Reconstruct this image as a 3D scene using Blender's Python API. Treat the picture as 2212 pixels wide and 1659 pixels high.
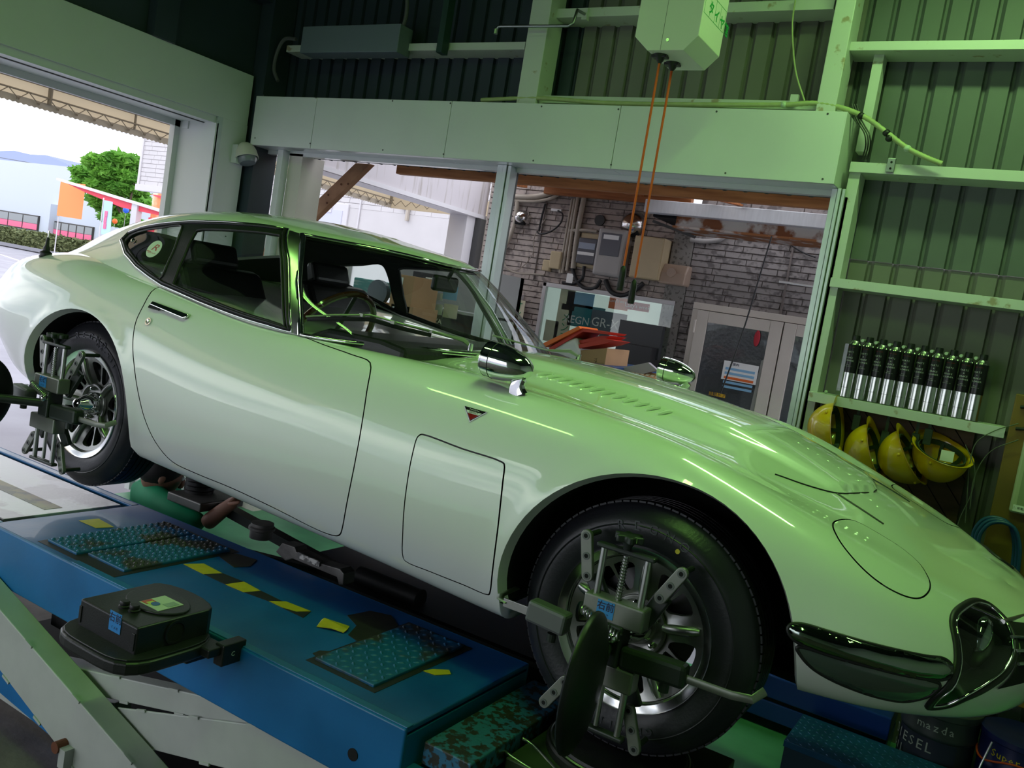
import bpy, bmesh, math, random
import numpy as np
from math import sin, cos, pi, radians, sqrt, atan2
from mathutils import Vector, Matrix, Euler
from mathutils.bvhtree import BVHTree
from mathutils.geometry import delaunay_2d_cdt
random.seed(7); np.random.seed(7)
for o in list(bpy.data.objects): bpy.data.objects.remove(o)
scene = bpy.context.scene
col = scene.collection

# ---------------------------------------------------------------- camera (2212 x 1659 frame)
FPX = 1890.0
def _cam_axes(a, b, c):
    a, b, c = map(radians, (a, b, c))
    f = np.array([sin(a)*cos(b), cos(a)*cos(b), -sin(b)]); r = np.array([cos(a), -sin(a), 0.]); d = np.cross(f, r)
    return cos(c)*r+sin(c)*d, -sin(c)*r+cos(c)*d, f
CR, CD, CF = _cam_axes(-30.735, 5.16, -9.41)
CPOS = np.array([0.747, -2.02, 1.069])
cam_data = bpy.data.cameras.new('camera'); cam = bpy.data.objects.new('camera', cam_data); col.objects.link(cam)
cam_data.sensor_width = 36.0; cam_data.lens = 36.0*FPX/2212.0; cam_data.clip_start = .02; cam_data.clip_end = 500
m = Matrix.Identity(4)
for i in range(3):
    m[i][0] = CR[i]; m[i][1] = -CD[i]; m[i][2] = -CF[i]; m[i][3] = CPOS[i]
cam.matrix_world = m
scene.camera = cam

# ---------------------------------------------------------------- world, lights, exposure
scene.view_settings.view_transform = 'Standard'; scene.view_settings.look = 'None'
scene.view_settings.gamma = 1.0; scene.view_settings.use_curve_mapping = False
scene.view_settings.exposure = 0.38
scene.cycles.use_denoising = True
scene.cycles.max_bounces = 8; scene.cycles.diffuse_bounces = 4; scene.cycles.glossy_bounces = 4
scene.cycles.transmission_bounces = 8; scene.cycles.transparent_max_bounces = 12
scene.cycles.caustics_reflective = False; scene.cycles.caustics_refractive = False
scene.cycles.sample_clamp_indirect = 6.0
w = bpy.data.worlds.new('overcast_sky'); scene.world = w; w.use_nodes = True
nt = w.node_tree; nt.nodes.clear()
n_out = nt.nodes.new('ShaderNodeOutputWorld'); n_bg = nt.nodes.new('ShaderNodeBackground')
n_tc = nt.nodes.new('ShaderNodeTexCoord'); n_mp = nt.nodes.new('ShaderNodeMapping'); n_ns = nt.nodes.new('ShaderNodeTexNoise')
n_cr = nt.nodes.new('ShaderNodeValToRGB')
n_mp.inputs['Scale'].default_value = (1, 1, 4.0); n_ns.inputs['Scale'].default_value = 3.0; n_ns.inputs['Detail'].default_value = 6
n_cr.color_ramp.elements[0].position = .38; n_cr.color_ramp.elements[0].color = (.36, .40, .50, 1)
n_cr.color_ramp.elements[1].position = .56; n_cr.color_ramp.elements[1].color = (.95, .96, 1.0, 1)
nt.links.new(n_tc.outputs['Generated'], n_mp.inputs['Vector']); nt.links.new(n_mp.outputs['Vector'], n_ns.inputs['Vector'])
nt.links.new(n_ns.outputs['Fac'], n_cr.inputs['Fac']); nt.links.new(n_cr.outputs['Color'], n_bg.inputs['Color'])
n_bg.inputs['Strength'].default_value = 2.4
nt.links.new(n_bg.outputs['Background'], n_out.inputs['Surface'])

# ---------------------------------------------------------------- pixel measurements -> points on real surfaces
def pray(u, v):
    d = CR*((u-1106)/FPX)+CD*((v-829.5)/FPX)+CF
    return d
def at(u, v, axis, val):
    d = pray(u, v); k = 'xyz'.index(axis); return Vector(CPOS+d*(val-CPOS[k])/d[k])

# ---------------------------------------------------------------- objects
def link(o, parent=None, keep=True):
    col.objects.link(o)
    if parent is not None:
        o.parent = parent
        if keep: o.matrix_parent_inverse = parent.matrix_basis.inverted() if parent.parent is None else (parent.parent.matrix_basis @ parent.matrix_parent_inverse @ parent.matrix_basis).inverted() if False else _world(parent).inverted()
    return o
def _world(o):
    if o.parent is None: return o.matrix_basis.copy()
    return _world(o.parent) @ o.matrix_parent_inverse @ o.matrix_basis
def tag(o, label=None, cat=None, group=None, kind=None):
    if label: o['label'] = label
    if cat: o['category'] = cat
    if group: o['group'] = group
    if kind: o['kind'] = kind
    return o
def thing(name, label, cat, loc=(0, 0, 0), rot=(0, 0, 0), group=None, kind=None):
    o = bpy.data.objects.new(name, None); col.objects.link(o); o.empty_display_size = .05
    o.location = loc; o.rotation_euler = rot
    return tag(o, label, cat, group, kind)
def copy_tree(o, parent=None):
    c = o.copy(); col.objects.link(c); c.parent = parent
    for ch in [x for x in bpy.data.objects if x.parent == o]: copy_tree(ch, c)
    return c

class MB:
    def __init__(s): s.v = []; s.f = []; s.m = []; s.mi = 0
    def add(s, vs, fs):
        n = len(s.v); s.v += [tuple(map(float, p)) for p in vs]; s.f += [tuple(i+n for i in f) for f in fs]; s.m += [s.mi]*len(fs); return s
    def box(s, lo, hi, R=None):
        (a, b, c), (d, e, f) = lo, hi
        vs = [Vector(p) for p in [(a,b,c),(d,b,c),(d,e,c),(a,e,c),(a,b,f),(d,b,f),(d,e,f),(a,e,f)]]
        if R is not None: vs = [R @ p for p in vs]
        return s.add(vs, [(0,3,2,1),(4,5,6,7),(0,1,5,4),(1,2,6,5),(2,3,7,6),(3,0,4,7)])
    def cbox(s, c, size, R=None):
        h = Vector(size)/2
        T = Matrix.Translation(Vector(c)) @ (R.to_4x4() if R is not None else Matrix.Identity(4))
        return s.box(-h, h, T)
    def beam(s, p0, p1, w, h, up=(0, 0, 1)):
        p0 = Vector(p0); p1 = Vector(p1); d = (p1-p0); L = d.length; d.normalize()
        u = Vector(up); x = d.cross(u)
        if x.length < 1e-4: x = d.cross(Vector((0, 1, 0)))
        x.normalize(); z = x.cross(d)
        R = Matrix((x, d, z)).transposed().to_4x4(); R.translation = (p0+p1)/2
        return s.box((-w/2, -L/2, -h/2), (w/2, L/2, h/2), R)
    def tube(s, pts, r, n=8, closed=False, caps=True, ry=None, up=None):
        pts = [Vector(p) for p in pts]; N = len(pts)
        rs = r if isinstance(r, (list, tuple)) else [r]*N
        vs = []; prev = None
        for i, p in enumerate(pts):
            if closed: t = pts[(i+1) % N]-pts[i-1]
            else: t = pts[min(i+1, N-1)]-pts[max(i-1, 0)]
            if t.length < 1e-9: t = Vector((0, 0, 1))
            t.normalize()
            if up is not None: a = t.cross(Vector(up[i] if isinstance(up, list) else up)); 
            elif prev is None:
                a = t.cross(Vector((0, 0, 1)))
                if a.length < 1e-3: a = t.cross(Vector((0, 1, 0)))
            else:
                a = prev-t*prev.dot(t)
            if a.length < 1e-6: a = t.orthogonal()
            a.normalize(); b = t.cross(a); prev = a
            for k in range(n):
                q = 2*pi*k/n; vs.append(p+a*cos(q)*rs[i]+b*sin(q)*(rs[i] if ry is None else ry))
        fs = []
        for i in range(N if closed else N-1):
            j = (i+1) % N
            for k in range(n):
                l = (k+1) % n; fs.append((i*n+k, i*n+l, j*n+l, j*n+k))
        if caps and not closed: fs += [tuple(range(n-1, -1, -1)), tuple(range((N-1)*n, N*n))]
        return s.add(vs, fs)
    def cyl(s, p0, p1, r, n=24, r2=None):
        return s.tube([p0, p1], [r, r if r2 is None else r2], n)
    def lathe(s, prof, n=48, T=None, a0=0, a1=2*pi, axis='y'):
        # prof: (radius, height along axis); full revolution about the local y axis
        full = abs(a1-a0-2*pi) < 1e-6; vs = []; K = len(prof); steps = n if full else n+1
        for i in range(steps):
            a = a0+(a1-a0)*i/n
            for r, h in prof:
                p = Vector((r*cos(a), h, r*sin(a))) if axis == 'y' else Vector((r*cos(a), r*sin(a), h)) if axis == 'z' else Vector((h, r*cos(a), r*sin(a)))
                vs.append(T @ p if T is not None else p)
        fs = []
        for i in range(n):
            j = (i+1) % steps
            for k in range(K-1): fs.append((i*K+k, i*K+k+1, j*K+k+1, j*K+k))
        return s.add(vs, fs)
    def prism(s, poly, lo, hi, axis='y', T=None):
        n = len(poly)
        def P(a, b, h): 
            v = Vector((a, h, b)) if axis == 'y' else Vector((a, b, h)) if axis == 'z' else Vector((h, a, b))
            return T @ v if T is not None else v
        vs = [P(a, b, lo) for a, b in poly]+[P(a, b, hi) for a, b in poly]
        fs = [tuple(range(n)), tuple(range(2*n-1, n-1, -1))]+[(i, i+n, (i+1) % n+n, (i+1) % n) for i in range(n)]
        return s.add(vs, fs)
    def sphere(s, c, r, n=16, m=10, sz=(1, 1, 1), T=None):
        prof = [(max(1e-4, r*sin(pi*i/m)), -r*cos(pi*i/m)) for i in range(m+1)]
        T0 = Matrix.Translation(Vector(c)) @ Matrix.Diagonal((sz[0], sz[1], sz[2], 1))
        return s.lathe(prof, n, T=(T @ T0 if T is not None else T0), axis='z')
    def build(s, name, mat, parent=None, smooth=False, bevel=0, keep=True, fixn=True, seg=2, angle=40):
        me = bpy.data.meshes.new(name); me.from_pydata(s.v, [], s.f)
        mats = mat if isinstance(mat, (list, tuple)) else [mat]
        for q in mats: me.materials.append(q)
        for p, k in zip(me.polygons, s.m): p.material_index = k
        if fixn:
            bm = bmesh.new(); bm.from_mesh(me); bmesh.ops.remove_doubles(bm, verts=bm.verts, dist=1e-6)
            bmesh.ops.recalc_face_normals(bm, faces=bm.faces); bm.to_mesh(me); bm.free()
        if smooth:
            me.shade_smooth() if hasattr(me, 'shade_smooth') else None
            for p in me.polygons: p.use_smooth = True
            me.set_sharp_from_angle(angle=radians(angle))
        me.update()
        o = bpy.data.objects.new(name, me); link(o, parent, keep)
        if bevel:
            b = o.modifiers.new('bevel', 'BEVEL'); b.width = bevel; b.segments = seg; b.limit_method = 'ANGLE'; b.angle_limit = radians(35); b.harden_normals = False
        return o

def catmull(pts, sub=6, closed=False):
    P = [np.array(p, float) for p in pts]; N = len(P); out = []
    rng = range(N) if closed else range(N-1)
    for i in rng:
        p1, p2 = P[i], P[(i+1) % N]
        p0 = P[i-1] if (closed or i > 0) else 2*p1-p2
        p3 = P[(i+2) % N] if (closed or i+2 < N) else 2*p2-p1
        d01 = max(1e-6, np.linalg.norm(p1-p0)**.5); d12 = max(1e-6, np.linalg.norm(p2-p1)**.5); d23 = max(1e-6, np.linalg.norm(p3-p2)**.5)
        for k in range(sub):
            t = k/sub
            m1 = (p2-p1)+d12*((p1-p0)/d01-(p2-p0)/(d01+d12)); m2 = (p2-p1)+d12*((p3-p2)/d23-(p3-p1)/(d12+d23))
            h = (2*t**3-3*t**2+1)*p1+(t**3-2*t**2+t)*m1+(-2*t**3+3*t**2)*p2+(t**3-t**2)*m2
            out.append(h)
    if not closed: out.append(P[-1])
    return [tuple(p) for p in out]

def text_mesh(name, txt, size, mat, T, parent=None, extrude=.0004, align='CENTER', keep=True, sx=1.0, bold=0, shear=0):
    cu = bpy.data.curves.new(name, 'FONT'); cu.body = txt; cu.size = size; cu.align_x = align; cu.align_y = 'CENTER'
    cu.extrude = extrude; cu.resolution_u = 2; cu.offset = bold; cu.shear = shear
    tmp = bpy.data.objects.new(name, cu); col.objects.link(tmp)
    dg = bpy.context.evaluated_depsgraph_get(); me = bpy.data.meshes.new_from_object(tmp.evaluated_get(dg))
    bpy.data.objects.remove(tmp); bpy.data.curves.remove(cu)
    me.transform(T @ Matrix.Diagonal((sx, 1, 1, 1))); me.materials.clear(); me.materials.append(mat)
    me.name = name
    o = bpy.data.objects.new(name, me); link(o, parent, keep); return o
def frame(o, x, y):
    # matrix with local x along x, local y along y, origin o
    x = Vector(x).normalized(); z = x.cross(Vector(y)).normalized(); y = z.cross(x)
    M = Matrix((x, y, z)).transposed().to_4x4(); M.translation = Vector(o); return M

# ---------------------------------------------------------------- materials
def mat(name, colr, rough=.5, metal=0, var=0, scale=8, bump=0, bscale=60, coat=0, spec=.5, col2=None, thr=None, emit=0, trans=0, ior=1.45, coords='Object', stretch=(1, 1, 1), alpha=1, rvar=0):
    m = bpy.data.materials.new(name); m.use_nodes = True; nt = m.node_tree; b = nt.nodes['Principled BSDF']
    b.inputs['Base Color'].default_value = (*colr, 1); b.inputs['Roughness'].default_value = rough; b.inputs['Metallic'].default_value = metal
    b.inputs['Coat Weight'].default_value = coat; b.inputs['Coat IOR'].default_value = 1.62; b.inputs['Coat Roughness'].default_value = .03; b.inputs['Specular IOR Level'].default_value = spec
    b.inputs['Transmission Weight'].default_value = trans; b.inputs['IOR'].default_value = ior; b.inputs['Alpha'].default_value = alpha
    if emit: b.inputs['Emission Color'].default_value = (*colr, 1); b.inputs['Emission Strength'].default_value = emit
    tc = nt.nodes.new('ShaderNodeTexCoord'); mp = nt.nodes.new('ShaderNodeMapping'); mp.inputs['Scale'].default_value = stretch
    nt.links.new(tc.outputs[coords], mp.inputs['Vector'])
    ns = nt.nodes.new('ShaderNodeTexNoise'); ns.inputs['Scale'].default_value = scale; ns.inputs['Detail'].default_value = 5
    nt.links.new(mp.outputs['Vector'], ns.inputs['Vector'])
    if var or col2 is not None:
        cr = nt.nodes.new('ShaderNodeValToRGB'); e = cr.color_ramp.elements
        c2 = col2 if col2 is not None else tuple(max(0, c*(1-var)) for c in colr)
        lo, hi = thr if thr else (.3, .7)
        e[0].position = lo; e[0].color = (*c2, 1); e[1].position = hi; e[1].color = (*colr, 1)
        nt.links.new(ns.outputs['Fac'], cr.inputs['Fac']); nt.links.new(cr.outputs['Color'], b.inputs['Base Color'])
    if rvar:
        mr = nt.nodes.new('ShaderNodeMapRange'); mr.inputs['To Min'].default_value = rough; mr.inputs['To Max'].default_value = min(1, rough+rvar)
        mr.inputs['From Min'].default_value = .35; mr.inputs['From Max'].default_value = .65
        nt.links.new(ns.outputs['Fac'], mr.inputs['Value']); nt.links.new(mr.outputs['Result'], b.inputs['Roughness'])
    if bump:
        n2 = nt.nodes.new('ShaderNodeTexNoise'); n2.inputs['Scale'].default_value = bscale; n2.inputs['Detail'].default_value = 4
        nt.links.new(mp.outputs['Vector'], n2.inputs['Vector'])
        bp = nt.nodes.new('ShaderNodeBump'); bp.inputs['Strength'].default_value = bump; bp.inputs['Distance'].default_value = .004
        nt.links.new(n2.outputs['Fac'], bp.inputs['Height']); nt.links.new(bp.outputs['Normal'], b.inputs['Normal'])
    return m
def glass(name, colr=(.9, .95, .93), refl=.08, rough=.0):
    # thin pane: see-through tinted sheet with a fresnel mirror
    m = bpy.data.materials.new(name); m.use_nodes = True; nt = m.node_tree; nt.nodes.clear()
    out = nt.nodes.new('ShaderNodeOutputMaterial'); mx = nt.nodes.new('ShaderNodeMixShader'); tr = nt.nodes.new('ShaderNodeBsdfTransparent'); gl = nt.nodes.new('ShaderNodeBsdfGlossy')
    fr = nt.nodes.new('ShaderNodeFresnel'); fr.inputs['IOR'].default_value = 1.5; gl.inputs['Roughness'].default_value = rough; tr.inputs['Color'].default_value = (*colr, 1)
    ge = nt.nodes.new('ShaderNodeNewGeometry'); ma = nt.nodes.new('ShaderNodeMath'); ma.operation = 'MULTIPLY_ADD'; ma.inputs[1].default_value = 1/1.5-1.5; ma.inputs[2].default_value = 1.5
    nt.links.new(ge.outputs['Backfacing'], ma.inputs[0]); nt.links.new(ma.outputs[0], fr.inputs['IOR'])
    nt.links.new(fr.outputs[0], mx.inputs[0]); nt.links.new(tr.outputs[0], mx.inputs[1]); nt.links.new(gl.outputs[0], mx.inputs[2]); nt.links.new(mx.outputs[0], out.inputs['Surface'])
    return m
PAINT = mat('white_car_paint', (.80, .84, .78), .32, coat=1.0, var=.02, scale=3)
def translucent(m, k=.6):
    nt = m.node_tree; b = nt.nodes['Principled BSDF']; out = [n for n in nt.nodes if n.type == 'OUTPUT_MATERIAL'][0]
    t = nt.nodes.new('ShaderNodeBsdfTranslucent'); mx = nt.nodes.new('ShaderNodeMixShader'); mx.inputs[0].default_value = k
    src = b.inputs['Base Color'].links[0].from_socket if b.inputs['Base Color'].links else None
    if src: nt.links.new(src, t.inputs['Color'])
    else: t.inputs['Color'].default_value = b.inputs['Base Color'].default_value
    nt.links.new(b.outputs[0], mx.inputs[1]); nt.links.new(t.outputs[0], mx.inputs[2]); nt.links.new(mx.outputs[0], out.inputs['Surface']); return m
CHROME = mat('chrome', (.78, .80, .79), .06, 1, var=.05, scale=4)
CHROME2 = mat('satin_metal', (.55, .56, .54), .28, 1, var=.15, scale=20)
BLACKRUB = mat('black_rubber', (.012, .012, .013), .45, var=.3, scale=12)
TYRE = mat('tyre_rubber', (.020, .021, .026), .38, var=.25, scale=14, bump=.15, bscale=120)
DARK = mat('dark_lining', (.006, .006, .007), .9, var=.2)
SEATM = mat('black_vinyl', (.012, .012, .014), .42, var=.2, bump=.2, bscale=80)
BLACKP = mat('black_plastic', (.016, .018, .018), .38, var=.25, scale=10, bump=.12, bscale=200)
GLASS = glass('car_glass', (.90, .95, .92)); CLEAR = glass('clear_pane', (.90, .94, .92))
# ================================================================= ROOM
def struct(o): o['kind'] = 'structure'; return o
def zx(u, v, y): p = at(u, v, 'y', y); return p.x, p.z
FZ = -.60
FLOORG = mat('green_floor_paint', (.10, .36, .17), .38, col2=(.06, .22, .11), scale=2.5, thr=(.35, .6), bump=.1, bscale=30)
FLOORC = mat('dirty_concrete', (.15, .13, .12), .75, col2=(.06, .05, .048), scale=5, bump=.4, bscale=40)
ASPH = mat('pale_asphalt', (.36, .355, .40), .85, col2=(.28, .27, .31), scale=1.2, bump=.3, bscale=60)
SHEET_UP = mat('sheet_grey_upper', (.125, .14, .135), .42, var=.25, scale=3, rvar=.2)
SHEET_LO = mat('sheet_beige_lower', (.175, .17, .15), .42, var=.2, scale=3, rvar=.2)
SHEET_DK = mat('sheet_unlit_dark', (.035, .05, .065), .5, var=.2, scale=3)  # unlit look of the left sheeting put into the colour
WHITEP = mat('white_painted_steel', (.56, .58, .54), .42, col2=(.36, .30, .20), scale=14, thr=(.30, .36), bump=.1, bscale=50)
BOXW = mat('white_box_sheet', (.62, .64, .63), .40, var=.05, scale=3, rvar=.1)
BOXU = mat('glossy_soffit_sheet', (.60, .62, .62), .12, var=.05, scale=3)
ALU = mat('anodised_aluminium', (.55, .60, .60), .38, .6, var=.08, scale=10)
CEILM = mat('dark_ceiling', (.03, .04, .04), .7, var=.3, scale=2)
SCREWM = mat('screw_dark', (.06, .06, .06), .5)
GREYW = mat('plain_grey_wall', (.45, .47, .45), .7, var=.1)

def ribbed(name, x0, x1, z0, z1, y, m, pitch=.107, depth=.022):
    mb = MB(); xs = []; x = x0
    prof = [(0, 0), (.074, 0), (.079, depth), (.090, depth), (pitch, 0)]
    P = []
    k = math.floor(x0/pitch)
    while k*pitch < x1:
        for dx, dy in prof[:-1]:
            X = k*pitch+dx
            if x0 <= X <= x1: P.append((X, y+dy))
        k += 1
    n = len(P); vs = [(a, b, z0) for a, b in P]+[(a, b, z1) for a, b in P]
    mb.add(vs, [(i, i+1, n+i+1, n+i) for i in range(n-1)])
    return mb.build(name, m, fixn=False)
# back wall sheeting: upper lap, lower lap, and the strip over the opening
WB = thing('wall_back', None, None); struct(WB)
for nmx, args, mm in (('upper_sheet', (-.30, 3.0, 1.53, 3.55, 2.26), SHEET_UP), ('lower_sheet', (-.19, 3.0, FZ, 1.53, 2.27), SHEET_LO),
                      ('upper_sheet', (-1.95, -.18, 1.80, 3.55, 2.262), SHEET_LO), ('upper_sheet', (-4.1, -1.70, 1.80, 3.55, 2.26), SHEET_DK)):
    o = ribbed(nmx, *args, mm); o.parent = WB
def sbox(name, lo, hi, m, bevel=0, parent=None, **k):
    return struct(MB().box(lo, hi).build(name, m, parent, bevel=bevel)) if parent is None else MB().box(lo, hi).build(name, m, parent, bevel=bevel)
sbox('floor', (-4.3, -7, FZ-.1), (3.2, 2.32, FZ), FLOORG)
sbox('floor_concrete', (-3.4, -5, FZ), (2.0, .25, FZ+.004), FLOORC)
sbox('ground', (-90, -40, FZ-.16), (40, 80, FZ-.11), ASPH)
sbox('ceiling', (-4.3, -5.6, 3.55), (3.2, 2.4, 3.65), CEILM)
sbox('wall_right', (3.0, -5.6, FZ), (3.1, 2.32, 3.6), GREYW)
sbox('wall_front', (-4.3, -5.6, 2.25), (3.2, -5.45, 3.6), GREYW)
sbox('wall_front_shade_pier', (-.6, -5.6, FZ), (3.2, -5.45, 2.25), GREYW)  # unseen pier, widened to keep daylight off the right wall and nose
# rear facade (x = -4.1): openings to the car park, wall above
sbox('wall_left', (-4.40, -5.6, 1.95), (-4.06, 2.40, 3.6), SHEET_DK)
# shutter header over the left opening
sh = thing('trim_1', None, None); struct(sh)
MB().box((-4.06, -5.5, 1.943), (-4.0, 2.028, 2.268)).build('shutter_box', BOXW, sh, bevel=.002)
MB().box((-4.35, -5.5, 1.90), (-4.02, 1.79, 1.943)).build('soffit', BOXW, sh)
MB().box((-4.13, -5.5, 1.895), (-4.115, 1.79, 1.90)).build('guide_slot', SCREWM, sh)
MB().box((-4.38, -5.5, 1.86), (-4.35, 1.79, 1.95)).build('outer_trim', BOXW, sh)
# jamb return, guide rail and inner column facing
jb = thing('trim_2', None, None); struct(jb)
MB().box((-4.35, 1.78, FZ), (-4.0, 1.80, 1.90)).build('jamb_panel', BOXW, jb)
MB().box((-4.40, 1.74, FZ), (-4.35, 1.80, 1.90)).build('jamb_frame', BOXW, jb)
MB().box((-4.03, 1.79, FZ), (-4.0, 1.83, 1.943)).build('guide_rail', ALU, jb)
MB().box((-4.035, 1.83, FZ), (-4.0, 2.03, 1.943)).build('column_face', BOXW, jb)
MB().box((-4.3, 1.84, FZ), (-4.05, 2.2, 1.943)).build('column_core', SHEET_DK, jb)
for z in (.55, 1.2): MB().cyl((-3.999, 1.97, z), (-3.996, 1.97, z), .005, 8).build('screw', SCREWM, jb)
p = at(404, 268, 'y', 1.779); MB().box((p.x-.04, 1.772, p.z-.03), (p.x+.02, 1.78, p.z+.03)).build('hinge_plate', BOXW, jb)
# big white header box over the back opening
hb = thing('trim_3', None, None); struct(hb)
HX0, HX1, HZ0, HZ1 = -3.92, -.19, 1.818, 2.133
seams = [at(684, 220, 'y', 2.0).x, at(975, 230, 'y', 2.0).x, at(1340, 240, 'y', 2.0).x]
xs = [HX0]+seams+[HX1]
for a, b in zip(xs, xs[1:]):
    MB().box((a+.0015, 2.0, HZ0), (b-.0015, 2.012, HZ1)).build('panel', BOXW, hb, bevel=.0015)
    MB().box((a+.0015, 2.012, HZ0), (b-.0015, 2.16, HZ0+.01)).build('soffit_panel', BOXU, hb)
MB().box((HX0, 2.012, HZ0+.01), (HX1-.002, 2.26, HZ1-.004)).build('box_core', BOXW, hb)
MB().box((HX0, 2.16, HZ0-.025), (HX1, 2.20, HZ0+.02)).build('guide_channel', BOXU, hb)
MB().box((HX1-.002, 2.0, HZ0), (HX1+.004, 2.26, HZ1)).build('end_plate', BOXW, hb, bevel=.001)
for (u, v) in [(553,298),(680,210),(1640,998)]: pass
for u, v in [(569, 206), (683, 211), (848, 218), (973, 223), (1170, 230), (1336, 236), (1548, 241), (1788, 246), (551, 298), (670, 310), (827, 324), (958, 333), (1152, 347), (1320, 356), (1567, 374), (1777, 387)]:
    q = at(u, v, 'y', 2.0); MB().cyl((q.x, 1.9985, q.z), (q.x, 2.001, q.z), .005, 8).build('screw', SCREWM, hb)
# opening posts
def post(name, x0, x1, y0, y1, z0, z1, m):
    t = thing(name, None, None); struct(t); w_ = x1-x0
    MB().box((x0, y0, z0), (x0+w_*.42, y1, z1)).build('rail', m, t, bevel=.002)
    MB().box((x0+w_*.46, y0-.008, z0), (x0+w_*.72, y1, z1)).build('rail', m, t, bevel=.002)
    MB().box((x0+w_*.76, y0, z0), (x1, y1, z1)).build('rail', m, t, bevel=.002)
    MB().box((x0+.002, y0+.01, z0), (x1-.002, y1+.02, z1)).build('core', SCREWM, t); return t
xa = at(1076, 352, 'y', 2.10).x; xb = at(1103, 370, 'y', 2.10).x
post('trim_4', xa, xb, 2.10, 2.17, FZ, HZ0, ALU)
xa = at(1776, 517, 'y', 2.10).x; xb = at(1806, 517, 'y', 2.10).x
post('trim_5', xa, xb, 2.10, 2.20, FZ, HZ0, ALU)
xa = at(598, 345, 'y', 2.10).x
sbox('trim_6', (xa, 2.10, FZ), (xa+.05, 2.16, HZ0), BOXW, .002)
sbox('trim_7', (xa+.05, 2.16, FZ), (xa+.17, 2.36, HZ0-.01), mat('cream_jamb', (.58, .55, .48), .6, var=.05))
# right of the opening: grey-green angle post and C girts used as shelves
xr = at(1826, 430, 'y', 2.12).x
sbox('trim_8', (xr-.03, 2.12, FZ), (xr+.012, 2.2, at(1826, 425, 'y', 2.12).z), WHITEP, .002)
def girt(name, u0, u1, vt, vb, y=2.10, d=.16, x1=None):
    a = at(u0, vt, 'y', y); b = at(u0, vb, 'y', y); c = at(u1, vt, 'y', y)
    t = thing(name, None, None); struct(t); h = a.z-b.z; X1 = c.x if x1 is None else x1
    MB().box((a.x, y, a.z-h), (X1, y+.004, a.z)).build('web', WHITEP, t, bevel=.001)
    MB().box((a.x, y+.004, a.z-.004), (X1, y+d, a.z)).build('flange', WHITEP, t)
    MB().box((a.x, y+.004, a.z-h), (X1, y+d, a.z-h+.004)).build('flange', WHITEP, t); return a, b
g_top = girt('trim_9', 1835, 2212, 90, 109, x1=3.0)
g_mid = girt('trim_10', 1838, 2212, 349, 371, x1=3.0)
g_low = girt('trim_11', 1795, 2212, 599, 619, x1=3.0)
g_shelf = girt('trim_12', 1748, 2190, 845, 866, y=2.07, d=.19)
girt('trim_13', 1176, 1800, 20, 39, y=2.12)
girt('trim_14', 1170, 1790, 206, 222, y=2.12)
girt('trim_15', 620, 1134, 98, 112, y=2.12)
# columns
def column(name, ul, vl, ur, vr, y=2.05, z0=FZ, d=.15):
    a = at(ul, vl, 'y', y).x; b = at(ur, vr, 'y', y).x
    return sbox(name, (a, y, z0), (b, y+d, 3.55), WHITEP, .003)
column('trim_16', 1804.5, 13.5, 1850, 0, z0=HZ1)
column('trim_17', 1141, 60, 1183, 60, z0=HZ1)
xx = at(1850, 600, 'y', 2.12).x
# vertical brackets: post beside the opening, short stub between girts
sbox('trim_18', (at(1836, 420, 'y', 2.12).x-.02, 2.12, FZ), (at(1850, 420, 'y', 2.12).x, 2.24, 1.94), WHITEP)
a = at(1890, 112, 'y', 2.16); b = at(1912, 112, 'y', 2.16); sbox('trim_19', (a.x, 2.16, 2.0), (b.x, 2.24, a.z), WHITEP)
# dark posts at the left corner
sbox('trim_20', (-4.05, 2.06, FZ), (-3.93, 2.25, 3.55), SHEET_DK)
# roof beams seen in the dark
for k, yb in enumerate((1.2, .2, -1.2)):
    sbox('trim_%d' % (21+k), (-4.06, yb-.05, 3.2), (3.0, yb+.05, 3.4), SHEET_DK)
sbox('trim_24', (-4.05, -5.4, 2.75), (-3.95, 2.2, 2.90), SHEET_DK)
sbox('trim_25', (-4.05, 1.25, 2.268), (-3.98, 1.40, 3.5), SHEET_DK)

# ---- fluorescent fittings (real lamps under the roof)
TUBE = mat('fluorescent_tube', (.50, 1.0, .30), .5, emit=9)
FITT = mat('lamp_housing', (.7, .72, .68), .4)
def fixture(x, y, z, ang, power, label, colr=(.52, 1.0, .34)):
    t = thing('fluorescent_light', label, 'ceiling light', (x, y, z), (0, 0, ang), group='twin tube lamps under the workshop roof')
    MB().box((-.62, -.09, .03), (.62, .09, .09)).build('housing', FITT, t, bevel=.004, keep=False)
    for s in (-.045, .045): MB().cyl((-.59, s, 0), (.59, s, 0), .016, 12).build('tube', TUBE, t, keep=False, smooth=True)
    for s in (-.6, .6): MB().box((s-.015, -.07, -.018), (s+.015, .07, .03)).build('end_cap', FITT, t, keep=False)
    ld = bpy.data.lights.new('lamp', 'AREA'); ld.shape = 'RECTANGLE'; ld.size = 1.15; ld.size_y = .12; ld.energy = power; ld.color = colr
    lo = bpy.data.objects.new('lamp', ld); col.objects.link(lo); lo.parent = t; lo.location = (0, 0, -.03)
    return t
fixture(.45, 1.30, 3.0, radians(0), 13, 'green-tinted twin tube lamp nearest the helmets wall')
fixture(.2, -.9, 3.15, radians(90), 13, 'green-tinted twin tube lamp above the long bonnet', (.38, 1.0, .16))
fixture(-1.9, -.9, 3.15, radians(0), 5, 'green-tinted twin tube lamp above the coupe roof', (.38, 1.0, .16))
# ================================================================= CAR
TH = radians(2.605)
car = thing('car', 'white classic fastback coupe with long nose, raised on the blue alignment lift', 'car', (0, .72, .32), (0, TH, 0))
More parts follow.
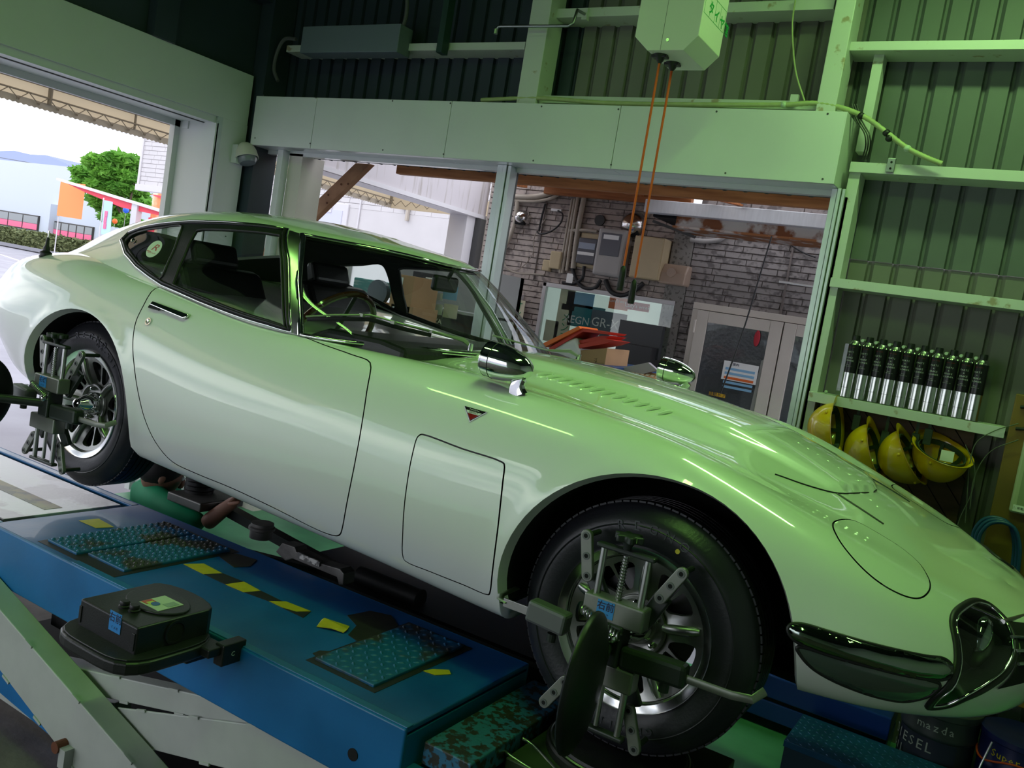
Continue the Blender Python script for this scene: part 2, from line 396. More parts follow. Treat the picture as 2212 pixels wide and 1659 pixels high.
# car frame: x towards the nose, y to the far side, z up from the front axle line; table heights are from the tyre foot
CM = car.matrix_basis.copy()
CMI = CM.inverted()
ZA = .32
def spline_basis(kn, t):
    kn = np.array(kn, float); n = len(kn); h = np.diff(kn)
    A = np.zeros((n, n)); B = np.zeros((n, n)); A[0, 0] = A[-1, -1] = 1
    for i in range(1, n-1):
        A[i, i-1] = h[i-1]; A[i, i] = 2*(h[i-1]+h[i]); A[i, i+1] = h[i]
        B[i, i-1] = 6/h[i-1]; B[i, i] = -6/h[i-1]-6/h[i]; B[i, i+1] = 6/h[i]
    Mx = np.linalg.solve(A, B)
    t = np.clip(t, kn[0], kn[-1]); k = np.clip(np.searchsorted(kn, t, side='right')-1, 0, n-2)
    hk = h[k]; a = (kn[k+1]-t)/hk; b = (t-kn[k])/hk; W = np.zeros((len(t), n)); r = np.arange(len(t))
    W[r, k] += a; W[r, k+1] += b
    W += ((a**3-a)*hk**2/6)[:, None]*Mx[k]+((b**3-b)*hk**2/6)[:, None]*Mx[k+1]
    return W
class Surf:
    """bicubic surface through rows (around the section) of stations (nose to tail), half of the car"""
    def __init__(s, rows, disp=None, mirror_front=True, mirror_rear=True, mirror_top=True):
        P = np.array(rows, float); s.nv, s.nu = P.shape[:2]
        du = np.linalg.norm(np.diff(P, axis=1), axis=2).mean(0); dv = np.linalg.norm(np.diff(P, axis=0), axis=2).mean(1)
        ku = np.concatenate([[0], np.cumsum(du)]); kv = np.concatenate([[0], np.cumsum(dv)]); s.U, s.V = ku[-1], kv[-1]; s.ku0, s.kv0 = ku, kv
        fl = np.array([1, -1, 1.])
        if mirror_front: P = np.concatenate([P[:, 2:0:-1]*fl, P], 1); ku = np.concatenate([-ku[2:0:-1], ku])
        if mirror_rear: P = np.concatenate([P, P[:, -2:-4:-1]*fl], 1); ku = np.concatenate([ku, 2*s.U-ku[-2-0-0:-4:-1] if not mirror_front else 2*s.U-ku[-2:-4:-1]])
        if mirror_top: P = np.concatenate([P, P[-2:-4:-1]*fl], 0); kv = np.concatenate([kv, 2*s.V-kv[-2:-4:-1]])
        s.P, s.ku, s.kv, s.disp = P, ku, kv, disp
    def ev(s, u, v):
        u = np.asarray(u, float); v = np.asarray(v, float)
        Wu = spline_basis(s.ku, u); Wv = spline_basis(s.kv, v)
        X = np.einsum('nu,nv,vuk->nk', Wu, Wv, s.P, optimize=True)
        if s.disp: X = s.disp(X)
        X[:, 2] -= ZA
        return X
    def nrm(s, u, v):
        e = 2e-3
        a = s.ev(np.clip(u+e, 0, s.U), v)-s.ev(np.clip(u-e, 0, s.U), v); b = s.ev(u, np.clip(v+e, 0, s.V))-s.ev(u, np.clip(v-e, 0, s.V))
        n = np.cross(a, b); L = np.linalg.norm(n, axis=1); L[L < 1e-12] = 1
        return n/L[:, None]
    def prep(s, nu, nv):
        s.gu = np.linspace(0, s.U, nu); s.gv = np.linspace(0, s.V, nv)
        UU, VV = np.meshgrid(s.gu, s.gv, indexing='ij'); s.fu, s.fv = UU.ravel(), VV.ravel()
        X = s.ev(s.fu, s.fv); Xr = X*np.array([1, -1, 1])
        vs = [CM @ Vector(p) for p in Xr]; tris = []
        for i in range(nu-1):
            for j in range(nv-1):
                a = i*nv+j; tris += [(a, a+nv, a+nv+1), (a, a+nv+1, a+1)]
        s.tris = tris; s.bvh = BVHTree.FromPolygons(vs, tris); s.wv = vs
    def uv_px(s, u, v):
        """parameter of the surface point (right half) seen at this pixel of the photograph"""
        hit = s.bvh.ray_cast(Vector(CPOS), Vector(pray(u, v)).normalized())
        if hit[0] is None:
            return None
        t = s.tris[hit[2]]; a, b, c = [s.wv[i] for i in t]; n = (b-a).cross(c-a); A = n.length_squared; p = hit[0]
        wa = (b-p).cross(c-p).dot(n)/A; wb = (c-p).cross(a-p).dot(n)/A; wc = 1-wa-wb
        return (sum(w*s.fu[i] for w, i in zip((wa, wb, wc), t)), sum(w*s.fv[i] for w, i in zip((wa, wb, wc), t)))
    def uv_near(s, p):
        """parameter nearest to a local right-half point (x, y>0 half, z)"""
        q = CM @ Vector((p[0], -abs(p[1]), p[2]-ZA)); hit = s.bvh.find_nearest(q)
        t = s.tris[hit[2]]; a, b, c = [s.wv[i] for i in t]; n = (b-a).cross(c-a); A = n.length_squared; p = hit[0]
        wa = (b-p).cross(c-p).dot(n)/A; wb = (c-p).cross(a-p).dot(n)/A; wc = 1-wa-wb
        return (sum(w*s.fu[i] for w, i in zip((wa, wb, wc), t)), sum(w*s.fv[i] for w, i in zip((wa, wb, wc), t)))
    def trace(s, px, sub=6, closed=True):
        q = [s.uv_px(*p) for p in px]; miss = [p for p, r in zip(px, q) if r is None]
        if miss: print('TRACE MISS', miss)
        q = [r for r in q if r is not None]
        return catmull(q, sub, closed) if sub > 1 else q
    def pts(s, poly, side=-1, off=0):
        u = np.array([p[0] for p in poly]); v = np.array([p[1] for p in poly]); X = s.ev(u, v)+off*s.nrm(u, v)*s.osign
        X[:, 1] *= side; return [Vector(p) for p in X]
def inside(poly, u, v):
    r = np.zeros(len(u), bool); n = len(poly); j = n-1
    for i in range(n):
        xi, yi = poly[i]; xj, yj = poly[j]
        c = ((yi > v) != (yj > v)) & (u < (xj-xi)*(v-yi)/((yj-yi) if yj != yi else 1e-12)+xi); r ^= c; j = i
    return r
def inset(S, poly, d):
    """move a closed (u,v) outline inwards by d metres measured on the surface"""
    P = np.array(poly); n = len(P); e = 1e-3
    X0 = S.ev(P[:, 0], P[:, 1]); Ju = (S.ev(P[:, 0]+e, P[:, 1])-X0)/e; Jv = (S.ev(P[:, 0], P[:, 1]+e)-X0)/e
    su = np.linalg.norm(Ju, axis=1)+1e-6; sv = np.linalg.norm(Jv, axis=1)+1e-6
    T = np.roll(P, -1, 0)-np.roll(P, 1, 0); tu = T[:, 0]*su; tv = T[:, 1]*sv; L = np.hypot(tu, tv)+1e-12
    area = .5*np.sum(P[:, 0]*np.roll(P[:, 1], -1)-np.roll(P[:, 0], -1)*P[:, 1]); sg = 1 if area > 0 else -1
    nu_, nv_ = -tv/L*sg, tu/L*sg
    return [(P[i, 0]+nu_[i]*d/su[i], P[i, 1]+nv_[i]*d/sv[i]) for i in range(n)]
def cut(S, polys):
    """triangulate the surface domain so that every outline is a clean edge; returns verts uv, tris, and a tag per tri"""
    nu, nv = len(S.gu), len(S.gv)
    vs = [Vector((a, b)) for a, b in zip(S.fu, S.fv)]; es = []
    for i in range(nu):
        for j in range(nv):
            if j < nv-1 and i in (0, nu-1): es.append((i*nv+j, i*nv+j+1))
            if i < nu-1 and j in (0, nv-1): es.append((i*nv+j, (i+1)*nv+j))
    for nm, poly in polys:
        b = len(vs); vs += [Vector((min(max(p[0], 0), S.U), min(max(p[1], 0), S.V))) for p in poly]; n = len(poly); es += [(b+i, b+(i+1) % n) for i in range(n)]
    r = delaunay_2d_cdt(vs, es, [], 0, 1e-6)
    uv = np.array([(p.x, p.y) for p in r[0]]); tr = np.array([f for f in r[2]]); cen = uv[tr].mean(1)
    tg = np.full(len(tr), -1)
    for k, (nm, poly) in enumerate(polys): tg[inside(poly, cen[:, 0], cen[:, 1])] = k
    return uv, tr, tg
def panel(S, uv, tris, name, mt, side, parent, off=0, center=None):
    used = np.unique(tris); mp = {a: i for i, a in enumerate(used)}
    u, v = uv[used, 0], uv[used, 1]; N = S.nrm(u, v)*S.osign; X = S.ev(u, v)+off*N
    X[:, 1] *= side; N[:, 1] *= side
    fs = [tuple(mp[a] for a in t) for t in tris]
    # orient
    t0 = np.array(fs); fn = np.cross(X[t0[:, 1]]-X[t0[:, 0]], X[t0[:, 2]]-X[t0[:, 0]]); dots = (fn*N[t0[:, 0]]).sum(1)
    fs = [f if d >= 0 else f[::-1] for f, d in zip(fs, dots)]
    me = bpy.data.meshes.new(name); me.from_pydata([tuple(p) for p in X], [], fs); me.materials.append(mt)
    for p in me.polygons: p.use_smooth = True
    me.update(); me.normals_split_custom_set_from_vertices([tuple(n) for n in N])
    o = bpy.data.objects.new(name, me); link(o, parent, keep=False); return o
def strip(S, poly, name, mt, side, parent, r=.006, ry=None, off=.002, closed=True, n=8):
    P = S.pts(poly, side, off); u = np.array([p[0] for p in poly]); v = np.array([p[1] for p in poly]); N = S.nrm(u, v)*S.osign; N[:, 1] *= side
    return MB().tube(P, r, n, closed, ry=ry, up=[Vector(a) for a in N]).build(name, mt, parent, smooth=True, keep=False, angle=80)

# ---- lower body: rows K0..K9 from the sill up to the centre line, stations nose to tail
K = []
K.append([(0.75,0,0.31),(0.71,0.25,0.31),(0.64,0.38,0.31),(0.5,0.52,0.31),(0.33,0.58,0.31),(0,0.6,0.24),(-0.35,0.6,0.205),(-0.75,0.6,0.2),(-1.2,0.6,0.2),(-1.6,0.6,0.2),(-2,0.6,0.205),(-2.35,0.6,0.23),(-2.7,0.58,0.3),(-2.86,0.53,0.33),(-2.97,0.44,0.35),(-3.03,0.28,0.36),(-3.06,0,0.36)])
K.append([(0.85,0,0.32),(0.8,0.29,0.32),(0.715,0.46,0.322),(0.545,0.62,0.325),(0.33,0.7,0.32),(0,0.715,0.25),(-0.35,0.712,0.213),(-0.75,0.705,0.212),(-1.2,0.705,0.212),(-1.6,0.705,0.212),(-2,0.71,0.215),(-2.35,0.71,0.24),(-2.72,0.7,0.315),(-2.92,0.64,0.34),(-3.05,0.52,0.36),(-3.12,0.34,0.37),(-3.15,0,0.37)])
K.append([(0.89,0,0.38),(0.855,0.31,0.378),(0.765,0.5,0.377),(0.585,0.67,0.385),(0.33,0.76,0.37),(0,0.778,0.33),(-0.35,0.778,0.31),(-0.75,0.77,0.31),(-1.2,0.768,0.31),(-1.6,0.768,0.31),(-2,0.77,0.32),(-2.35,0.78,0.35),(-2.74,0.76,0.4),(-2.97,0.7,0.43),(-3.14,0.58,0.45),(-3.24,0.37,0.46),(-3.28,0,0.46)])
K.append([(0.905,0,0.46),(0.865,0.31,0.452),(0.775,0.52,0.447),(0.595,0.7,0.46),(0.33,0.775,0.48),(0,0.797,0.5),(-0.35,0.798,0.5),(-0.75,0.792,0.5),(-1.2,0.79,0.5),(-1.6,0.79,0.5),(-2,0.795,0.51),(-2.35,0.805,0.53),(-2.75,0.79,0.56),(-3.02,0.74,0.58),(-3.2,0.62,0.59),(-3.3,0.4,0.6),(-3.33,0,0.6)])
K.append([(0.9,0,0.5),(0.86,0.3,0.495),(0.757,0.5,0.5),(0.575,0.665,0.535),(0.31,0.75,0.58),(0,0.782,0.63),(-0.35,0.778,0.65),(-0.75,0.768,0.65),(-1.2,0.765,0.65),(-1.6,0.765,0.65),(-2,0.775,0.665),(-2.35,0.79,0.68),(-2.75,0.77,0.69),(-3,0.715,0.69),(-3.17,0.6,0.69),(-3.27,0.38,0.69),(-3.31,0,0.69)])
K.append([(0.88,0,0.53),(0.84,0.28,0.53),(0.73,0.46,0.545),(0.565,0.61,0.592),(0.3,0.69,0.67),(0,0.72,0.745),(-0.35,0.722,0.765),(-0.75,0.718,0.76),(-1.2,0.715,0.752),(-1.6,0.718,0.757),(-2,0.73,0.785),(-2.35,0.745,0.8),(-2.75,0.72,0.795),(-2.98,0.67,0.775),(-3.13,0.56,0.765),(-3.23,0.36,0.77),(-3.27,0,0.77)])
K.append([(0.85,0,0.548),(0.8,0.26,0.555),(0.7,0.41,0.577),(0.545,0.53,0.628),(0.29,0.6,0.708),(0,0.62,0.785),(-0.35,0.63,0.812),(-0.75,0.64,0.812),(-1.2,0.66,0.797),(-1.6,0.665,0.8),(-2,0.665,0.83),(-2.35,0.66,0.85),(-2.75,0.62,0.85),(-2.96,0.58,0.82),(-3.1,0.5,0.8),(-3.19,0.33,0.805),(-3.24,0,0.81)])
K.append([(0.82,0,0.558),(0.765,0.22,0.57),(0.66,0.33,0.598),(0.51,0.42,0.648),(0.27,0.47,0.716),(0,0.485,0.768),(-0.35,0.49,0.8),(-0.75,0.5,0.81),(-1.2,0.55,0.79),(-1.6,0.56,0.79),(-2,0.5,0.82),(-2.35,0.5,0.85),(-2.75,0.48,0.855),(-2.94,0.44,0.835),(-3.07,0.4,0.82),(-3.16,0.28,0.82),(-3.21,0,0.825)])
K.append([(0.79,0,0.567),(0.73,0.15,0.586),(0.62,0.22,0.616),(0.47,0.28,0.672),(0.25,0.3,0.738),(0,0.31,0.79),(-0.35,0.32,0.825),(-0.75,0.34,0.83),(-1.2,0.35,0.8),(-1.6,0.4,0.79),(-2,0.35,0.82),(-2.35,0.35,0.85),(-2.75,0.33,0.86),(-2.93,0.31,0.845),(-3.05,0.28,0.83),(-3.13,0.2,0.83),(-3.18,0,0.835)])
K.append([(0.76,0,0.575),(0.7,0,0.598),(0.59,0,0.63),(0.44,0,0.697),(0.23,0,0.762),(0,0,0.81),(-0.35,0,0.84),(-0.75,0,0.845),(-1.2,0,0.81),(-1.6,0,0.8),(-2,0,0.82),(-2.35,0,0.85),(-2.75,0,0.86),(-2.92,0,0.85),(-3.03,0,0.84),(-3.1,0,0.84),(-3.14,0,0.84)])
def sstep(a, b, x):
    t = np.clip((x-a)/(b-a), 0, 1); return t*t*(3-2*t)
def body_disp(X):
    # power bulge along the bonnet
    x, y = X[:, 0], np.abs(X[:, 1])
    xf = .385-.26*y
    hh = .019+.012*sstep(.35, -.1, x)
    X[:, 2] += hh*(.35*np.clip(1-(y/.27)**2, 0, 1)+.65*sstep(.275, .215, y))*sstep(xf, xf-.014, x)*sstep(-1.05, -.9, x)
    # a soft lip round both wheel openings
    for cx, cz, R in ((.02, .345, .375), (-2.305, .335, .345)):
        r = np.hypot(x-cx, X[:, 2]-cz); k = np.exp(-((r-R)/.035)**2)*sstep(.66, .74, y)
        X[:, 1] += np.sign(X[:, 1])*.006*k
    return X
SB = Surf(K, body_disp); SB.osign = 1
SB.prep(190, 76)
tst = SB.nrm(np.array([SB.U*.5]), np.array([SB.V*.3]))[0]
SB.osign = 1 if tst[1] > 0 else -1

# ---- greenhouse: rows from the belt to the roof centre
G = []
G.append([(-.89,0,.835),(-.92,.30,.83),(-1.03,.52,.822),(-1.19,.63,.805),(-1.40,.675,.793),(-1.68,.685,.80),(-1.97,.685,.825),(-2.25,.675,.835),(-2.55,.655,.835),(-2.83,.60,.825),(-3.03,.50,.80),(-3.15,.36,.80),(-3.20,0,.81)])
G.append([(-.96,0,.90),(-.99,.29,.895),(-1.11,.50,.885),(-1.26,.61,.87),(-1.44,.658,.862),(-1.69,.668,.87),(-1.98,.668,.878),(-2.27,.645,.895),(-2.57,.60,.873),(-2.85,.53,.853),(-3.04,.43,.828),(-3.16,.32,.82),(-3.23,0,.825)])
G.append([(-1.08,0,1.005),(-1.12,.265,1.0),(-1.24,.455,.985),(-1.38,.56,.97),(-1.51,.613,.965),(-1.73,.63,.97),(-2.01,.63,.965),(-2.29,.60,.965),(-2.59,.535,.93),(-2.87,.46,.888),(-3.06,.37,.852),(-3.18,.27,.835),(-3.26,0,.835)])
G.append([(-1.24,0,1.118),(-1.29,.24,1.115),(-1.42,.40,1.108),(-1.52,.485,1.10),(-1.61,.535,1.098),(-1.80,.56,1.10),(-2.06,.56,1.085),(-2.32,.53,1.055),(-2.62,.46,1.0),(-2.89,.385,.935),(-3.08,.31,.88),(-3.20,.225,.848),(-3.285,0,.845)])
G.append([(-1.38,0,1.155),(-1.43,.17,1.155),(-1.52,.27,1.152),(-1.62,.33,1.152),(-1.70,.365,1.152),(-1.86,.38,1.158),(-2.10,.38,1.147),(-2.35,.355,1.118),(-2.64,.315,1.062),(-2.91,.265,.985),(-3.11,.21,.915),(-3.24,.15,.862),(-3.31,0,.85)])
G.append([(-1.56,0,1.178),(-1.62,0,1.182),(-1.70,0,1.187),(-1.79,0,1.19),(-1.87,0,1.193),(-1.98,0,1.188),(-2.16,0,1.178),(-2.40,0,1.152),(-2.68,0,1.10),(-2.94,0,1.025),(-3.14,0,.945),(-3.27,0,.88),(-3.33,0,.855)])
SG = Surf(G); SG.osign = 1; SG.prep(150, 60)
tst = SG.nrm(np.array([SG.U*.5]), np.array([SG.V*.3]))[0]
SG.osign = 1 if tst[1] > 0 else -1
# ---- outlines measured in the photograph, laid on the body surface
def circ_uv(S, cx, cz, R, y, a0, a1, n):
    out = []
    for i in range(n+1):
        a = a0+(a1-a0)*i/n; out.append(S.uv_near((cx+R*cos(a), y, cz+R*sin(a))))
    return out
def xz_uv(S, x, z, y0=1.2):
    """parameter of the right flank at given x, z (ray from outside along +y)"""
    hit = S.bvh.ray_cast(CM @ Vector((x, -y0, z-ZA)), (CM.to_3x3() @ Vector((0, 1, 0))))
    if hit[0] is None: return None
    l = CMI @ hit[0]; return S.uv_near((l.x, l.y, l.z+ZA))
def arch_uv(cx, cz, Rx, Rz, z0, lift=0):
    P = []
    a_s = math.asin(max(-1, min(1, (z0-cz)/Rz)))
    for i in range(41):
        a = a_s+(pi-2*a_s)*i/40
        P.append(xz_uv(SB, cx+Rx*cos(a), cz+Rz*sin(a)))
    P = [p for p in P if p]
    # close below the sill
    P += [(P[-1][0], -.05), (P[0][0], -.05)]
    return P
ARCHF = arch_uv(.025, .345, .385, .375, .27)
ARCHR = arch_uv(-2.305, .335, .345, .348, .25)
door_px = [(346,620),(372,626),(420,646),(520,682),(640,722),(700,744),(760,765),(801,783),(793,850),(779,940),(764,1020),(750,1090),(741,1140),(735,1156),(722,1158),(690,1147),(600,1102),(500,1055),(420,1022),(372,998),(335,955),(312,905),(300,860),(290,800),(286,740),(292,697),(310,658)]
hatch_px = [(907,938),(914,937),(1000,968),(1084,996),(1091,1003),(1088,1040),(1076,1150),(1066,1230),(1060,1280),(1055,1286),(1000,1264),(930,1236),(876,1213),(870,1204),(869,1150),(876,1060),(890,980),(900,945)]
lid_px = [(1797,1135),(1812,1122),(1845,1124),(1895,1150),(1950,1185),(1985,1215),(2005,1245),(2011,1268),(2003,1285),(1985,1294),(1960,1291),(1920,1273),(1880,1245),(1840,1205),(1810,1165)]
bonnet_line = [(1740,1059),(1790,1064),(1840,1061),(1884,1058)]
DOOR = SB.trace(door_px, 4); HATCH = SB.trace(hatch_px, 4); LID = SB.trace(lid_px, 5)
lampout_px = [(2056,1345),(2062,1325),(2085,1306),(2110,1298),(2135,1306),(2158,1325),(2180,1352),(2192,1385),(2190,1420),(2170,1455),(2130,1485),(2085,1507),(2040,1525),(2006,1527),(2020,1505),(2055,1470),(2066,1430),(2064,1390)]
LAMP = SB.trace(lampout_px, 4)
GAP = .0022
polysB = [('archf', ARCHF), ('archr', ARCHR), ('gapd', DOOR), ('door', inset(SB, DOOR, 2*GAP)), ('gaph', HATCH), ('hatch', inset(SB, HATCH, 2*GAP)), ('gapl', LID), ('lid', inset(SB, LID, 2*GAP)), ('lamp', LAMP)]
uvB, trB, tgB = cut(SB, polysB)
nm = [p[0] for p in polysB]
def sel(tg, names, lst): return np.isin(tg, [lst.index(n) for n in names])
for side in (-1, 1):
    panel(SB, uvB, trB[tgB == -1], 'body_shell', PAINT, side, car)
    for g_ in ('gapd', 'gaph', 'gapl'): panel(SB, uvB, trB[sel(tgB, [g_], nm)], 'gap_channel', BLACKRUB, side, car, off=-.006)
    d = panel(SB, uvB, trB[sel(tgB, ['door'], nm)], 'door', PAINT, side, car)
    if side < 0: door = d
    panel(SB, uvB, trB[sel(tgB, ['hatch'], nm)], 'side_hatch', PAINT, side, car, off=.0008)
    panel(SB, uvB, trB[sel(tgB, ['lid'], nm)], 'headlight_lid', PAINT, side, car, off=.0006)
# arch return flanges and wheel wells
for side in (-1, 1):
    for AR, cx, cz in ((ARCHF, .025, .345), (ARCHR, -2.305, .335)):
        A = SB.pts(AR[:-2], side); mb = MB(); n = len(A)
        B = [Vector((p.x+(cx-p.x)*.03, p.y-side*.03, p.z+(cz-ZA-p.z)*.03)) for p in A]
        Cc = [Vector((p.x+(cx-p.x)*-.03, side*.42, p.z+(cz-ZA-p.z)*-.05)) for p in A]
        mb.add(A+B, [(i, i+1, n+i+1, n+i) for i in range(n-1)]).build('arch_lip', PAINT, car, smooth=True, keep=False)
        mb = MB(); mb.add(B+Cc, [(i, i+1, n+i+1, n+i) for i in range(n-1)])
        mb.add(Cc, [tuple(range(n))]); mb.build('wheel_well', DARK, car, smooth=True, keep=False)
# floor pan and firewalls (dark underside)
fp = MB(); fp.box((-2.9, -.60, .235-ZA), (-2.66, .60, .26-ZA)); fp.box((-1.93, -.66, .215-ZA), (-.40, .66, .235-ZA)); fp.box((-2.7, -.42, .24-ZA), (.45, .42, .26-ZA))
fp.build('floor_pan', DARK, car, keep=False)

# ---- greenhouse outlines
dlo_px = [(262,520),(280,502),(310,491),(350,484),(412,479),(450,480),(520,484),(575,489),(622,497),(623,560),(625,640),(630,718),(580,703),(500,678),(430,651),(352,617),(325,599),(295,576),(272,550)]
qwin_px = [(271,524),(286,508),(312,498),(350,492),(395,489),(385,520),(367,563),(347,603),(325,589),(300,569),(281,546)]
dwin_px = [(425,499),(440,496),(520,499),(575,504),(606,509),(608,560),(611,640),(616,705),(580,693),(500,667),(430,640),(374,615),(390,572),(408,530)]
def poly_lin(S, px, corners_sub=3):
    q = [S.uv_px(*p) for p in px]; out = []
    for a, b in zip(q, q[1:]+q[:1]): out += [(a[0]+(b[0]-a[0])*k/corners_sub, a[1]+(b[1]-a[1])*k/corners_sub) for k in range(corners_sub)]
    return out
DLO = poly_lin(SG, dlo_px, 4)
QW = SG.trace(qwin_px, 4)
DW = poly_lin(SG, dwin_px, 4)
ws_low = SG.trace([(651,724),(700,733),(760,741),(820,747),(880,752),(940,757),(1000,762),(1050,766)], 4, closed=False)
ws_up = SG.trace([(654,508),(700,517),(760,528),(820,540),(880,553),(940,568),(985,580)], 4, closed=False)
# windscreen region in the half domain: from the pillar to the centre plane
uA = ws_low[0]; 
vl_c = np.interp(0, [0, 1], [ws_low[-1][1], 0]); 
wl = [p for p in ws_low if p[0] > .05]; wu = [p for p in ws_up if p[0] > .05]
WS = wl+[(0.0, wl[-1][1])]+[(0.0, wu[-1][1])]+wu[::-1]
print('ws low u', [round(p[0], 2) for p in (wl[0], wl[-1])], 'v', [round(p[1], 3) for p in (wl[0], wl[-1])], 'up', [tuple(np.round(p, 3)) for p in (wu[0], wu[-1])])
# rear glass in the fastback
def uvg(x, y, z): return SG.uv_near((x, y, z))
RW = [(SG.ku0[7]+.06, SG.kv0[4]), (SG.ku0[7]+.24, SG.kv0[3]+.015), (SG.ku0[9]+.03, SG.kv0[3]+.015), (SG.ku0[9]+.09, SG.kv0[4]), (SG.ku0[9]+.10, SG.V), (SG.ku0[7]-.02, SG.V)]
RW = [(a+(c-a)*k/8, b+(d-b)*k/8) for (a, b), (c, d) in zip(RW, RW[1:]+RW[:1]) for k in range(8)]
APX = [SG.uv_px(*p) for p in [(626,499),(628,560),(630,640),(634,720)]]
AP = APX+[wl[0], wu[0]]
AP = [(a[0]+(b[0]-a[0])*k/6, a[1]+(b[1]-a[1])*k/6) for a, b in zip(AP, AP[1:]+AP[:1]) for k in range(6)]
polysG = [('dlo', DLO), ('qw', QW), ('dw', DW), ('ap', AP), ('ws', WS), ('rw', RW)]
uvG, trG, tgG = cut(SG, polysG); nmg = [p[0] for p in polysG]
for side in (-1, 1):
    panel(SG, uvG, trG[tgG == -1], 'roof_shell', PAINT, side, car)
    panel(SG, uvG, trG[tgG == -1], 'headlining', DARK, side, car, off=-.018)
    panel(SG, uvG, trG[tgG == 0], 'window_frame', BLACKP, side, car, off=.0015)
    panel(SG, uvG, trG[tgG == 1], 'quarter_window', GLASS, side, car, off=-.003)
    panel(SG, uvG, trG[tgG == 2], 'door_window', GLASS, side, car, off=-.006)
    panel(SG, uvG, trG[tgG == 3], 'pillar_cover', CHROME2, side, car, off=.003)
    panel(SG, uvG, trG[tgG == 4], 'windscreen', GLASS, side, car, off=-.002)
    panel(SG, uvG, trG[tgG == 5], 'rear_window', GLASS, side, car, off=-.002)
    strip(SG, inset(SG, QW, .002), 'window_seal', BLACKRUB, side, car, r=.005, ry=.004)
    strip(SG, inset(SG, DLO, -.001), 'window_trim', CHROME, side, car, r=.0045, ry=.0045, off=.003)
    strip(SG, inset(SG, DLO, .010), 'window_seal', BLACKRUB, side, car, r=.006, ry=.006, off=.003)
    strip(SG, DW, 'window_seal', BLACKRUB, side, car, r=.005, ry=.007, off=.0)
    strip(SG, wl+[(0., wl[-1][1])], 'windscreen_seal', BLACKRUB, side, car, r=.009, ry=.006, closed=False, off=.0)
    strip(SG, wl+[(0., wl[-1][1])], 'windscreen_trim', CHROME, side, car, r=.006, ry=.005, closed=False, off=.005)
    strip(SG, [wl[0], ((wl[0][0]+wu[0][0])/2, (wl[0][1]+wu[0][1])/2), wu[0]], 'pillar_trim', CHROME, side, car, r=.013, ry=.008, closed=False, off=.003)
    strip(SG, wu+[(0., wu[-1][1])], 'windscreen_trim', CHROME, side, car, r=.007, ry=.005, closed=False, off=.004)
# ---------------------------------------------------------------- fittings on the body
def on(S, u, v, off=0):
    q = S.uv_px(u, v)
    if q is None: print('MISS on', u, v); return Vector((0, 0, 0)), Vector((0, -1, 0))
    X = S.pts([q], -1, off)[0]; N = S.nrm(np.array([q[0]]), np.array([q[1]]))[0]*S.osign; N[1] *= -1
    return X, Vector(N)
def mirror_y(o, name=None):
    """the same fitting on the far side of the car"""
    c = o.copy(); c.data = o.data.copy(); c.data.transform(Matrix.Diagonal((1, -1, 1, 1))); c.data.flip_normals(); col.objects.link(c); return c
# door handle: flat chrome pull with a lower lip
a, na = on(SB, 330, 657, .004); b, nb = on(SB, 408, 687, .004)
M_h = frame((a+b)/2, b-a, nb.cross(b-a)); L = (b-a).length
mb = MB(); 
mb.prism([(-L/2, -.008), (L/2-.012, -.012), (L/2, -.004), (L/2, .008), (-L/2+.004, .007)], .0, .009, 'z')
hd = mb.build('door_handle', CHROME, None, bevel=.0025, keep=False); hd.data.transform(M_h); hd.parent = door
mb = MB(); mb.prism([(-L/2, -.020), (-L/2+.05, -.016), (-L/2+.055, -.010), (-L/2, -.008)], .0, .006, 'z'); mb.box((-L*.42, -.010, -.003), (-L*.1, .002, .004))
h2 = mb.build('pull_tab', BLACKRUB, None, keep=False); h2.data.transform(M_h); h2.parent = hd
mirror_y(hd)
a, na = on(SB, 321, 695, .0); T = frame(a, Vector((1, 0, 0)), na.cross(Vector((1, 0, 0))))
def lathe_on(T, prof, n=28): 
    m = MB(); m.lathe(prof, n, T=T, axis='z'); return m
lk = lathe_on(T, [(.0001, .006), (.007, .007), (.009, .004), (.014, .004), (.015, -.002)]).build('door_lock', CHROME, None, smooth=True, keep=False); lk.parent = door
mirror_y(lk)
# triangular badge on the fender
b1, n1 = on(SB, 1004, 878, .001); b2, _ = on(SB, 1053, 892, .001); b3, _ = on(SB, 1016, 912, .001)
RED = mat('badge_red', (.28, .012, .012), .25, coat=.6); WENA = mat('badge_white', (.75, .75, .72), .3); BLKE = mat('badge_black', (.01, .01, .01), .25)
def tri(pts, h, name, m, par):
    n = n1*h; return MB().add([p-n1*.0015 for p in pts]+[p+n for p in pts], [(0, 1, 2), (5, 4, 3), (0, 3, 4, 1), (1, 4, 5, 2), (2, 5, 3, 0)]).build(name, m, par, keep=False, bevel=.0004)
bc = (b1+b2+b3)/3; bad = tri([b1, b2, b3], .003, 'fender_badge', CHROME, car)
s_ = lambda p, k: bc+(p-bc)*k
q1, q2, q3 = s_(b1, .86), s_(b2, .86), s_(b3, .86)
tri([q3, q1.lerp(q3, .45), q2.lerp(q3, .45)], .0042, 'red_field', RED, bad)
u1, u2 = q1.lerp(q3, .22), q2.lerp(q3, .22); l1, l2 = q1.lerp(q3, .43), q2.lerp(q3, .43)
MB().add([u1, u2, l2, l1]+[p+n1*.0042 for p in (u1, u2, l2, l1)], [(0,1,2,3),(7,6,5,4),(0,4,5,1),(1,5,6,2),(2,6,7,3),(3,7,4,0)]).build('white_band', WENA, bad, keep=False)
MB().add([q1, q2, u2, u1]+[p+n1*.0042 for p in (q1, q2, u2, u1)], [(0,1,2,3),(7,6,5,4),(0,4,5,1),(1,5,6,2),(2,6,7,3),(3,7,4,0)]).build('black_band', BLKE, bad, keep=False)
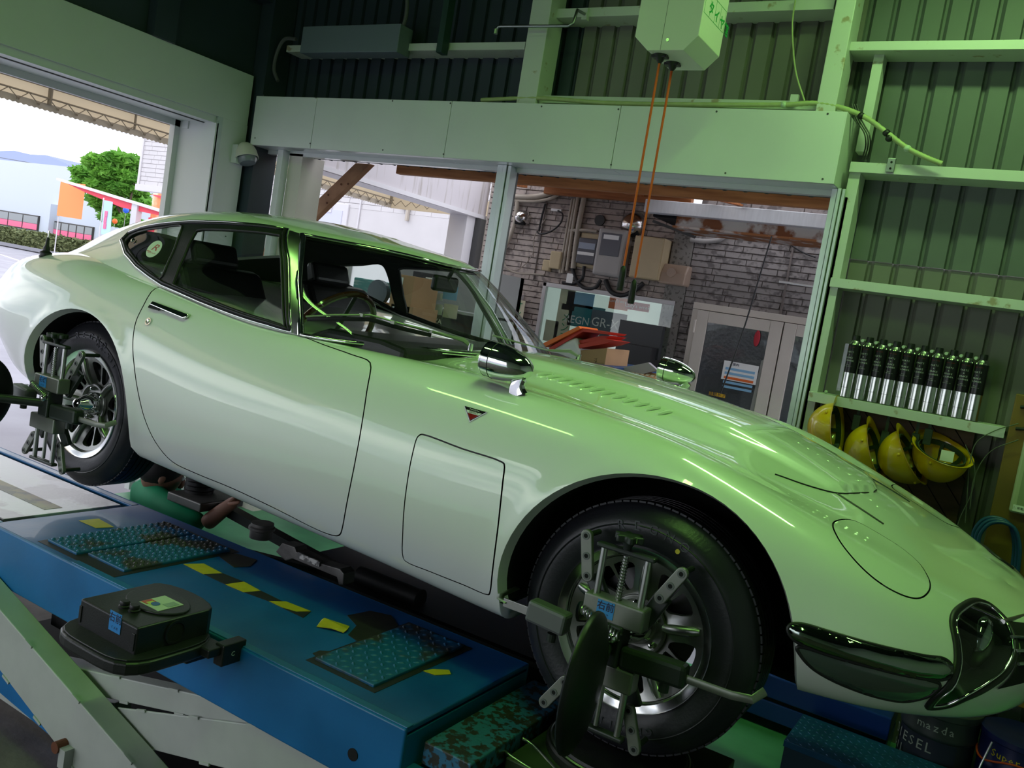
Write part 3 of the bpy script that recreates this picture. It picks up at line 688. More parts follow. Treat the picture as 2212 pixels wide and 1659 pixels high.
Tt = frame((u1+u2+l1+l2)/4+n1*.0044, u2-u1, n1.cross(u2-u1)); text_mesh('lettering', '2000GT', .0085, BLKE, Tt, bad, .0002, keep=False, sx=1.1)
Tt = frame((q1+q2+u2+u1)/4+n1*.0044, u2-u1, n1.cross(u2-u1)); text_mesh('lettering', 'TOYOTA', .0055, WENA, Tt, bad, .0002, keep=False, sx=1.5)
mirror_y(bad)
# fender mirrors: chrome bullet on a foot
def wing_mirror(bx, side):
    base = Vector(bx)
    mb = MB(); c = base+Vector((-.088, 0, .074))
    prof = []
    for i in range(17):
        t = i/16; prof.append((.0515*sqrt(max(0, 1-t**1.75))+.0008, t*.118))
    T = Matrix.Translation(c) @ Matrix.Rotation(radians(2), 4, 'Y')
    mb.lathe([(r, h) for r, h in prof], 36, T=T, axis='x')
    mr = mb.build('wing_mirror', CHROME, car, smooth=True, keep=False)
    MB().lathe([(.0515, -.030), (.052, -.001)] , 36, T=T, axis='x').build('mirror_shell', CHROME, mr, smooth=True, keep=False)
    MB().lathe([(.0515, -.004), (.0532, -.002), (.0515, 0.001)], 36, T=T, axis='x').build('seam_ring', BLACKRUB, mr, smooth=True, keep=False)
    MB().lathe([(.0001, -.027), (.048, -.027), (.0515, -.031), (.0522, -.026)], 36, T=T, axis='x').build('mirror_face', CHROME, mr, smooth=True, keep=False)
    ft = []
    for i in range(9):
        t = i/8; ft.append((base+Vector((-.0-.018*t*(1-t)*2+.002*t, 0, -.006+t*.052)), .031-.012*t))
    MB().tube([p for p, r in ft], [r for p, r in ft], 16, ry=.011, up=(0, 1, 0)).build('foot', CHROME, mr, smooth=True, keep=False)
    return mr
a, na = on(SB, 1120, 851, 0); wing_mirror(a, -1); wing_mirror((a.x, -a.y, a.z), 1)
# wiper arms
def wiper(px, side):
    P = [on(SG, u, v, .012)[0] for u, v in px]
    return P
WPA = mat('wiper_green_grey', (.30, .32, .27), .45, .6)
Pw = [on(SG, u, v, .016)[0] for u, v in [(665,689),(720,687),(800,688),(870,708),(930,722),(975,735)]]
wp = MB().tube([p-(Pw[-1]-Pw[0])*0 for p in Pw], .0035, 6).build('wiper', WPA, car, smooth=True, keep=False)
MB().tube([on(SG, u, v, .004)[0] for u, v in [(665,691),(720,690),(800,692),(870,712),(930,726)]], .004, 6, ry=.008).build('wiper_blade', BLACKRUB, wp, smooth=True, keep=False)
e, ne = on(SG, 1012, 757, .006)
MB().tube([Pw[3], Pw[5], on(SG, 995, 742, .02)[0], e+Vector((0, 0, .012))], [.004, .006, .008, .007], 8).build('wiper_arm', WPA, wp, smooth=True, keep=False)
MB().cyl(e-Vector((0, 0, .02)), e+Vector((0, 0, .02)), .010, 16).build('pivot', CHROME, wp, smooth=True, keep=False)
for (u, v) in [(782,687),(848,703),(928,722)]:
    c, _ = on(SG, u, v, .014); MB().cbox(c, (.016, .012, .01)).build('blade_clip', WPA, wp, keep=False)
P2 = [on(SG, u, v, .016)[0] for u, v in [(1085,740),(1130,752),(1170,772)] if SG.uv_px(u, v)]
q = Vector((-.93, .36, .872-ZA)); q1_ = Vector((-.905, .22, .875-ZA)); q2_ = Vector((-.90, .02, .89-ZA)); q3_ = Vector((-.925, -.16, .905-ZA))
w2 = MB().tube([q3_+Vector((0,0,.004)), q2_+Vector((0,0,.002)), q1_], .0035, 6).build('wiper', WPA, car, smooth=True, keep=False)
MB().tube([q1_, Vector((-.87, .33, .885-ZA)), Vector((-.86, .40, .868-ZA))], [.004, .008, .006], 8).build('wiper_arm', WPA, w2, smooth=True, keep=False)
MB().cyl(Vector((-.86, .40, .835-ZA)), Vector((-.86, .40, .875-ZA)), .010, 16).build('pivot', CHROME, w2, smooth=True, keep=False)
# bonnet shut line, grooves and louvres
def line_on(S, pxs, name, m, r=.0018, ry=.0012, side=-1, off=0):
    q = [S.uv_px(*p) for p in pxs]; return strip(S, catmull([a for a in q if a], 5), name, m, side, car, r, ry, off, closed=False, n=6)
def loc_line(pts, name, m, side, r=.0018, ry=.0012, off=0): return strip(SB, catmull([SB.uv_near(p) for p in pts], 5), name, m, side, car, r, ry, off, closed=False, n=6)
for sd in (-1, 1):
    loc_line([(.385, 0.002, .73), (.37, .06, .725), (.32, .25, .72), (.25, .33, .71), (.17, .38, .72)], 'bonnet_gap', BLACKRUB, sd, .0020, .0022, .0012)
    loc_line([(.318, .262, .72), (.45, .268, .68)], 'bonnet_slot', BLACKRUB, sd, .0045, .002, .001)
    for k in range(12):
        x0 = -.62+k*.038
        q0 = SB.pts([SB.uv_near((x0, .335, .82))], sd, .002)[0]; q1 = SB.pts([SB.uv_near((x0+.018, .275, .84))], sd, .003)[0]
        MB().tube([q0, (q0+q1)/2+Vector((0, 0, .003)), q1], [.003, .008, .003], 8, ry=.005, up=(0, 0, 1)).build('bonnet_louvre', PAINT, car, smooth=True, keep=False)
# front over-rider: chrome upper blade and lower marker lamp under clear plastic
LENS = mat('smoked_lens', (.05, .075, .06), .07, coat=1); BUMP = mat('dark_chrome', (.30, .36, .31), .07, 1, var=.3, scale=6)
up_px = [(1702,1360),(1708,1349),(1730,1348),(1800,1368),(1900,1396),(2000,1418),(2040,1424),(2055,1438),(2055,1455),(2042,1466),(2010,1467),(1940,1455),(1860,1434),(1780,1411),(1730,1391),(1708,1374)]
lo_px = [(1722,1398),(1736,1398),(1800,1418),(1880,1440),(1960,1458),(2012,1470),(2028,1476),(2022,1492),(1990,1508),(1950,1514),(1890,1503),(1820,1478),(1760,1446),(1732,1418)]
def raised(S, px, name, m, rim, h, sub=4, side=-1):
    out = S.trace(px, sub); uv, tr, tg = cut(S, [('a', out)])
    # crowned pad: height from the distance to the rim
    rimP = np.array([tuple(p) for p in S.pts(out, -1)])
    sel_ = tr[tg == 0]; used = np.unique(sel_); mp = {a: i for i, a in enumerate(used)}; u, v = uv[used, 0], uv[used, 1]
    X = S.ev(u, v); X[:, 1] *= -1; N = S.nrm(u, v)*S.osign; N[:, 1] *= -1
    d = np.min(np.linalg.norm(X[:, None]-rimP[None], axis=2), axis=1); w_ = d.max()+1e-9
    X = X+N*(h*np.sqrt(np.clip(1-(1-d/w_)**2, 0, 1))+.0015)[:, None]
    X[:, 1] *= -side
    me = bpy.data.meshes.new(name); me.from_pydata([tuple(p) for p in X], [], [tuple(mp[a] for a in t) for t in sel_]); me.materials.append(m)
    bm = bmesh.new(); bm.from_mesh(me); bmesh.ops.recalc_face_normals(bm, faces=bm.faces); bm.to_mesh(me); bm.free()
    for p in me.polygons: p.use_smooth = True
    o = bpy.data.objects.new(name, me); link(o, car, keep=False)
    r_ = strip(S, out, 'rim', rim, side, o, .0045, .004, .001); return o
for sd in (-1, 1):
    raised(SB, up_px, 'bumper_blade', BUMP, BLACKRUB, .016, side=sd)
    raised(SB, lo_px, 'marker_lamp', LENS, BLACKRUB, .006, side=sd)
# fog lamp behind a clear cover
LCOVER = glass('lamp_cover', (.55, .62, .58))
for sd in (-1, 1):
    lc = panel(SB, uvB, trB[sel(tgB, ['lamp'], nm)], 'lamp_cover', LCOVER, sd, car, off=.002)
    strip(SB, LAMP, 'cover_rim', BLACKRUB, sd, lc, .0085, .006, .001)
    strip(SB, inset(SB, LAMP, .010), 'cover_trim', CHROME, sd, lc, .0025, .003, .003)
    panel(SB, uvB, trB[sel(tgB, ['lamp'], nm)], 'lamp_bowl', BLACKP, sd, car, off=-.09)
    P = SB.pts(LAMP, sd, 0); Q = SB.pts(LAMP, sd, -.09); n_ = len(P)
    MB().add(P+Q, [(i, (i+1) % n_, n_+(i+1) % n_, n_+i) for i in range(n_)]).build('lamp_wall', BLACKP, car, smooth=True, keep=False)
    lx = Vector((.73, sd*.40, .50-ZA)); T = Matrix.Translation(lx) @ Matrix.Rotation(radians(90), 4, 'Z') @ Matrix.Identity(4)
    fl = MB().lathe([(.0001, .03), (.03, .026), (.058, .012), (.064, .0), (.062, -.01), (.045, -.04), (.01, -.055)], 32, T=Matrix.Translation(lx), axis='x').build('fog_lamp', CHROME, car, smooth=True, keep=False)
# grille mouth between the lamps
ml = [SB.uv_px(*p) for p in [(2163, 1345), (2186, 1360), (2200, 1388), (2198, 1425), (2180, 1462), (2150, 1488)]]; ml = [p for p in ml if p]
uvm = catmull(ml, 3)+[(0.0, ml[-1][1]), (0.0, ml[0][1])]
for sd in (-1, 1):
    uvx, trx, tgx = cut(SB, [('m', uvm)]); panel(SB, uvx, trx[tgx == 0], 'grille_opening', DARK, sd, car, off=.0035)
    strip(SB, [uvm[0], uvm[-1]], 'grille_surround', CHROME2, sd, car, .006, .006, .004, closed=False)
    for f in (.25, .5, .75):
        q = [(ml[0][0]*(1-k_/8), ml[0][1]+(ml[-2][1]-ml[0][1])*f) for k_ in range(9)]; strip(SB, q, 'grille_bar', CHROME2, sd, car, .004, .004, .006, closed=False)
    gl_ = SB.pts([(ml[2][0]*.86, ml[2][1]*.5+ml[3][1]*.5)], sd, .006)[0]; MB().cbox(gl_, (.02, .05, .11)).build('teal_marker', mat('teal_lens', (.04, .10, .10), .2, coat=.5), car, bevel=.006, keep=False)
# rear quarter bumper, aerial, tail panel, lamps
for sd in (-1, 1):
    q = [SB.pts([SB.uv_near(p)], sd, .016)[0] for p in [(-3.04, .68, .60), (-3.12, .63, .60), (-3.22, .52, .60), (-3.30, .38, .60)]]
    MB().tube(catmull([tuple(p) for p in q], 4), [.006]+[.022]*11+[.006], 12, ry=.012, up=(0, 0, 1)).build('rear_bumper', CHROME, car, smooth=True, keep=False)
    for yy in (.28, .42):
        c = SB.pts([SB.uv_near((-3.3, yy, .68))], sd, .0)[0]; MB().lathe([(.0001, -.03), (.04, -.026), (.052, -.006), (.055, .01)], 28, T=Matrix.Translation(c), axis='x').build('tail_lamp', RED, car, smooth=True, keep=False)
a, na = on(SB, 99, 551, 0)
ae = MB().lathe([(.0001, .075), (.006, .072), (.008, .04), (.014, .028), (.013, .018), (.024, .01), (.022, .0), (.027, -.01)], 20, T=Matrix.Translation(a), axis='z').build('aerial', BLACKRUB, car, smooth=True, keep=False)
MB().cyl(a+Vector((0, 0, .07)), a+Vector((0, 0, .1)), .003, 8).build('aerial_tip', CHROME, ae, keep=False)
# round sticker and catch in the quarter window
STK = mat('sticker_cream', (.62, .72, .56), .4)
c, n_ = on(SG, 333, 538, .0); T = frame(c, Vector((1, 0, 0)), n_.cross(Vector((1, 0, 0))).normalized()*1)
if T.col[2].to_3d().dot(n_) < 0: T = frame(c, Vector((1, 0, 0)), -n_.cross(Vector((1, 0, 0))))
sk = MB().lathe([(.0001, .0006), (.038, .0006), (.038, -.0004)], 32, T=T @ Matrix.Diagonal((.95, 1, 1, 1)), axis='z').build('round_sticker', STK, car, keep=False)
STR = mat('sticker_red', (.45, .06, .04), .4)
text_mesh('lettering', 'R', .040, STR, T @ Matrix.Translation((0, .006, .0008)), sk, .0001, keep=False, sx=1.5, shear=.35)
MB().box((-.032, -.014, .0007), (-.008, -.0115, .001), T).build('printed_line', STR, sk, keep=False)
text_mesh('lettering', 'ROCKY AUTO', .0072, STR, T @ Matrix.Translation((0, -.018, .0008)), sk, .0001, keep=False)
c, n_ = on(SG, 288, 520, .002); lathe_on(frame(c, Vector((1, 0, 0)), n_.cross(Vector((1, 0, 0)))), [(.0001, .006), (.008, .004), (.010, 0)]).build('window_catch', CHROME, car, smooth=True, keep=False)

# ---------------------------------------------------------------- cabin
cb = MB(); cb.box((-2.45, -.60, .24-ZA), (-1.0, .60, .26-ZA)); cb.box((-2.75, -.56, .26-ZA), (-2.40, .56, .70-ZA)); cb.box((-1.02, -.60, .26-ZA), (-.98, .60, .78-ZA))
cb.build('cabin_floor', DARK, car, keep=False)
for sd in (-1, 1):
    MB().add([(-2.5, sd*.62, .25-ZA), (-1.05, sd*.62, .25-ZA), (-1.20, sd*.60, .785-ZA), (-2.3, sd*.62, .80-ZA)], [(0, 1, 2, 3)]).build('door_card', SEATM, car, keep=False)
MB().prism([(-1.34, .60-ZA), (-1.36, .80-ZA), (-1.28, .835-ZA), (-1.05, .845-ZA), (-.95, .835-ZA), (-.95, .55-ZA)], -.60, .60, 'y').build('dashboard', SEATM, car, bevel=.015, keep=False)
MB().prism([(-2.1, .26-ZA), (-2.1, .47-ZA), (-1.5, .50-ZA), (-1.33, .66-ZA), (-1.33, .26-ZA)], -.09, .09, 'y').build('centre_console', SEATM, car, bevel=.01, keep=False)
for sd in (-1, 1):
    y0 = sd*.34
    MB().prism([(-2.0, .30-ZA), (-2.02, .44-ZA), (-1.60, .48-ZA), (-1.50, .44-ZA), (-1.50, .32-ZA)], y0-.23, y0+.23, 'y').build('seat_cushion', SEATM, car, bevel=.03, keep=False, seg=3)
    MB().prism([(-2.03, .42-ZA), (-2.22, .88-ZA), (-2.19, .93-ZA), (-2.12, .92-ZA), (-2.06, .82-ZA), (-1.90, .46-ZA)], y0-.21, y0+.21, 'y').build('seat_back', SEATM, car, bevel=.03, keep=False, seg=3)
    MB().prism([(-2.22, .90-ZA), (-2.25, 1.0-ZA), (-2.20, 1.02-ZA), (-2.16, .93-ZA)], y0-.12, y0+.12, 'y').build('headrest', SEATM, car, bevel=.02, keep=False, seg=3)
MB().box((-2.9, -.48, .80-ZA), (-2.35, .48, .815-ZA)).build('parcel_shelf', DARK, car, keep=False)
WOODR = mat('steering_wood', (.05, .012, .006), .2, coat=1)
sc_ = Vector((-1.50, -.34, .78-ZA)); T = Matrix.Translation(sc_) @ Matrix.Rotation(radians(-62), 4, 'Y')
sw = MB().tube([T @ Vector((.19*cos(a), .19*sin(a), 0)) for a in np.linspace(0, 2*pi, 40, endpoint=False)], .012, 8, closed=True).build('steering_wheel', WOODR, car, smooth=True, keep=False)
for a in (0, 2.1, 4.2): MB().tube([T @ Vector((.02*cos(a), .02*sin(a), -.01)), T @ Vector((.185*cos(a), .185*sin(a), 0))], .008, 6).build('wheel_spoke', BLACKP, sw, keep=False)
MB().cyl(T @ Vector((0, 0, .0)), T @ Vector((0, 0, -.30)), .025, 12).build('steering_column', BLACKP, sw, keep=False)
rc = Vector((-1.27, -.02, 1.045-ZA))
rm = MB().cbox(rc, (.025, .21, .06), Matrix.Rotation(radians(12), 3, 'Z')).build('interior_mirror', BLACKP, car, bevel=.012, keep=False, seg=3)
MB().cyl(rc, rc+Vector((.03, 0, .07)), .008, 8).build('mirror_stem', BLACKP, rm, keep=False)

# ---------------------------------------------------------------- wheels
ALLOY = mat('alloy_grey', (.42, .43, .40), .34, 1, var=.25, scale=9); LIP = mat('polished_lip', (.80, .82, .80), .16, 1, var=.1, scale=6)
YELD = mat('yellow_dot', (.75, .55, .05), .5)
def plate2d(outer, holes, zfn, thick, name, m, parent, T):
    """flat casting with holes: outer/hole outlines in (a, b), front depth zfn(r)"""
    vs = []; es = []
    for ring in [outer]+holes:
        b = len(vs); vs += [Vector(p) for p in ring]; n = len(ring); es += [(b+i, b+(i+1) % n) for i in range(n)]
    for r in (.055, .075, .095, .115, .135, .155): vs += [Vector((r*cos(a), r*sin(a))) for a in np.linspace(0, 2*pi, 60, endpoint=False)]
    R_ = delaunay_2d_cdt(vs, es, [], 0, 1e-6); uv = np.array([(p.x, p.y) for p in R_[0]]); tr = np.array([f for f in R_[2]]); c = uv[tr].mean(1)
    keep = inside(outer, c[:, 0], c[:, 1])
    for h in holes: keep &= ~inside(h, c[:, 0], c[:, 1])
    tr = tr[keep]; mb = MB(); N = len(uv)
    F_ = [T @ Vector((p[0], zfn(math.hypot(*p), atan2(p[1], p[0])), p[1])) for p in uv]; B_ = [T @ Vector((p[0], zfn(math.hypot(*p), atan2(p[1], p[0]))+thick, p[1])) for p in uv]
    fs = [tuple(t) for t in tr]+[tuple(int(a)+N for a in t[::-1]) for t in tr]
    cnt = {}
    for t in tr:
        for i in range(3): e = (int(t[i]), int(t[(i+1) % 3])); cnt[e] = 1
    for (a, b) in cnt:
        if (b, a) not in cnt: fs.append((b, a, a+N, b+N))
    mb.add(F_+B_, fs); return mb.build(name, m, parent, smooth=True, keep=False, angle=50)
def wheel(x, side, zc, text2, steer=0, rot=0):
    T = Matrix.Translation((x, side*.72, zc-ZA)) @ Matrix.Rotation(radians(steer), 4, 'Z')
    if side > 0: T = T @ Matrix.Rotation(pi, 4, 'Z')
    # local y is inwards from the outer face
    w_ = .178
    R0 = .318
    prof = [(.196, .028), (.204, .006), (.222, -.003), (.250, -.009), (.272, -.008), (.289, .004), (.298, .013), (.305, .019), (.313, .028), (R0, .048)]
    for k in range(5):
        y0 = .055+k*.022; prof += [(R0+.001, y0), (R0+.001, y0+.005), (R0-.006, y0+.006), (R0-.006, y0+.010), (R0+.001, y0+.011)]
    prof += [(R0, w_-.03), (.305, w_-.014), (.285, w_), (.24, w_+.004), (.205, w_-.01), (.196, w_-.03)]
    wh = MB().lathe(prof, 96, T=T).build('tyre', TYRE, car, smooth=True, keep=False, angle=35)
    # shoulder tread blocks
    mb = MB()
    for k in range(90):
        a = 2*pi*k/90; Rr = Matrix.Rotation(-a, 4, 'Y')
        mb.box((R0-.004, .033, -.0088), (R0+.0008, .052, .0088), T @ Rr)
    tb = mb.build('tread_blocks', TYRE, wh, keep=False); tb['kind'] = 'stuff'
    MB().lathe([(.262, -.0095), (.264, -.0112), (.266, -.0095)], 96, T=T).build('sidewall_rib', TYRE, wh, smooth=True, keep=False)
    # raised lettering
    SID = mat('sidewall_lettering', (.060, .062, .075), .32) if 'sidewall_lettering' not in bpy.data.materials else bpy.data.materials['sidewall_lettering']
    def arc_text(s, r, a0, da, size):
        for k, ch in enumerate(s):
            if ch == ' ': continue
            a = radians(a0)-radians(da)*k
            Tt = T @ Matrix.Rotation(-(a-pi/2), 4, 'Y') @ Matrix.Translation((0, -.0098, r)) @ Matrix.Rotation(pi/2, 4, 'X')
            text_mesh('sidewall_letter', ch, size, SID, Tt, wh, .0009, keep=False)
    if side < 0:
        arc_text('REGNO', .262, 108, 9.5, .034)
        arc_text('GR-XII', .245, 296 if not text2 else 78, 6, .026)
        if not text2: MB().cyl(T @ Vector((.075, -.0085, .232)), T @ Vector((.075, -.0105, .232)), .006, 12).build('balance_dot', YELD, wh, keep=False)
    # rim barrel and polished lip
    MB().lathe([(.2085, .012), (.2095, .003), (.2075, -.001), (.204, .001), (.187, .006), (.1835, .012), (.1815, .026), (.180, .030), (.178, .055), (.165, .16), (.19, .175)], 72, T=T).build('rim_lip', LIP, car, smooth=True, keep=False, angle=30)
    # cast spider: five broad spokes, each window split by a thin web
    outer = [(.181*cos(a), .181*sin(a)) for a in np.linspace(0, 2*pi, 120, endpoint=False)]; holes = []
    for k in range(5):
        ac = 2*pi*(k+.5)/5+radians(90+rot)
        for s in (-1, 1):
            # each half window
            a_in0, a_in1 = radians(3.0), radians(15); a_o0, a_o1 = radians(1.8), radians(22.5)
            P = [(.092, a_in0*1.2), (.092, a_in1*.8), (.105, a_in1*1.15), (.155, a_o1), (.163, a_o1*.88), (.166, a_o1*.5), (.163, a_o0*1.4), (.150, a_o0)]
            P = [(r*cos(ac+s*t), r*sin(ac+s*t)) for r, t in P]
            holes.append(catmull([p for p in P], 2, True))
    def zf(r, a):
        t = min(1, max(0, (r-.055)/.125)); k = cos(5*(a-radians(90+rot)))
        return .052-.032*t**1.4-.012*max(0, k)**2*sin(pi*min(1, t*1.05))
    plate2d(outer, holes, zf, .016, 'wheel_spider', ALLOY, car, T)
    for k in range(5):
        a = radians(90+rot)+2*pi*k/5; da = .055
        MB().tube([T @ Vector((r*cos(a), zf(r, a)-.004, r*sin(a))) for r in (.075, .10, .13, .16, .175)], [.010, .013, .013, .012, .008], 10).build('spoke_ridge', ALLOY, car, smooth=True, keep=False)
    MB().lathe([(.078, .046), (.076, .038), (.070, .038), (.066, .052), (.045, .058), (.0001, .06)], 48, T=T).build('hub_ring', ALLOY, car, smooth=True, keep=False)
    MB().lathe([(.045, .055), (.044, .035), (.036, .02), (.030, -.004), (.021, -.016), (.018, -.030), (.010, -.036), (.0001, -.038)], 40, T=T).build('centre_cap', CHROME, car, smooth=True, keep=False)
    for k in range(5):
        a = 2*pi*(k+.5)/5; MB().lathe([(.0001, .034), (.006, .036), (.008, .05), (.010, .06)], 12, T=T @ Matrix.Translation((.058*cos(a), 0, .058*sin(a)))).build('wheel_nut', CHROME, car, smooth=True, keep=False)
    MB().lathe([(.14, .10), (.04, .09), (.0001, .09)], 40, T=T).build('brake_disc', mat('brake_disc', (.10, .10, .10), .5, .8) if 'brake_disc' not in bpy.data.materials else bpy.data.materials['brake_disc'], car, keep=False)
wheel(0, -1, .32, False, 0, 0); wheel(0, 1, .32, False)
wheel(-2.33, -1, .32, True, 0, 20); wheel(-2.33, 1, .32, True)
# underbody bits seen below the sill
MB().tube([(-2.2, .2, .22-ZA), (-1.2, .2, .17-ZA), (-.4, .15, .18-ZA)], .03, 10).build('exhaust_pipe', mat('rusty_exhaust', (.10, .08, .06), .6, .6, var=.4), car, smooth=True, keep=False)
MB().cyl((-1.9, -.15, .2-ZA), (-1.3, -.15, .17-ZA), .07, 20).build('silencer', mat('silencer_grey', (.06, .06, .06), .5, .7, var=.4), car, smooth=True, keep=False)
# ================================================================= ALIGNMENT LIFT
BLUE = mat('blue_lift_paint', (.003, .15, .39), .34, col2=(.004, .10, .26), scale=3, thr=(.25, .6), bump=.12, bscale=60, coat=.15, rvar=.15)
BLUET = mat('blue_deck_green_offset', (.004, .115, .40), .36, col2=(.005, .07, .25), scale=3, thr=(.25, .6), bump=.12, bscale=60, coat=.1, rvar=.2)  # lift paint made bluer to counter the green lamp light on the deck
BLUED = mat('blue_worn_plate', (.008, .11, .26), .45, col2=(.045, .045, .04), scale=7, thr=(.42, .5), bump=.3, bscale=50)
GREYB = mat('worn_slide_plate', (.42, .42, .50), .30, col2=(.16, .14, .17), scale=5, thr=(.44, .5), bump=.15, bscale=60)
YEL = mat('yellow_tape', (.62, .47, .02), .45, var=.15, scale=30); BLKT = mat('black_tape', (.02, .022, .022), .5)
ARMW = mat('pale_green_steel', (.42, .46, .42), .45, var=.12, scale=8, bump=.1)
CHIP = mat('chipped_blue', (.03, .15, .27), .5, col2=(.03, .03, .025), scale=48, thr=(.46, .54), bump=.4, bscale=60)
PX0, PX1, PY0, PY1, PZ, PB = -4.2, -.375, -.357, .236, .03, -.163
lift = thing('alignment_lift', 'blue alignment lift on pale scissor arms with raised grip plates and torn hazard tape', 'car lift', (-2.0, -.06, FZ))
mb = MB()
mb.box((PX0, PY0, PB), (PX1, PY0+.012, PZ)); mb.build('side_skirt', BLUE, lift, bevel=.006, seg=3)
MB().box((PX0, PY1-.012, PB), (PX1, PY1, PZ)).build('side_skirt', BLUE, lift, bevel=.006)
MB().box((PX0, PY0+.010, PZ-.012), (-2.22, PY0+.045, PZ)).build('deck_edge', BLUE, lift, bevel=.004)
MB().box((PX0, PY1-.045, PZ-.012), (-2.22, PY1-.010, PZ)).build('deck_edge', BLUE, lift, bevel=.004)
MB().box((-2.22, PY0+.006, PZ-.014), (PX1, PY1-.006, PZ)).build('deck_plate', BLUET, lift, bevel=.004, seg=2)
MB().box((PX0, PY0+.04, PZ-.05), (-2.2, PY1-.04, PZ-.04)).build('deck_recess', DARK, lift)
MB().box((PX1-.012, PY0+.01, PB), (PX1, PY1-.01, PZ-.02)).build('end_plate', BLUE, lift, bevel=.002)
MB().cyl((-.52, PY0-.002, -.095), (-.52, PY0+.02, -.095), .016, 20).build('skirt_hole', DARK, lift)
# rear slide plate with worn tape
MB().box((-4.1, PY0+.06, PZ-.03), (-2.25, PY1-.07, PZ-.002)).build('slide_plate', GREYB, lift, bevel=.003)
MB().box((-4.1, -.12, PZ-.0019), (-2.30, -.05, PZ-.0010)).build('worn_tape', mat('worn_tape', (.45, .37, .28), .5, col2=(.28, .25, .26), scale=18, thr=(.45, .55)), lift)
MB().box((-1.75, PY0+.004, PZ-.001), (PX1, PY0+.030, PZ+.003)).build('edge_ridge', BLUE, lift, bevel=.002)
# grip plates with raised studs
def grip(x0, x1, y0, y1, name, m, nx, ny, z=PZ, diag=False):
    p_ = MB().box((x0, y0, z-.002), (x1, y1, z+.009)).build(name, m, lift, bevel=.003)
    mb = MB()
    for i in range(nx):
        for j in range(ny):
            x = x0+(x1-x0)*(i+.5)/nx; y = y0+(y1-y0)*(j+.5+(.25 if i % 2 else -.0))/ny
            if y > y1-.006: continue
            if diag:
                a = radians(45 if (i+j) % 2 else -45); mb.lathe([(.0001, .0035), (.5, .0025), (1, 0)], 8, T=Matrix.Translation((x, y, z+.009)) @ Matrix.Rotation(a, 4, 'Z') @ Matrix.Diagonal((.012, .0045, 1, 1)), axis='z')
            else: mb.lathe([(.0001, .0055), (.0045, .0046), (.0078, 0)], 8, T=Matrix.Translation((x, y, z+.009)), axis='z')
    s = mb.build('raised_studs', m, p_, smooth=True); s['kind'] = 'stuff'; return p_
grip(-1.965, -1.80, -.305, .155, 'grip_plate', BLUED, 7, 17)
grip(-1.785, -1.59, -.275, .150, 'grip_plate', BLUED, 8, 16)
grip(-.775, -.565, -.255, .160, 'grip_plate', BLUED, 8, 14, diag=True)
for (x0, x1, y0, y1) in ((-1.98, -1.57, -.33, .175), (-.79, -.545, -.275, .178)):
    MB().box((x0, y0, PZ-.001), (x1, y1, PZ+.0012)).build('plate_edge', BLKT, lift)
# hazard tape pieces along the runway
def tape(pts, m, nm_): 
    z = PZ+.0008; q = [at(u, v, 'z', PZ+.0005) for u, v in pts]
    MB().prism([(p.x, p.y) for p in q], z, z+.0012, 'z').build(nm_, m, lift)
tape([(170,1125),(213,1121),(246,1139),(208,1141)], YEL, 'yellow_tape')
tape([(396,1219),(440,1218),(480,1239),(440,1241)], YEL, 'yellow_tape'); tape([(441,1241),(481,1239),(526,1257),(487,1263)], BLKT, 'black_tape')
tape([(487,1263),(527,1257),(563,1277),(527,1280)], YEL, 'yellow_tape'); tape([(528,1280),(564,1277),(611,1300),(580,1299)], BLKT, 'black_tape')
tape([(581,1299),(618,1300),(672,1321),(640,1322),(610,1313)], YEL, 'yellow_tape'); tape([(611,1314),(640,1322),(671,1322),(655,1335)], BLKT, 'black_tape')
tape([(914,1450),(935,1446),(970,1448),(974,1457),(940,1459)], YEL, 'yellow_tape')
# torn, curled tape scrap
q = [at(u, v, 'z', PZ+.004) for u, v in [(684,1353),(694,1342),(700,1341),(755,1354),(750,1364),(742,1366),(715,1360)]]
mb = MB(); n = len(q); vs = [(p.x, p.y, PZ+.002+.012*((i*37) % 5)/5) for i, p in enumerate(q)]; mb.add(vs+[(a, b, c+.002) for a, b, c in vs], [tuple(range(n)), tuple(range(2*n-1, n-1, -1))]+[(i, i+n, (i+1) % n+n, (i+1) % n) for i in range(n)]); mb.build('torn_tape', YEL, lift)
RUSTP = mat('scraped_patch', (.035, .035, .03), .5, var=.4, scale=20)
tape([(750,1330),(800,1320),(845,1330),(860,1352),(820,1375),(775,1388),(752,1372),(770,1352)], RUSTP, 'scraped_patch')
tape([(675,1412),(690,1406),(718,1408),(705,1416),(800,1480),(790,1482),(690,1425)], RUSTP, 'scraped_patch')
tape([(470,1200),(510,1196),(555,1210),(540,1224),(505,1226)], RUSTP, 'scraped_patch')
# front recess: chipped cover tray, turntable bridge
MB().box((-.355, -.30, -.07), (-.215, .235, -.012)).build('cover_tray', CHIP, lift, bevel=.004)
MB().box((-.375, -.335, -.085), (-.19, -.30, -.075)).build('tray_lip', BLUE, lift, bevel=.002)
MB().box((-.375, -.335, -.13), (.60, .26, -.085)).build('front_deck', mat('dark_deck', (.03, .05, .045), .4, var=.4), lift, bevel=.004)
MB().box((PX1, PY0, PB), (.7, PY0+.012, -.10)).build('front_skirt', BLUE, lift)
# far runway, same lift
o = 1.562
MB().box((PX0, PY0+o, PB), (PX1, PY1+o, PZ)).build('far_runway', BLUET, lift, bevel=.005)
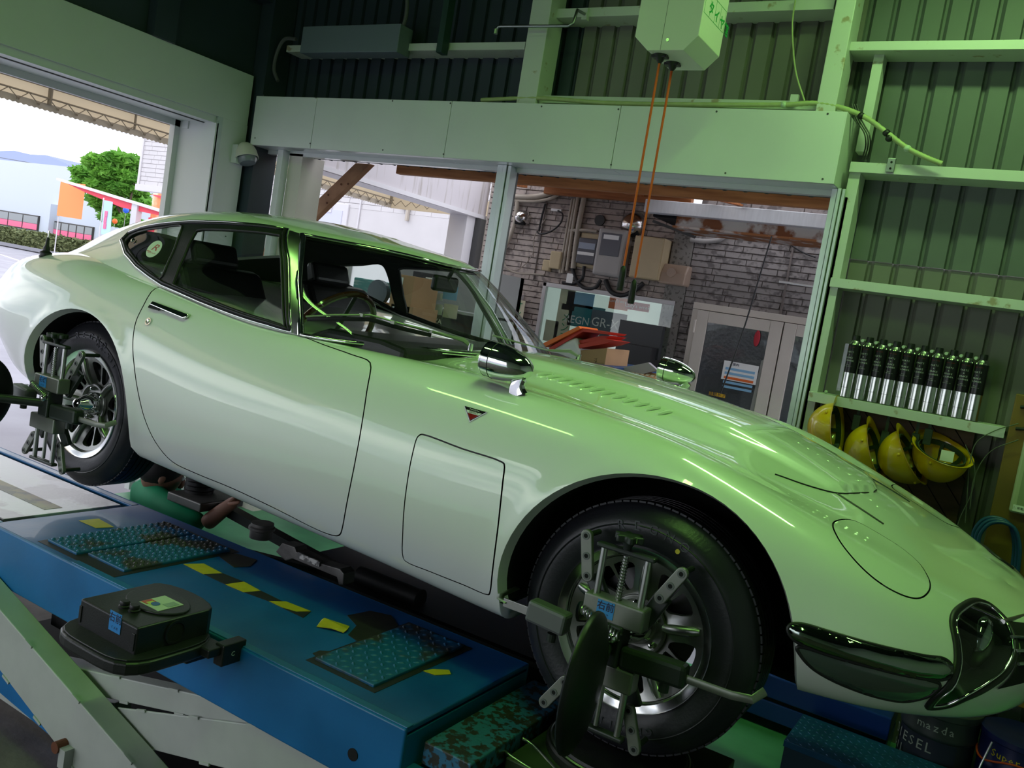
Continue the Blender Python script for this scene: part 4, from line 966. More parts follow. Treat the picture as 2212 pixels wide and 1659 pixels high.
# turntable and its handle
tt = thing('turntable', 'round black turntable plate under the front tyre', 'turntable', (0, .08, -.085))
MB().lathe([(.0001, -.002), (.165, -.002), (.172, -.005), (.176, -.014), (.188, -.016), (.192, -.022), (.192, -.04)], 64, T=Matrix.Translation((0, .08, 0)), axis='z').build('disc', mat('turntable_black', (.02, .022, .02), .4, .3, var=.4, scale=10, bump=.2), tt, smooth=True, angle=30)
MB().lathe([(.176, -.0135), (.180, -.011), (.184, -.0135)], 64, T=Matrix.Translation((0, .08, 0)), axis='z').build('rim_ring', CHROME2, tt, smooth=True)
MB().box((-.20, -.16, -.085), (.24, .32, -.04)).build('base', mat('turntable_base', (.07, .10, .05), .45, .3, var=.4, scale=9), tt, bevel=.004)
c = at(1218, 1590, 'z', -.012); MB().cyl((c.x, c.y, -.02), (c.x, c.y, -.008), .008, 12).build('bolt', CHROME2, tt)
hp = [at(1130, 1640, 'z', -.045), at(1086, 1618, 'z', -.04), at(1090, 1600, 'z', -.035), at(1112, 1591, 'z', -.035), at(1140, 1602, 'z', -.04), at(1210, 1675, 'z', -.045)]
MB().tube(catmull([tuple(p) for p in [hp[2]+Vector((0,0,0)), hp[3], hp[4], hp[5]]], 5), .006, 10).build('handle', CHROME2, tt, smooth=True)
MB().tube(catmull([tuple(p) for p in [hp[2], hp[1], at(1150, 1665, 'z', -.045)]], 5), .006, 10).build('handle', CHROME2, tt, smooth=True)
# scissor arms below the runway
sc = lift
def arm(y0, y1, ptsA, ptsB, name='scissor_arm', yref=None, lip=.012):
    yr = y0 if yref is None else yref
    A = [at(u, v, 'y', yr) for u, v in ptsA]; B = [at(u, v, 'y', yr) for u, v in ptsB]
    poly = [(p.x, p.z) for p in A]+[(p.x, p.z) for p in B[::-1]]
    o = MB().prism(poly, y0, y1, 'y').build(name, ARMW, sc, bevel=.003)
    for L_ in (A, B):
        for k in range(4):
            t = (k+.5)/4; c = L_[0].lerp(L_[1], t); d = (L_[1]-L_[0]).normalized()
            MB().beam((c.x-d.x*.02, y0-.001, c.z-d.z*.02), (c.x+d.x*.02, y0-.001, c.z+d.z*.02), .008, .006, up=(0, 1, 0)).build('weld_bead', ARMW, o)
    return o
def ext(p, q, k):   # extend a pixel line
    return (q[0]+(q[0]-p[0])*k, q[1]+(q[1]-p[1])*k)
arm(-.44, -.36, [ext((294,1659),(0,1318),.25), ext((0,1318),(294,1659),.15)], [ext((159,1659),(0,1449),.5), ext((0,1449),(159,1659),.2)])
arm(-.343, -.27, [(95,1423),(600,1535)], [(119,1480),(600,1583)], yref=-.33)
arm(-.30, -.24, [ext((120,1493),(0,1469),.6), (260,1515)], [ext((110,1577),(0,1550),.6), (260,1610)], yref=-.28)
arm(-.352, -.344, [(254,1528),(760,1592)], [(270,1604),(800,1740)], yref=-.35)
MB().box((-1.9, -.30, -.24), (-.5, .2, -.20)).build('cross_frame', DARK, sc)
c = at(128, 1612, 'y', -.46); b_ = MB().cyl((c.x, -.475, c.z), (c.x, -.44, c.z), .018, 20).build('pivot_bolt', mat('rusty_bolt', (.16, .06, .03), .6, .5), sc)
MB().box((c.x+.015, -.47, c.z-.055), (c.x+.045, -.44, c.z+.005)).build('stop_block', ARMW, sc)
MB().beam((-2.6, -.30, -.46), (-.9, -.30, -.62), .06, .08).build('base_rail', BLUE, sc)
MB().box((-2.6, -.20, -.60), (-.2, .25, -.56)).build('base_plate', DARK, sc)
# jack under the car
jk = thing('rolling_jack', 'black rubber-padded rolling jack bridge between the runways', 'jack', (-1.6, .5, -.3))
c = at(432, 1046, 'y', .62)
MB().cyl((c.x, .62, c.z-.035), (c.x, .62, c.z+.05), .062, 28).build('rubber_pad', BLACKRUB, jk, smooth=True)
for dz in (-.02, .0, .02): MB().lathe([(.062, dz-.003), (.065, dz), (.062, dz+.003)], 28, T=Matrix.Translation((c.x, .62, c.z)), axis='z').build('pad_groove', BLACKRUB, jk, smooth=True)
MB().box((c.x-.06, .50, c.z-.075), (c.x+.16, .74, c.z-.035)).build('pad_arm', mat('grimy_steel', (.20, .20, .19), .5, .6, var=.4), jk, bevel=.006)
MB().beam((c.x+.1, .62, c.z-.055), (-1.2, .62, -.12), .05, .04).build('lift_link', BLACKP, jk)
for dx in (-.03, .0, .03): MB().box((c.x-.12+dx, .66, c.z-.09), (c.x-.10+dx, .70, c.z-.03)).build('guide_fin', CHROME2, jk)
mj = mat('dirty_cast_metal', (.16, .155, .15), .5, .5, var=.5, scale=14, bump=.3)
c2 = at(566, 1140, 'y', .45); MB().cyl((c2.x, .45, c2.z-.04), (c2.x, .45, c2.z+.02), .045, 24).build('hydraulic_cylinder', mj, jk, smooth=True)
MB().lathe([(.045, -.01), (.052, -.006), (.052, .004), (.045, .008)], 24, T=Matrix.Translation((c2.x, .45, c2.z)), axis='z').build('collar', mj, jk, smooth=True)
A = [at(u, v, 'y', .30) for u, v in [(604,1190),(618,1171),(645,1180),(648,1190),(700,1215),(742,1227),(751,1238),(749,1262),(740,1262),(736,1245),(640,1205),(625,1210)]]
MB().prism([(p.x, p.z) for p in A], .28, .34, 'y').build('jack_bracket', mj, jk, bevel=.003)
A = [at(u, v, 'y', .275) for u, v in [(645,1192),(692,1214),(690,1224),(641,1203)]]
MB().prism([(p.x, p.z) for p in A], .272, .28, 'y').build('worn_face', mat('scratched_white', (.5, .5, .48), .5, col2=(.1, .1, .1), scale=30, thr=(.45, .5)), jk)
MB().beam((-1.75, .42, -.165), (-.3, .42, -.175), .08, .04).build('bridge_beam', mat('dark_bridge', (.03, .035, .035), .45, .4, var=.4), jk)
MB().beam((-1.75, .35, -.05), (-1.3, .8, -.16), .03, .03).build('strut', mj, jk)
bl_ = thing('lift_power_unit', 'black machinery block filling the gap between the two runways', 'machinery', (-.8, .75, FZ))
DKM = mat('oily_black', (.012, .013, .013), .5, var=.4)
MB().box((-1.70, .52, FZ), (-.28, 1.15, -.09)).build('block', DKM, bl_, bevel=.02); MB().box((-1.0, .36, FZ), (-.45, .52, -.20)).build('motor_cover', DKM, bl_, bevel=.02); MB().cyl((-1.35, .60, -.07), (-1.05, .60, -.07), .04, 20).build('pump', DKM, bl_, smooth=True)
# box of tools further under the car: grey tray
t = thing('grey_tray', 'flat grey sheet panel lying on the floor under the far runway', 'panel', (-1.1, 1.6, FZ))
MB().box((-2.1, 1.25, FZ+.005), (-.2, 2.05, FZ+.02)).build('sheet', mat('grey_sheet', (.22, .22, .23), .5, var=.15), t, bevel=.004)

# ================================================================= ALIGNMENT SENSOR
sx0, sx1, sy0, sy1, sz0, sz1 = -1.275, -1.035, -.63, -.44, .045, .122
sn = thing('wheel_sensor', 'black plastic wheel alignment sensor head with a coloured keypad label', 'sensor', (-1.15, -.53, .0))
mb = MB(); pl = [(sx0, sy0), (sx1, sy0), (sx1, sy1+.03)]
for k in range(9):
    a = radians(0+k*180/8); pl.append(((sx0+sx1)/2+(sx1-sx0)/2*cos(a), sy1+.03+.045*sin(a)))
mb.prism(pl, sz0, sz1, 'z'); mb.build('housing', BLACKP, sn, bevel=.005, seg=3)
mb = MB(); pl2 = []
for k in range(40):
    a = 2*pi*k/40; cx_, cy_ = (sx0+sx1)/2, (sy0+sy1)/2; r = 1/((abs(cos(a))**4+abs(sin(a))**4)**.25); pl2.append((cx_+.165*r*cos(a), cy_+.155*r*sin(a)))
mb.prism(pl2, .012, .047, 'z'); mb.build('base_flange', BLACKP, sn, bevel=.008, seg=3)
MB().prism([((a-cx_)*.96+cx_, (b-cy_)*.96+cy_) for a, b in pl2], .047, .052, 'z').build('flange_rim', BLACKP, sn, bevel=.002)
MB().prism([((a-cx_)*.7+cx_, (b-cy_)*.7+cy_) for a, b in pl2], -.01, .014, 'z').build('underside', BLACKP, sn, bevel=.004)
top = sz1
mb = MB(); mb.prism([(x, y+.0) for x, y in [((sx0+sx1)/2+.10*cos(2*pi*k/32)+.01, -.49+.07*sin(2*pi*k/32)) for k in range(32)]], top-.001, top+.006, 'z'); mb.build('raised_lid', BLACKP, sn, bevel=.003)
lb = MB().box((-1.165, -.535, top+.006), (-1.085, -.455, top+.0072), None).build('keypad_label', mat('label_green', (.46, .52, .38), .4), sn)
RGB = lambda n_, c_: mat(n_, c_, .4)
MB().box((-1.163, -.53, top+.0072), (-1.14, -.50, top+.008)).build('red_key', RGB('key_red', (.5, .07, .03)), lb)
MB().box((-1.15, -.525, top+.0072), (-1.125, -.505, top+.0082)).build('yellow_key', RGB('key_yellow', (.5, .55, .05)), lb)
MB().cyl((-1.128, -.512, top+.0072), (-1.128, -.512, top+.0086), .012, 20).build('blue_key', RGB('key_blue', (.02, .10, .35)), lb)
MB().box((-1.115, -.50, top+.0072), (-1.09, -.465, top+.008)).build('display', RGB('display_grey', (.25, .32, .24)), lb)
for (u, v) in ((270, 1302), (291, 1311)):
    c = at(u, v, 'z', top+.012); MB().lathe([(.0001, .018), (.011, .018), (.013, .014), (.012, .007), (.015, .005), (.015, 0)], 20, T=Matrix.Translation((c.x, c.y, top)), axis='z').build('rubber_button', BLACKRUB, sn, smooth=True)
LBLUE = mat('label_blue', (.03, .25, .62), .45); INK = mat('dark_ink', (.01, .02, .06), .5)
def blue_label(c, xdir, ydir, w_, h_, par, l1='右前', l2='アイメモ'):
    T = frame(c, xdir, ydir); o = MB().box((-w_/2, -h_/2, 0), (w_/2, h_/2, .0006), T).build('blue_label', LBLUE, par)
    text_mesh('lettering', l1, h_*.50, INK, T @ Matrix.Translation((0, h_*.17, .0008)), o, .0001, bold=.0004)
    if l2: text_mesh('lettering', l2, h_*.20, INK, T @ Matrix.Translation((0, -h_*.30, .0008)), o, .0001)
    return o
c = at(249, 1344, 'y', sy0-.001); blue_label((c.x, sy0-.001, c.z), (1, 0, 0), (0, 0, 1), .048, .052, sn, '右前', 'イメキ')
# lens port on the nose side
MB().lathe([(.032, .001), (.032, .005), (.026, .005), (.024, -.01)], 32, T=Matrix.Translation((sx1, -.515, .085)), axis='x').build('lens_ring', BLACKRUB, sn, smooth=True)
MB().lathe([(.0001, .003), (.026, .003)], 32, T=Matrix.Translation((sx1, -.515, .085)), axis='x').build('lens', DARK, sn)
MB().box((sx0+.002, sy0-.003, .06), (sx0+.012, sy0, .105)).build('side_clip', BLACKP, sn, bevel=.001)
MB().box((sx1-.016, sy0-.003, .06), (sx1-.004, sy0, .105)).build('side_clip', BLACKP, sn, bevel=.001)
MB().box((sx1-.03, -.46, .02), (sx1+.075, -.40, .045)).build('clamp_lug', BLACKP, sn, bevel=.004)
MB().box((sx1+.05, -.42, -.01), (sx1+.085, -.34, .05)).build('clamp_hook', BLACKP, sn, bevel=.004)
MB().box((-1.2, -.45, -.03), (-1.05, -.357, .0)).build('mount_bracket', BLACKP, sn, bevel=.004)
c = Vector((sx1+.0855, -.385, .02)); text_mesh('lettering', 'C', .018, mat('white_ink', (.7, .7, .7), .5), frame(c, (0, 1, 0), (0, 0, 1)), sn, .0003)

# ================================================================= WHEEL CLAMPS
CLG = mat('clamp_grey', (.26, .27, .24), .38, .55, var=.2, scale=12); CLD = mat('clamp_dark', (.035, .045, .038), .38, .2, var=.3, scale=10, bump=.1)
CLM = mat('clamp_mid_grey', (.13, .14, .135), .45, .2); DISCM = mat('target_disc_black', (.006, .008, .008), .42, var=.2)
def make_clamp(loc, label, ltxt, discoff):
    t = thing('wheel_clamp', label, 'wheel clamp', loc, (0, 0, 0), 'clamps on the near wheels')
    # local frame: x along the car, y away from the viewer, z up, origin at the hub on the clamp plane
    k = dict(keep=False)
    for s in (1, -1):
        MB().box((-.075, -.012, s*.22-.006), (.075, .012, s*.22+.006)).build('end_bar', CLD, t, bevel=.004, **k)
        for sx_ in (-.057, .057): MB().cyl((sx_, 0, s*.215), (sx_, 0, s*.05), .0085, 16).build('guide_rod', CHROME2, t, smooth=True, **k)
        bx = MB().box((-.078, -.024, s*.075-.028), (.078, .024, s*.075+.028)).build('slide_block', CLG, t, bevel=.005, **k)
    pts = []
    for i in range(150):
        a = i*.9; z = .21-.16*i/150; pts.append((.0075*cos(a), .0075*sin(a), z))
    MB().cyl((0, 0, .21), (0, 0, .03), .0065, 14).build('lead_screw', CHROME2, t, smooth=True, **k)
    MB().tube(pts, .0018, 5).build('screw_thread', CHROME2, t, smooth=True, **k)
    MB().cyl((0, 0, -.21), (0, 0, -.03), .0065, 14).build('lead_screw', CHROME2, t, smooth=True, **k)
    prof = [(.030+.007*cos(6*a), a) for a in np.linspace(0, 2*pi, 60, endpoint=False)]
    MB().prism([(r*cos(a), r*sin(a)) for r, a in prof], .245, .262, 'z').build('star_knob', CLD, t, bevel=.004, smooth=True, **k)
    MB().lathe([(.010, .222), (.011, .235), (.018, .246)], 16, axis='z').build('knob_neck', CLD, t, smooth=True, **k)
    # four claw arms with bored plates
    for (x0, z0, xa_, za_, xb_, zb_) in ((-.03, .05, -.095, .13, -.115, .225), (.05, .04, .095, .135, .135, .205), (-.05, -.06, -.105, -.145, -.15, -.215), (.03, -.06, .07, -.15, .10, -.235)):
        y_ = .045
        d = Vector((xb_-xa_, 0, zb_-za_)).normalized(); nrm_ = Vector((-d.z, 0, d.x))
        A = Vector((xa_, y_, za_)); B = Vector((xb_, y_, zb_))
        ar = MB().beam((x0, .03, z0), tuple(A), .018, .042, up=tuple(Vector((0, 1, 0)).cross(Vector((xa_-x0, 0, za_-z0)).normalized()))).build('claw_arm', CLD, t, bevel=.004, **k)
        pl_ = []
        for a in np.linspace(0, pi, 9): q = B+d*.015*sin(a)+nrm_*.015*cos(a); pl_.append((q.x, q.z))
        for a in np.linspace(pi, 2*pi, 9): q = A+d*.015*sin(a)+nrm_*.015*cos(a); pl_.append((q.x, q.z))
        cp = MB().prism(pl_, y_-.035, y_-.022, 'y').build('claw_plate', CLG, t, bevel=.002, **k)
        for f in (0, .5, 1):
            q = A.lerp(B, f); MB().lathe([(.0055, -.001), (.0095, -.001), (.010, .003)], 16, T=Matrix.Translation((q.x, y_-.0355, q.z)), axis='y').build('bore_ring', CLM, cp, smooth=True, **k)
            MB().cyl((q.x, y_-.0362, q.z), (q.x, y_-.034, q.z), .0055, 14).build('bore', DARK, cp, **k)
        MB().cyl((B.x, y_-.03, B.z), (B.x, .085, B.z), .007, 10).build('claw_pin', CLD, t, **k)
    # centre hub, spring, tyre straps
    MB().box((-.025, -.03, -.05), (.035, .03, .05)).build('hub_block', CLD, t, bevel=.006, **k)
    MB().sphere((.015, -.035, .022), .013, 16, 10).build('ball', CHROME, t, smooth=True, **k)
    pts = [(-.075+.11*i/120, -.032+.009*cos(i*.7), .062-.035*i/120+.009*sin(i*.7)) for i in range(120)]
    MB().tube(pts, .0022, 5).build('spring', CHROME2, t, smooth=True, **k)
    MB().box((-.225, -.025, -.035), (-.115, .02, .02), Matrix.Rotation(radians(4), 4, 'Y')).build('strap_box', CLM, t, bevel=.008, **k)
    MB().box((.035, -.025, -.050), (.195, .02, .005), Matrix.Rotation(radians(-2), 4, 'Y')).build('strap_box', CLD, t, bevel=.010, **k)
    MB().box((-.30, -.010, -.010), (-.20, -.004, .012)).build('tyre_strap', CHROME2, t, bevel=.001, **k)
    MB().tube([(.18, -.004, -.020), (.30, -.004, -.018), (.345, .0, -.012), (.362, .03, .004)], .010, 8, ry=.003, up=(0, 1, 0)).build('tyre_strap', CLG, t, smooth=True, **k)
    MB().tube([(-.29, -.006, .002), (-.315, -.002, .004), (-.325, .02, .006), (-.327, .10, .008)], .010, 8, ry=.003, up=(0, 0, 1)).build('tyre_hook', CHROME2, t, smooth=True, **k)
    MB().cyl((.15, -.01, -.065), (.15, -.01, -.04), .012, 12).build('lock_screw', CLD, t, **k)
    MB().cyl((-.15, -.01, -.05), (-.15, -.01, -.03), .012, 12).build('lock_screw', CLD, t, **k)
    # reflector disc facing along the car, on a post
    dx, dy, dz = discoff
    ds = MB().lathe([(.0001, .022), (.05, .020), (.12, .008), (.150, -.004), (.154, -.008), (.155, -.016), (.150, -.020), (.0001, -.014)], 64, T=Matrix.Translation((dx, dy, dz)) @ Matrix.Rotation(radians(10), 4, 'Z'), axis='x').build('target_disc', DISCM, t, smooth=True, angle=50, **k)
    MB().cyl((0.0, -.02, 0), (dx, dy+.02, dz), .016, 14).build('disc_post', CLD, t, smooth=True, **k)
    c = Vector((-.018, -.0248, .078)); T = frame(c, (1, 0, 0), (0, 0, 1))
    lb_ = MB().box((-.022, -.020, 0), (.022, .020, .0006), T).build('blue_label', LBLUE, t, **k)
    text_mesh('lettering', ltxt, .022, INK, T @ Matrix.Translation((0, .006, .0008)), lb_, .0001, keep=False, bold=.0005)
    text_mesh('lettering', 'イメサ', .007, INK, T @ Matrix.Translation((0, -.013, .0008)), lb_, .0001, keep=False)
    return t
make_clamp((0, -.115, .32), 'wheel alignment clamp with black target disc on the front wheel', '右前', (.045, -.20, -.03))
make_clamp((-2.345, -.12, .426), 'wheel alignment clamp on the rear wheel, its round target cut by the left picture edge', '右後', (-.14, -.19, .0))
# ================================================================= ON THE BACK WALL
# spray cans on the girt shelf
CANB = mat('can_black_print', (.010, .010, .012), .28, .2); CANS = mat('can_bare_tin', (.62, .64, .62), .22, 1, var=.1, scale=30, stretch=(1, 1, .1)); CANC = mat('can_cap', (.008, .01, .009), .4)
CANT = mat('can_text', (.42, .44, .42), .4); CANR = mat('can_red_text', (.25, .02, .02), .4)
def cyl_text(s, R, zc, size, par, m, a0, T, step=.62, sx=1.0):
    n = len(s); st = size*step*sx/R
    for i, ch in enumerate(s):
        if ch == ' ': continue
        a = a0+(i-(n-1)/2)*st
        P = T @ Matrix.Rotation(a, 4, 'Z') @ Matrix.Translation((0, -R-.0003, zc)) @ Matrix.Rotation(pi/2, 4, 'X')
        text_mesh('can_letter', ch, size, m, P, par, .0001, keep=False, sx=sx)
def merge_letters(s_list, par, T, R, name='printed_text'):
    """all lettering of one can as one printed part"""
    mb = MB(); mats = []
    for s, zc, size, m, a0, step in s_list:
        if m not in mats: mats.append(m)
        n = len(s); st = size*step/R
        for i, ch in enumerate(s):
            if ch == ' ': continue
            a = a0+(i-(n-1)/2)*st
            cu = bpy.data.curves.new('t', 'FONT'); cu.body = ch; cu.size = size; cu.align_x = 'CENTER'; cu.align_y = 'CENTER'; cu.resolution_u = 1; cu.extrude = .0001
            tmp = bpy.data.objects.new('t', cu); col.objects.link(tmp); dg = bpy.context.evaluated_depsgraph_get(); me = bpy.data.meshes.new_from_object(tmp.evaluated_get(dg)); bpy.data.objects.remove(tmp); bpy.data.curves.remove(cu)
            P = T @ Matrix.Rotation(a, 4, 'Z') @ Matrix.Translation((0, -R-.0003, zc)) @ Matrix.Rotation(pi/2, 4, 'X')
            mb.mi = mats.index(m); mb.add([P @ v.co for v in me.vertices], [tuple(p.vertices) for p in me.polygons]); bpy.data.meshes.remove(me)
    o = mb.build(name, mats, par, keep=False, fixn=False); o['kind'] = 'stuff'; return o
shz = g_shelf[0].z
def make_can():
    t = thing('spray_can', 'x', 'spray can', (0, 0, 0), group='spray cans on the wall shelf'); R = .0262
    k = dict(keep=False)
    MB().lathe([(.0001, 0), (R-.002, 0), (R+.0006, .002), (R, .005), (R, .116)], 36, axis='z').build('tin_body', CANS, t, smooth=True, **k)
    MB().lathe([(R+.0002, .112), (R+.0002, .236), (R-.001, .240)], 36, axis='z').build('label_wrap', CANB, t, smooth=True, **k)
    MB().lathe([(R+.0004, .238), (R-.001, .245), (R-.008, .254), (R-.009, .257)], 36, axis='z').build('shoulder', CANS, t, smooth=True, **k)
    MB().lathe([(.0155, .253), (.0155, .276), (.014, .281), (.0001, .281)], 28, axis='z').build('cap', CANC, t, smooth=True, **k)
    L_ = [('PARTS', .204, .0105, CANT, 0, .66), ('&', .191, .0095, CANT, 0, .66), ('BRAKE', .178, .0105, CANT, 0, .66), ('CLEANER', .165, .0100, CANT, 0, .64), ('SPEED CLEAN', .225, .0045, CANR, 0, .7), ('840ml', .146, .005, CANT, 0, .6), ('PROFESSIONAL USE', .139, .0036, CANT, 0, .6), ('---', .085, .006, CANC, 0, .5), ('- -', .070, .006, CANC, 0, .5), ('PARTS CLEANER', .045, .0045, CANC, 0, .6), ('- - -', .055, .006, CANC, 0, .5)]
    merge_letters(L_, t, Matrix.Rotation(radians(-10), 4, 'Z'), R)
    return t
can0 = make_can()
ordn = ['leftmost', 'second from left', 'third from left', 'fourth from left', 'fifth from left', 'fifth from right', 'fourth from right', 'third from right', 'second from right', 'rightmost']
cx0 = at(1817, 850, 'y', 2.12).x; cx1 = at(2098, 902, 'y', 2.12).x
for i in range(10):
    c = can0 if i == 0 else copy_tree(can0)
    c.location = (cx0+.02+(cx1-cx0-.02)*i/9, 2.115+.004*((i*7) % 3-1), shz+.001); c.rotation_euler = (0, 0, radians(-14+((i*53) % 17)))
    c['label'] = 'black and silver brake cleaner spray can, %s of ten on the wall shelf' % ordn[i]
# clear rack sheet and little clips at the cans' heads
CLIPM = mat('pale_green_clip', (.45, .55, .40), .3)
tr_ = thing('can_rack', 'clear plastic rack holding the row of spray cans', 'rack', (.25, 2.16, shz+.0))
MB().box((cx0-.03, 2.150, shz+.001), (cx1+.045, 2.153, shz+.24)).build('back_sheet', CLEAR, tr_)
for i in range(9):
    x = cx0+.02+(cx1-cx0-.02)*(i+.5)/9; MB().cyl((x, 2.10, shz+.262), (x, 2.15, shz+.264), .007, 12).build('peg', CLIPM, tr_, smooth=True)
    
pb = at(1784, 838, 'y', 2.10)
ob = MB().sphere((pb.x, 2.12, shz+.009), .008, 14, 10).build('small_ball', CLIPM, smooth=True); tag(ob, 'tiny pale green ball at the left end of the can shelf', 'ball')
# plank board with diagonal boards behind the helmets
PLK = mat('brown_plank', (.11, .055, .022), .55, var=.35, scale=6, stretch=(1, 1, 8)); PLD = mat('plank_backing', (.02, .012, .008), .8)  # second one is the dark backing colour between the planks
bd = thing('plank_board', 'dark brown board of diagonal planks behind the hard hats', 'board', (.25, 2.24, .4))
X0, X1, Z0, Z1 = -.02, .545, .28, .885
MB().box((X0, 2.245, Z0), (X1, 2.25, Z1)).build('backing', PLD, bd)
wv = Vector((.64, -.77)); pv = Vector((.77, .64)); wdt = .072
def clip_poly(poly, x0, x1, z0, z1):
    def cl(P, f, s):
        out = []
        for i in range(len(P)):
            a, b = P[i], P[(i+1) % len(P)]; fa, fb = f(a), f(b)
            if fa >= 0: out.append(a)
            if fa*fb < 0: t = fa/(fa-fb); out.append((a[0]+(b[0]-a[0])*t, a[1]+(b[1]-a[1])*t))
        return out
    for f in (lambda p: p[0]-x0, lambda p: x1-p[0], lambda p: p[1]-z0, lambda p: z1-p[1]):
        poly = cl(poly, f, 0)
        if len(poly) < 3: return []
    return poly
for k in range(-9, 12):
    c = Vector((.25, .60))+pv*(k*wdt); a = c+pv*(wdt*.5-.002); b = c-pv*(wdt*.5-.002)
    P = [tuple(a+wv*1.2), tuple(a-wv*1.2), tuple(b-wv*1.2), tuple(b+wv*1.2)]; P = clip_poly(P, X0, X1, Z0, Z1)
    if len(P) >= 3: MB().prism(P, 2.234, 2.245, 'y').build('plank', PLK, bd)
# hard hats
HAT = mat('yellow_hard_hat', (.78, .48, .01), .30, coat=.6, var=.12, scale=4); STRAP = mat('dark_green_strap', (.03, .05, .035), .7); PAPER = mat('white_paper', (.75, .75, .72), .7)
def hat(pos, axis, label, spin=0, s=1.0):
    t = thing('hard_hat', label, 'helmet', pos, group='yellow hard hats hung below the can shelf')
    ax = Vector(axis).normalized(); X = ax.orthogonal(); 
    X = (Vector((0, 0, 1))-ax*ax.z); X = X.normalized() if X.length > .2 else Vector((1, 0, 0)); Y = ax.cross(X)
    Rm_ = Matrix((X, Y, ax)).transposed().to_4x4() @ Matrix.Rotation(spin, 4, 'Z')
    prof = []
    for i in range(13):
        a = pi/2*i/12; prof.append((max(1e-4, .118*s*sin(a)), -.135*s*cos(a)))
    outp = prof+[(.128*s, .004*s), (.130*s, .008*s), (.120*s, .006*s)]+[(max(1e-4, .113*s*sin(pi/2*i/10)), -.128*s*cos(pi/2*i/10)) for i in range(10, -1, -1)]
    MB().lathe(outp, 40, T=Rm_ @ Matrix.Diagonal((1.06, .92, 1, 1)), axis='z').build('shell', HAT, t, smooth=True, keep=False, angle=60)
    # peak at the front of the brim
    pk = MB(); n = 14; V = []
    for i in range(n+1):
        a = radians(-52+104*i/n); r0 = .122*s; ext_ = .030*s*cos(a*1.6)**1 if abs(a) < radians(56) else 0
        V += [Rm_ @ Vector((r0*cos(a)*1.06, r0*sin(a)*.92, .002)), Rm_ @ Vector(((r0+max(.004, ext_))*cos(a)*1.06, (r0+max(.004, ext_))*sin(a)*.92, .010*s)), Rm_ @ Vector((r0*cos(a)*1.06, r0*sin(a)*.92, .006))]
    pk.add(V, [f for i in range(n) for f in ((i*3, i*3+3, i*3+4, i*3+1), (i*3+1, i*3+4, i*3+5, i*3+2))]).build('peak', HAT, t, smooth=True, keep=False)
    MB().tube([Rm_ @ Vector((.104*s*cos(a), .092*s*sin(a), -.012)) for a in np.linspace(0, 2*pi, 28, endpoint=False)], .004, 6, closed=True, ry=.013, up=tuple(ax)).build('sweat_band', STRAP, t, smooth=True, keep=False)
    for a in (0.4, 1.45, 2.5): MB().tube([Rm_ @ Vector((.10*s*cos(a)*cos(b), .09*s*sin(a)*cos(b), -.075*s*sin(b)-.01)) for b in np.linspace(0, pi, 9)], .002, 6, ry=.010, up=(0, 0, 1)).build('cradle_strap', STRAP, t, smooth=True, keep=False)
    for a in (.9, 2.2, 4.0, 5.3): q = Rm_ @ Vector((.119*s*cos(a)*1.06, .119*s*sin(a)*.92, -.018)); d = (Rm_ @ Vector((cos(a), sin(a), 0))); MB().sphere(q, .007, 10, 6).build('rivet', HAT, t, smooth=True, keep=False)
    return t
hats = [((1806, 925), (.97, -.08, .2), 'yellow hard hat half hidden by the bonnet, leftmost under the cans', .0, .92),
        ((1890, 972), (.92, -.10, .37), 'yellow hard hat, second from the left under the can shelf', .3, .95),
        ((1968, 985), (.85, -.10, .53), 'large yellow hard hat with its dome turned left, third from the left', .6, 1.0),
        ((2035, 975), (.18, -.33, .92), 'yellow hard hat hanging open side up with a white paper tag inside', .2, 1.0)]
for (px, ax, lb_, sp, s) in hats:
    y = 2.08
    c = at(px[0], px[1], 'y', y); hat((c.x, y, c.z), ax, lb_, sp, s)
c = at(2045, 987, 'y', 2.02); o_ = MB().box((c.x-.025, 2.03, c.z-.02), (c.x+.025, 2.032, c.z+.025)).build('paper_tag', PAPER); tag(o_, 'small white paper tag inside the open hard hat', 'tag')
for i, (u, v) in enumerate([(1855, 905), (1915, 940), (1980, 945), (2008, 935)]):
    c = at(u, v, 'y', 2.15); o_ = MB().box((c.x-.016, 2.10, c.z-.05), (c.x+.016, 2.118, c.z+.02), None).build('hanging_buckle', STRAP, bevel=.003)
    MB().box((c.x-.006, 2.108, c.z+.0), (c.x+.006, 2.112, shz-.045)).build('strap', STRAP, o_)
    tag(o_, ['dark chin-strap buckle above the leftmost hard hat', 'dark chin-strap buckle above the second hard hat', 'dark chin-strap buckle behind the third hard hat', 'dark chin-strap buckle above the upturned hard hat'][i], 'buckle', 'chin-strap buckles')
# yellow-brown cabinet edge with a pale controller, blue hose
YC2 = mat('ochre_cabinet', (.20, .115, .012), .5, var=.3, scale=5)
yc = thing('ochre_cabinet', 'ochre yellow panel cabinet at the right picture edge', 'cabinet', (.9, 2.15, -.2))
a = at(2190, 860, 'y', 2.08)
MB().box((a.x+.005, 2.08, -.2), (1.5, 2.26, a.z+.02)).build('body', YC2, yc, bevel=.004)
for zz in (a.z-.03, a.z-.12): MB().cyl((a.x+.03, 2.075, zz), (a.x+.10, 2.06, zz+.01), .007, 10).build('hose_tail', BLACKP, yc)
b1_ = at(2178, 1105, 'y', 2.03)
ct = thing('controller_box', 'pale wall controller with warning sticker at the right edge', 'controller', (b1_.x+.1, 2.05, b1_.z))
CREAMP = mat('cream_plastic', (.40, .42, .27), .4)
ctop = at(2205, 940, 'y', 2.03).z
MB().box((b1_.x, 2.03, b1_.z), (b1_.x+.2, 2.08, ctop)).build('case', CREAMP, ct, bevel=.01, seg=3)
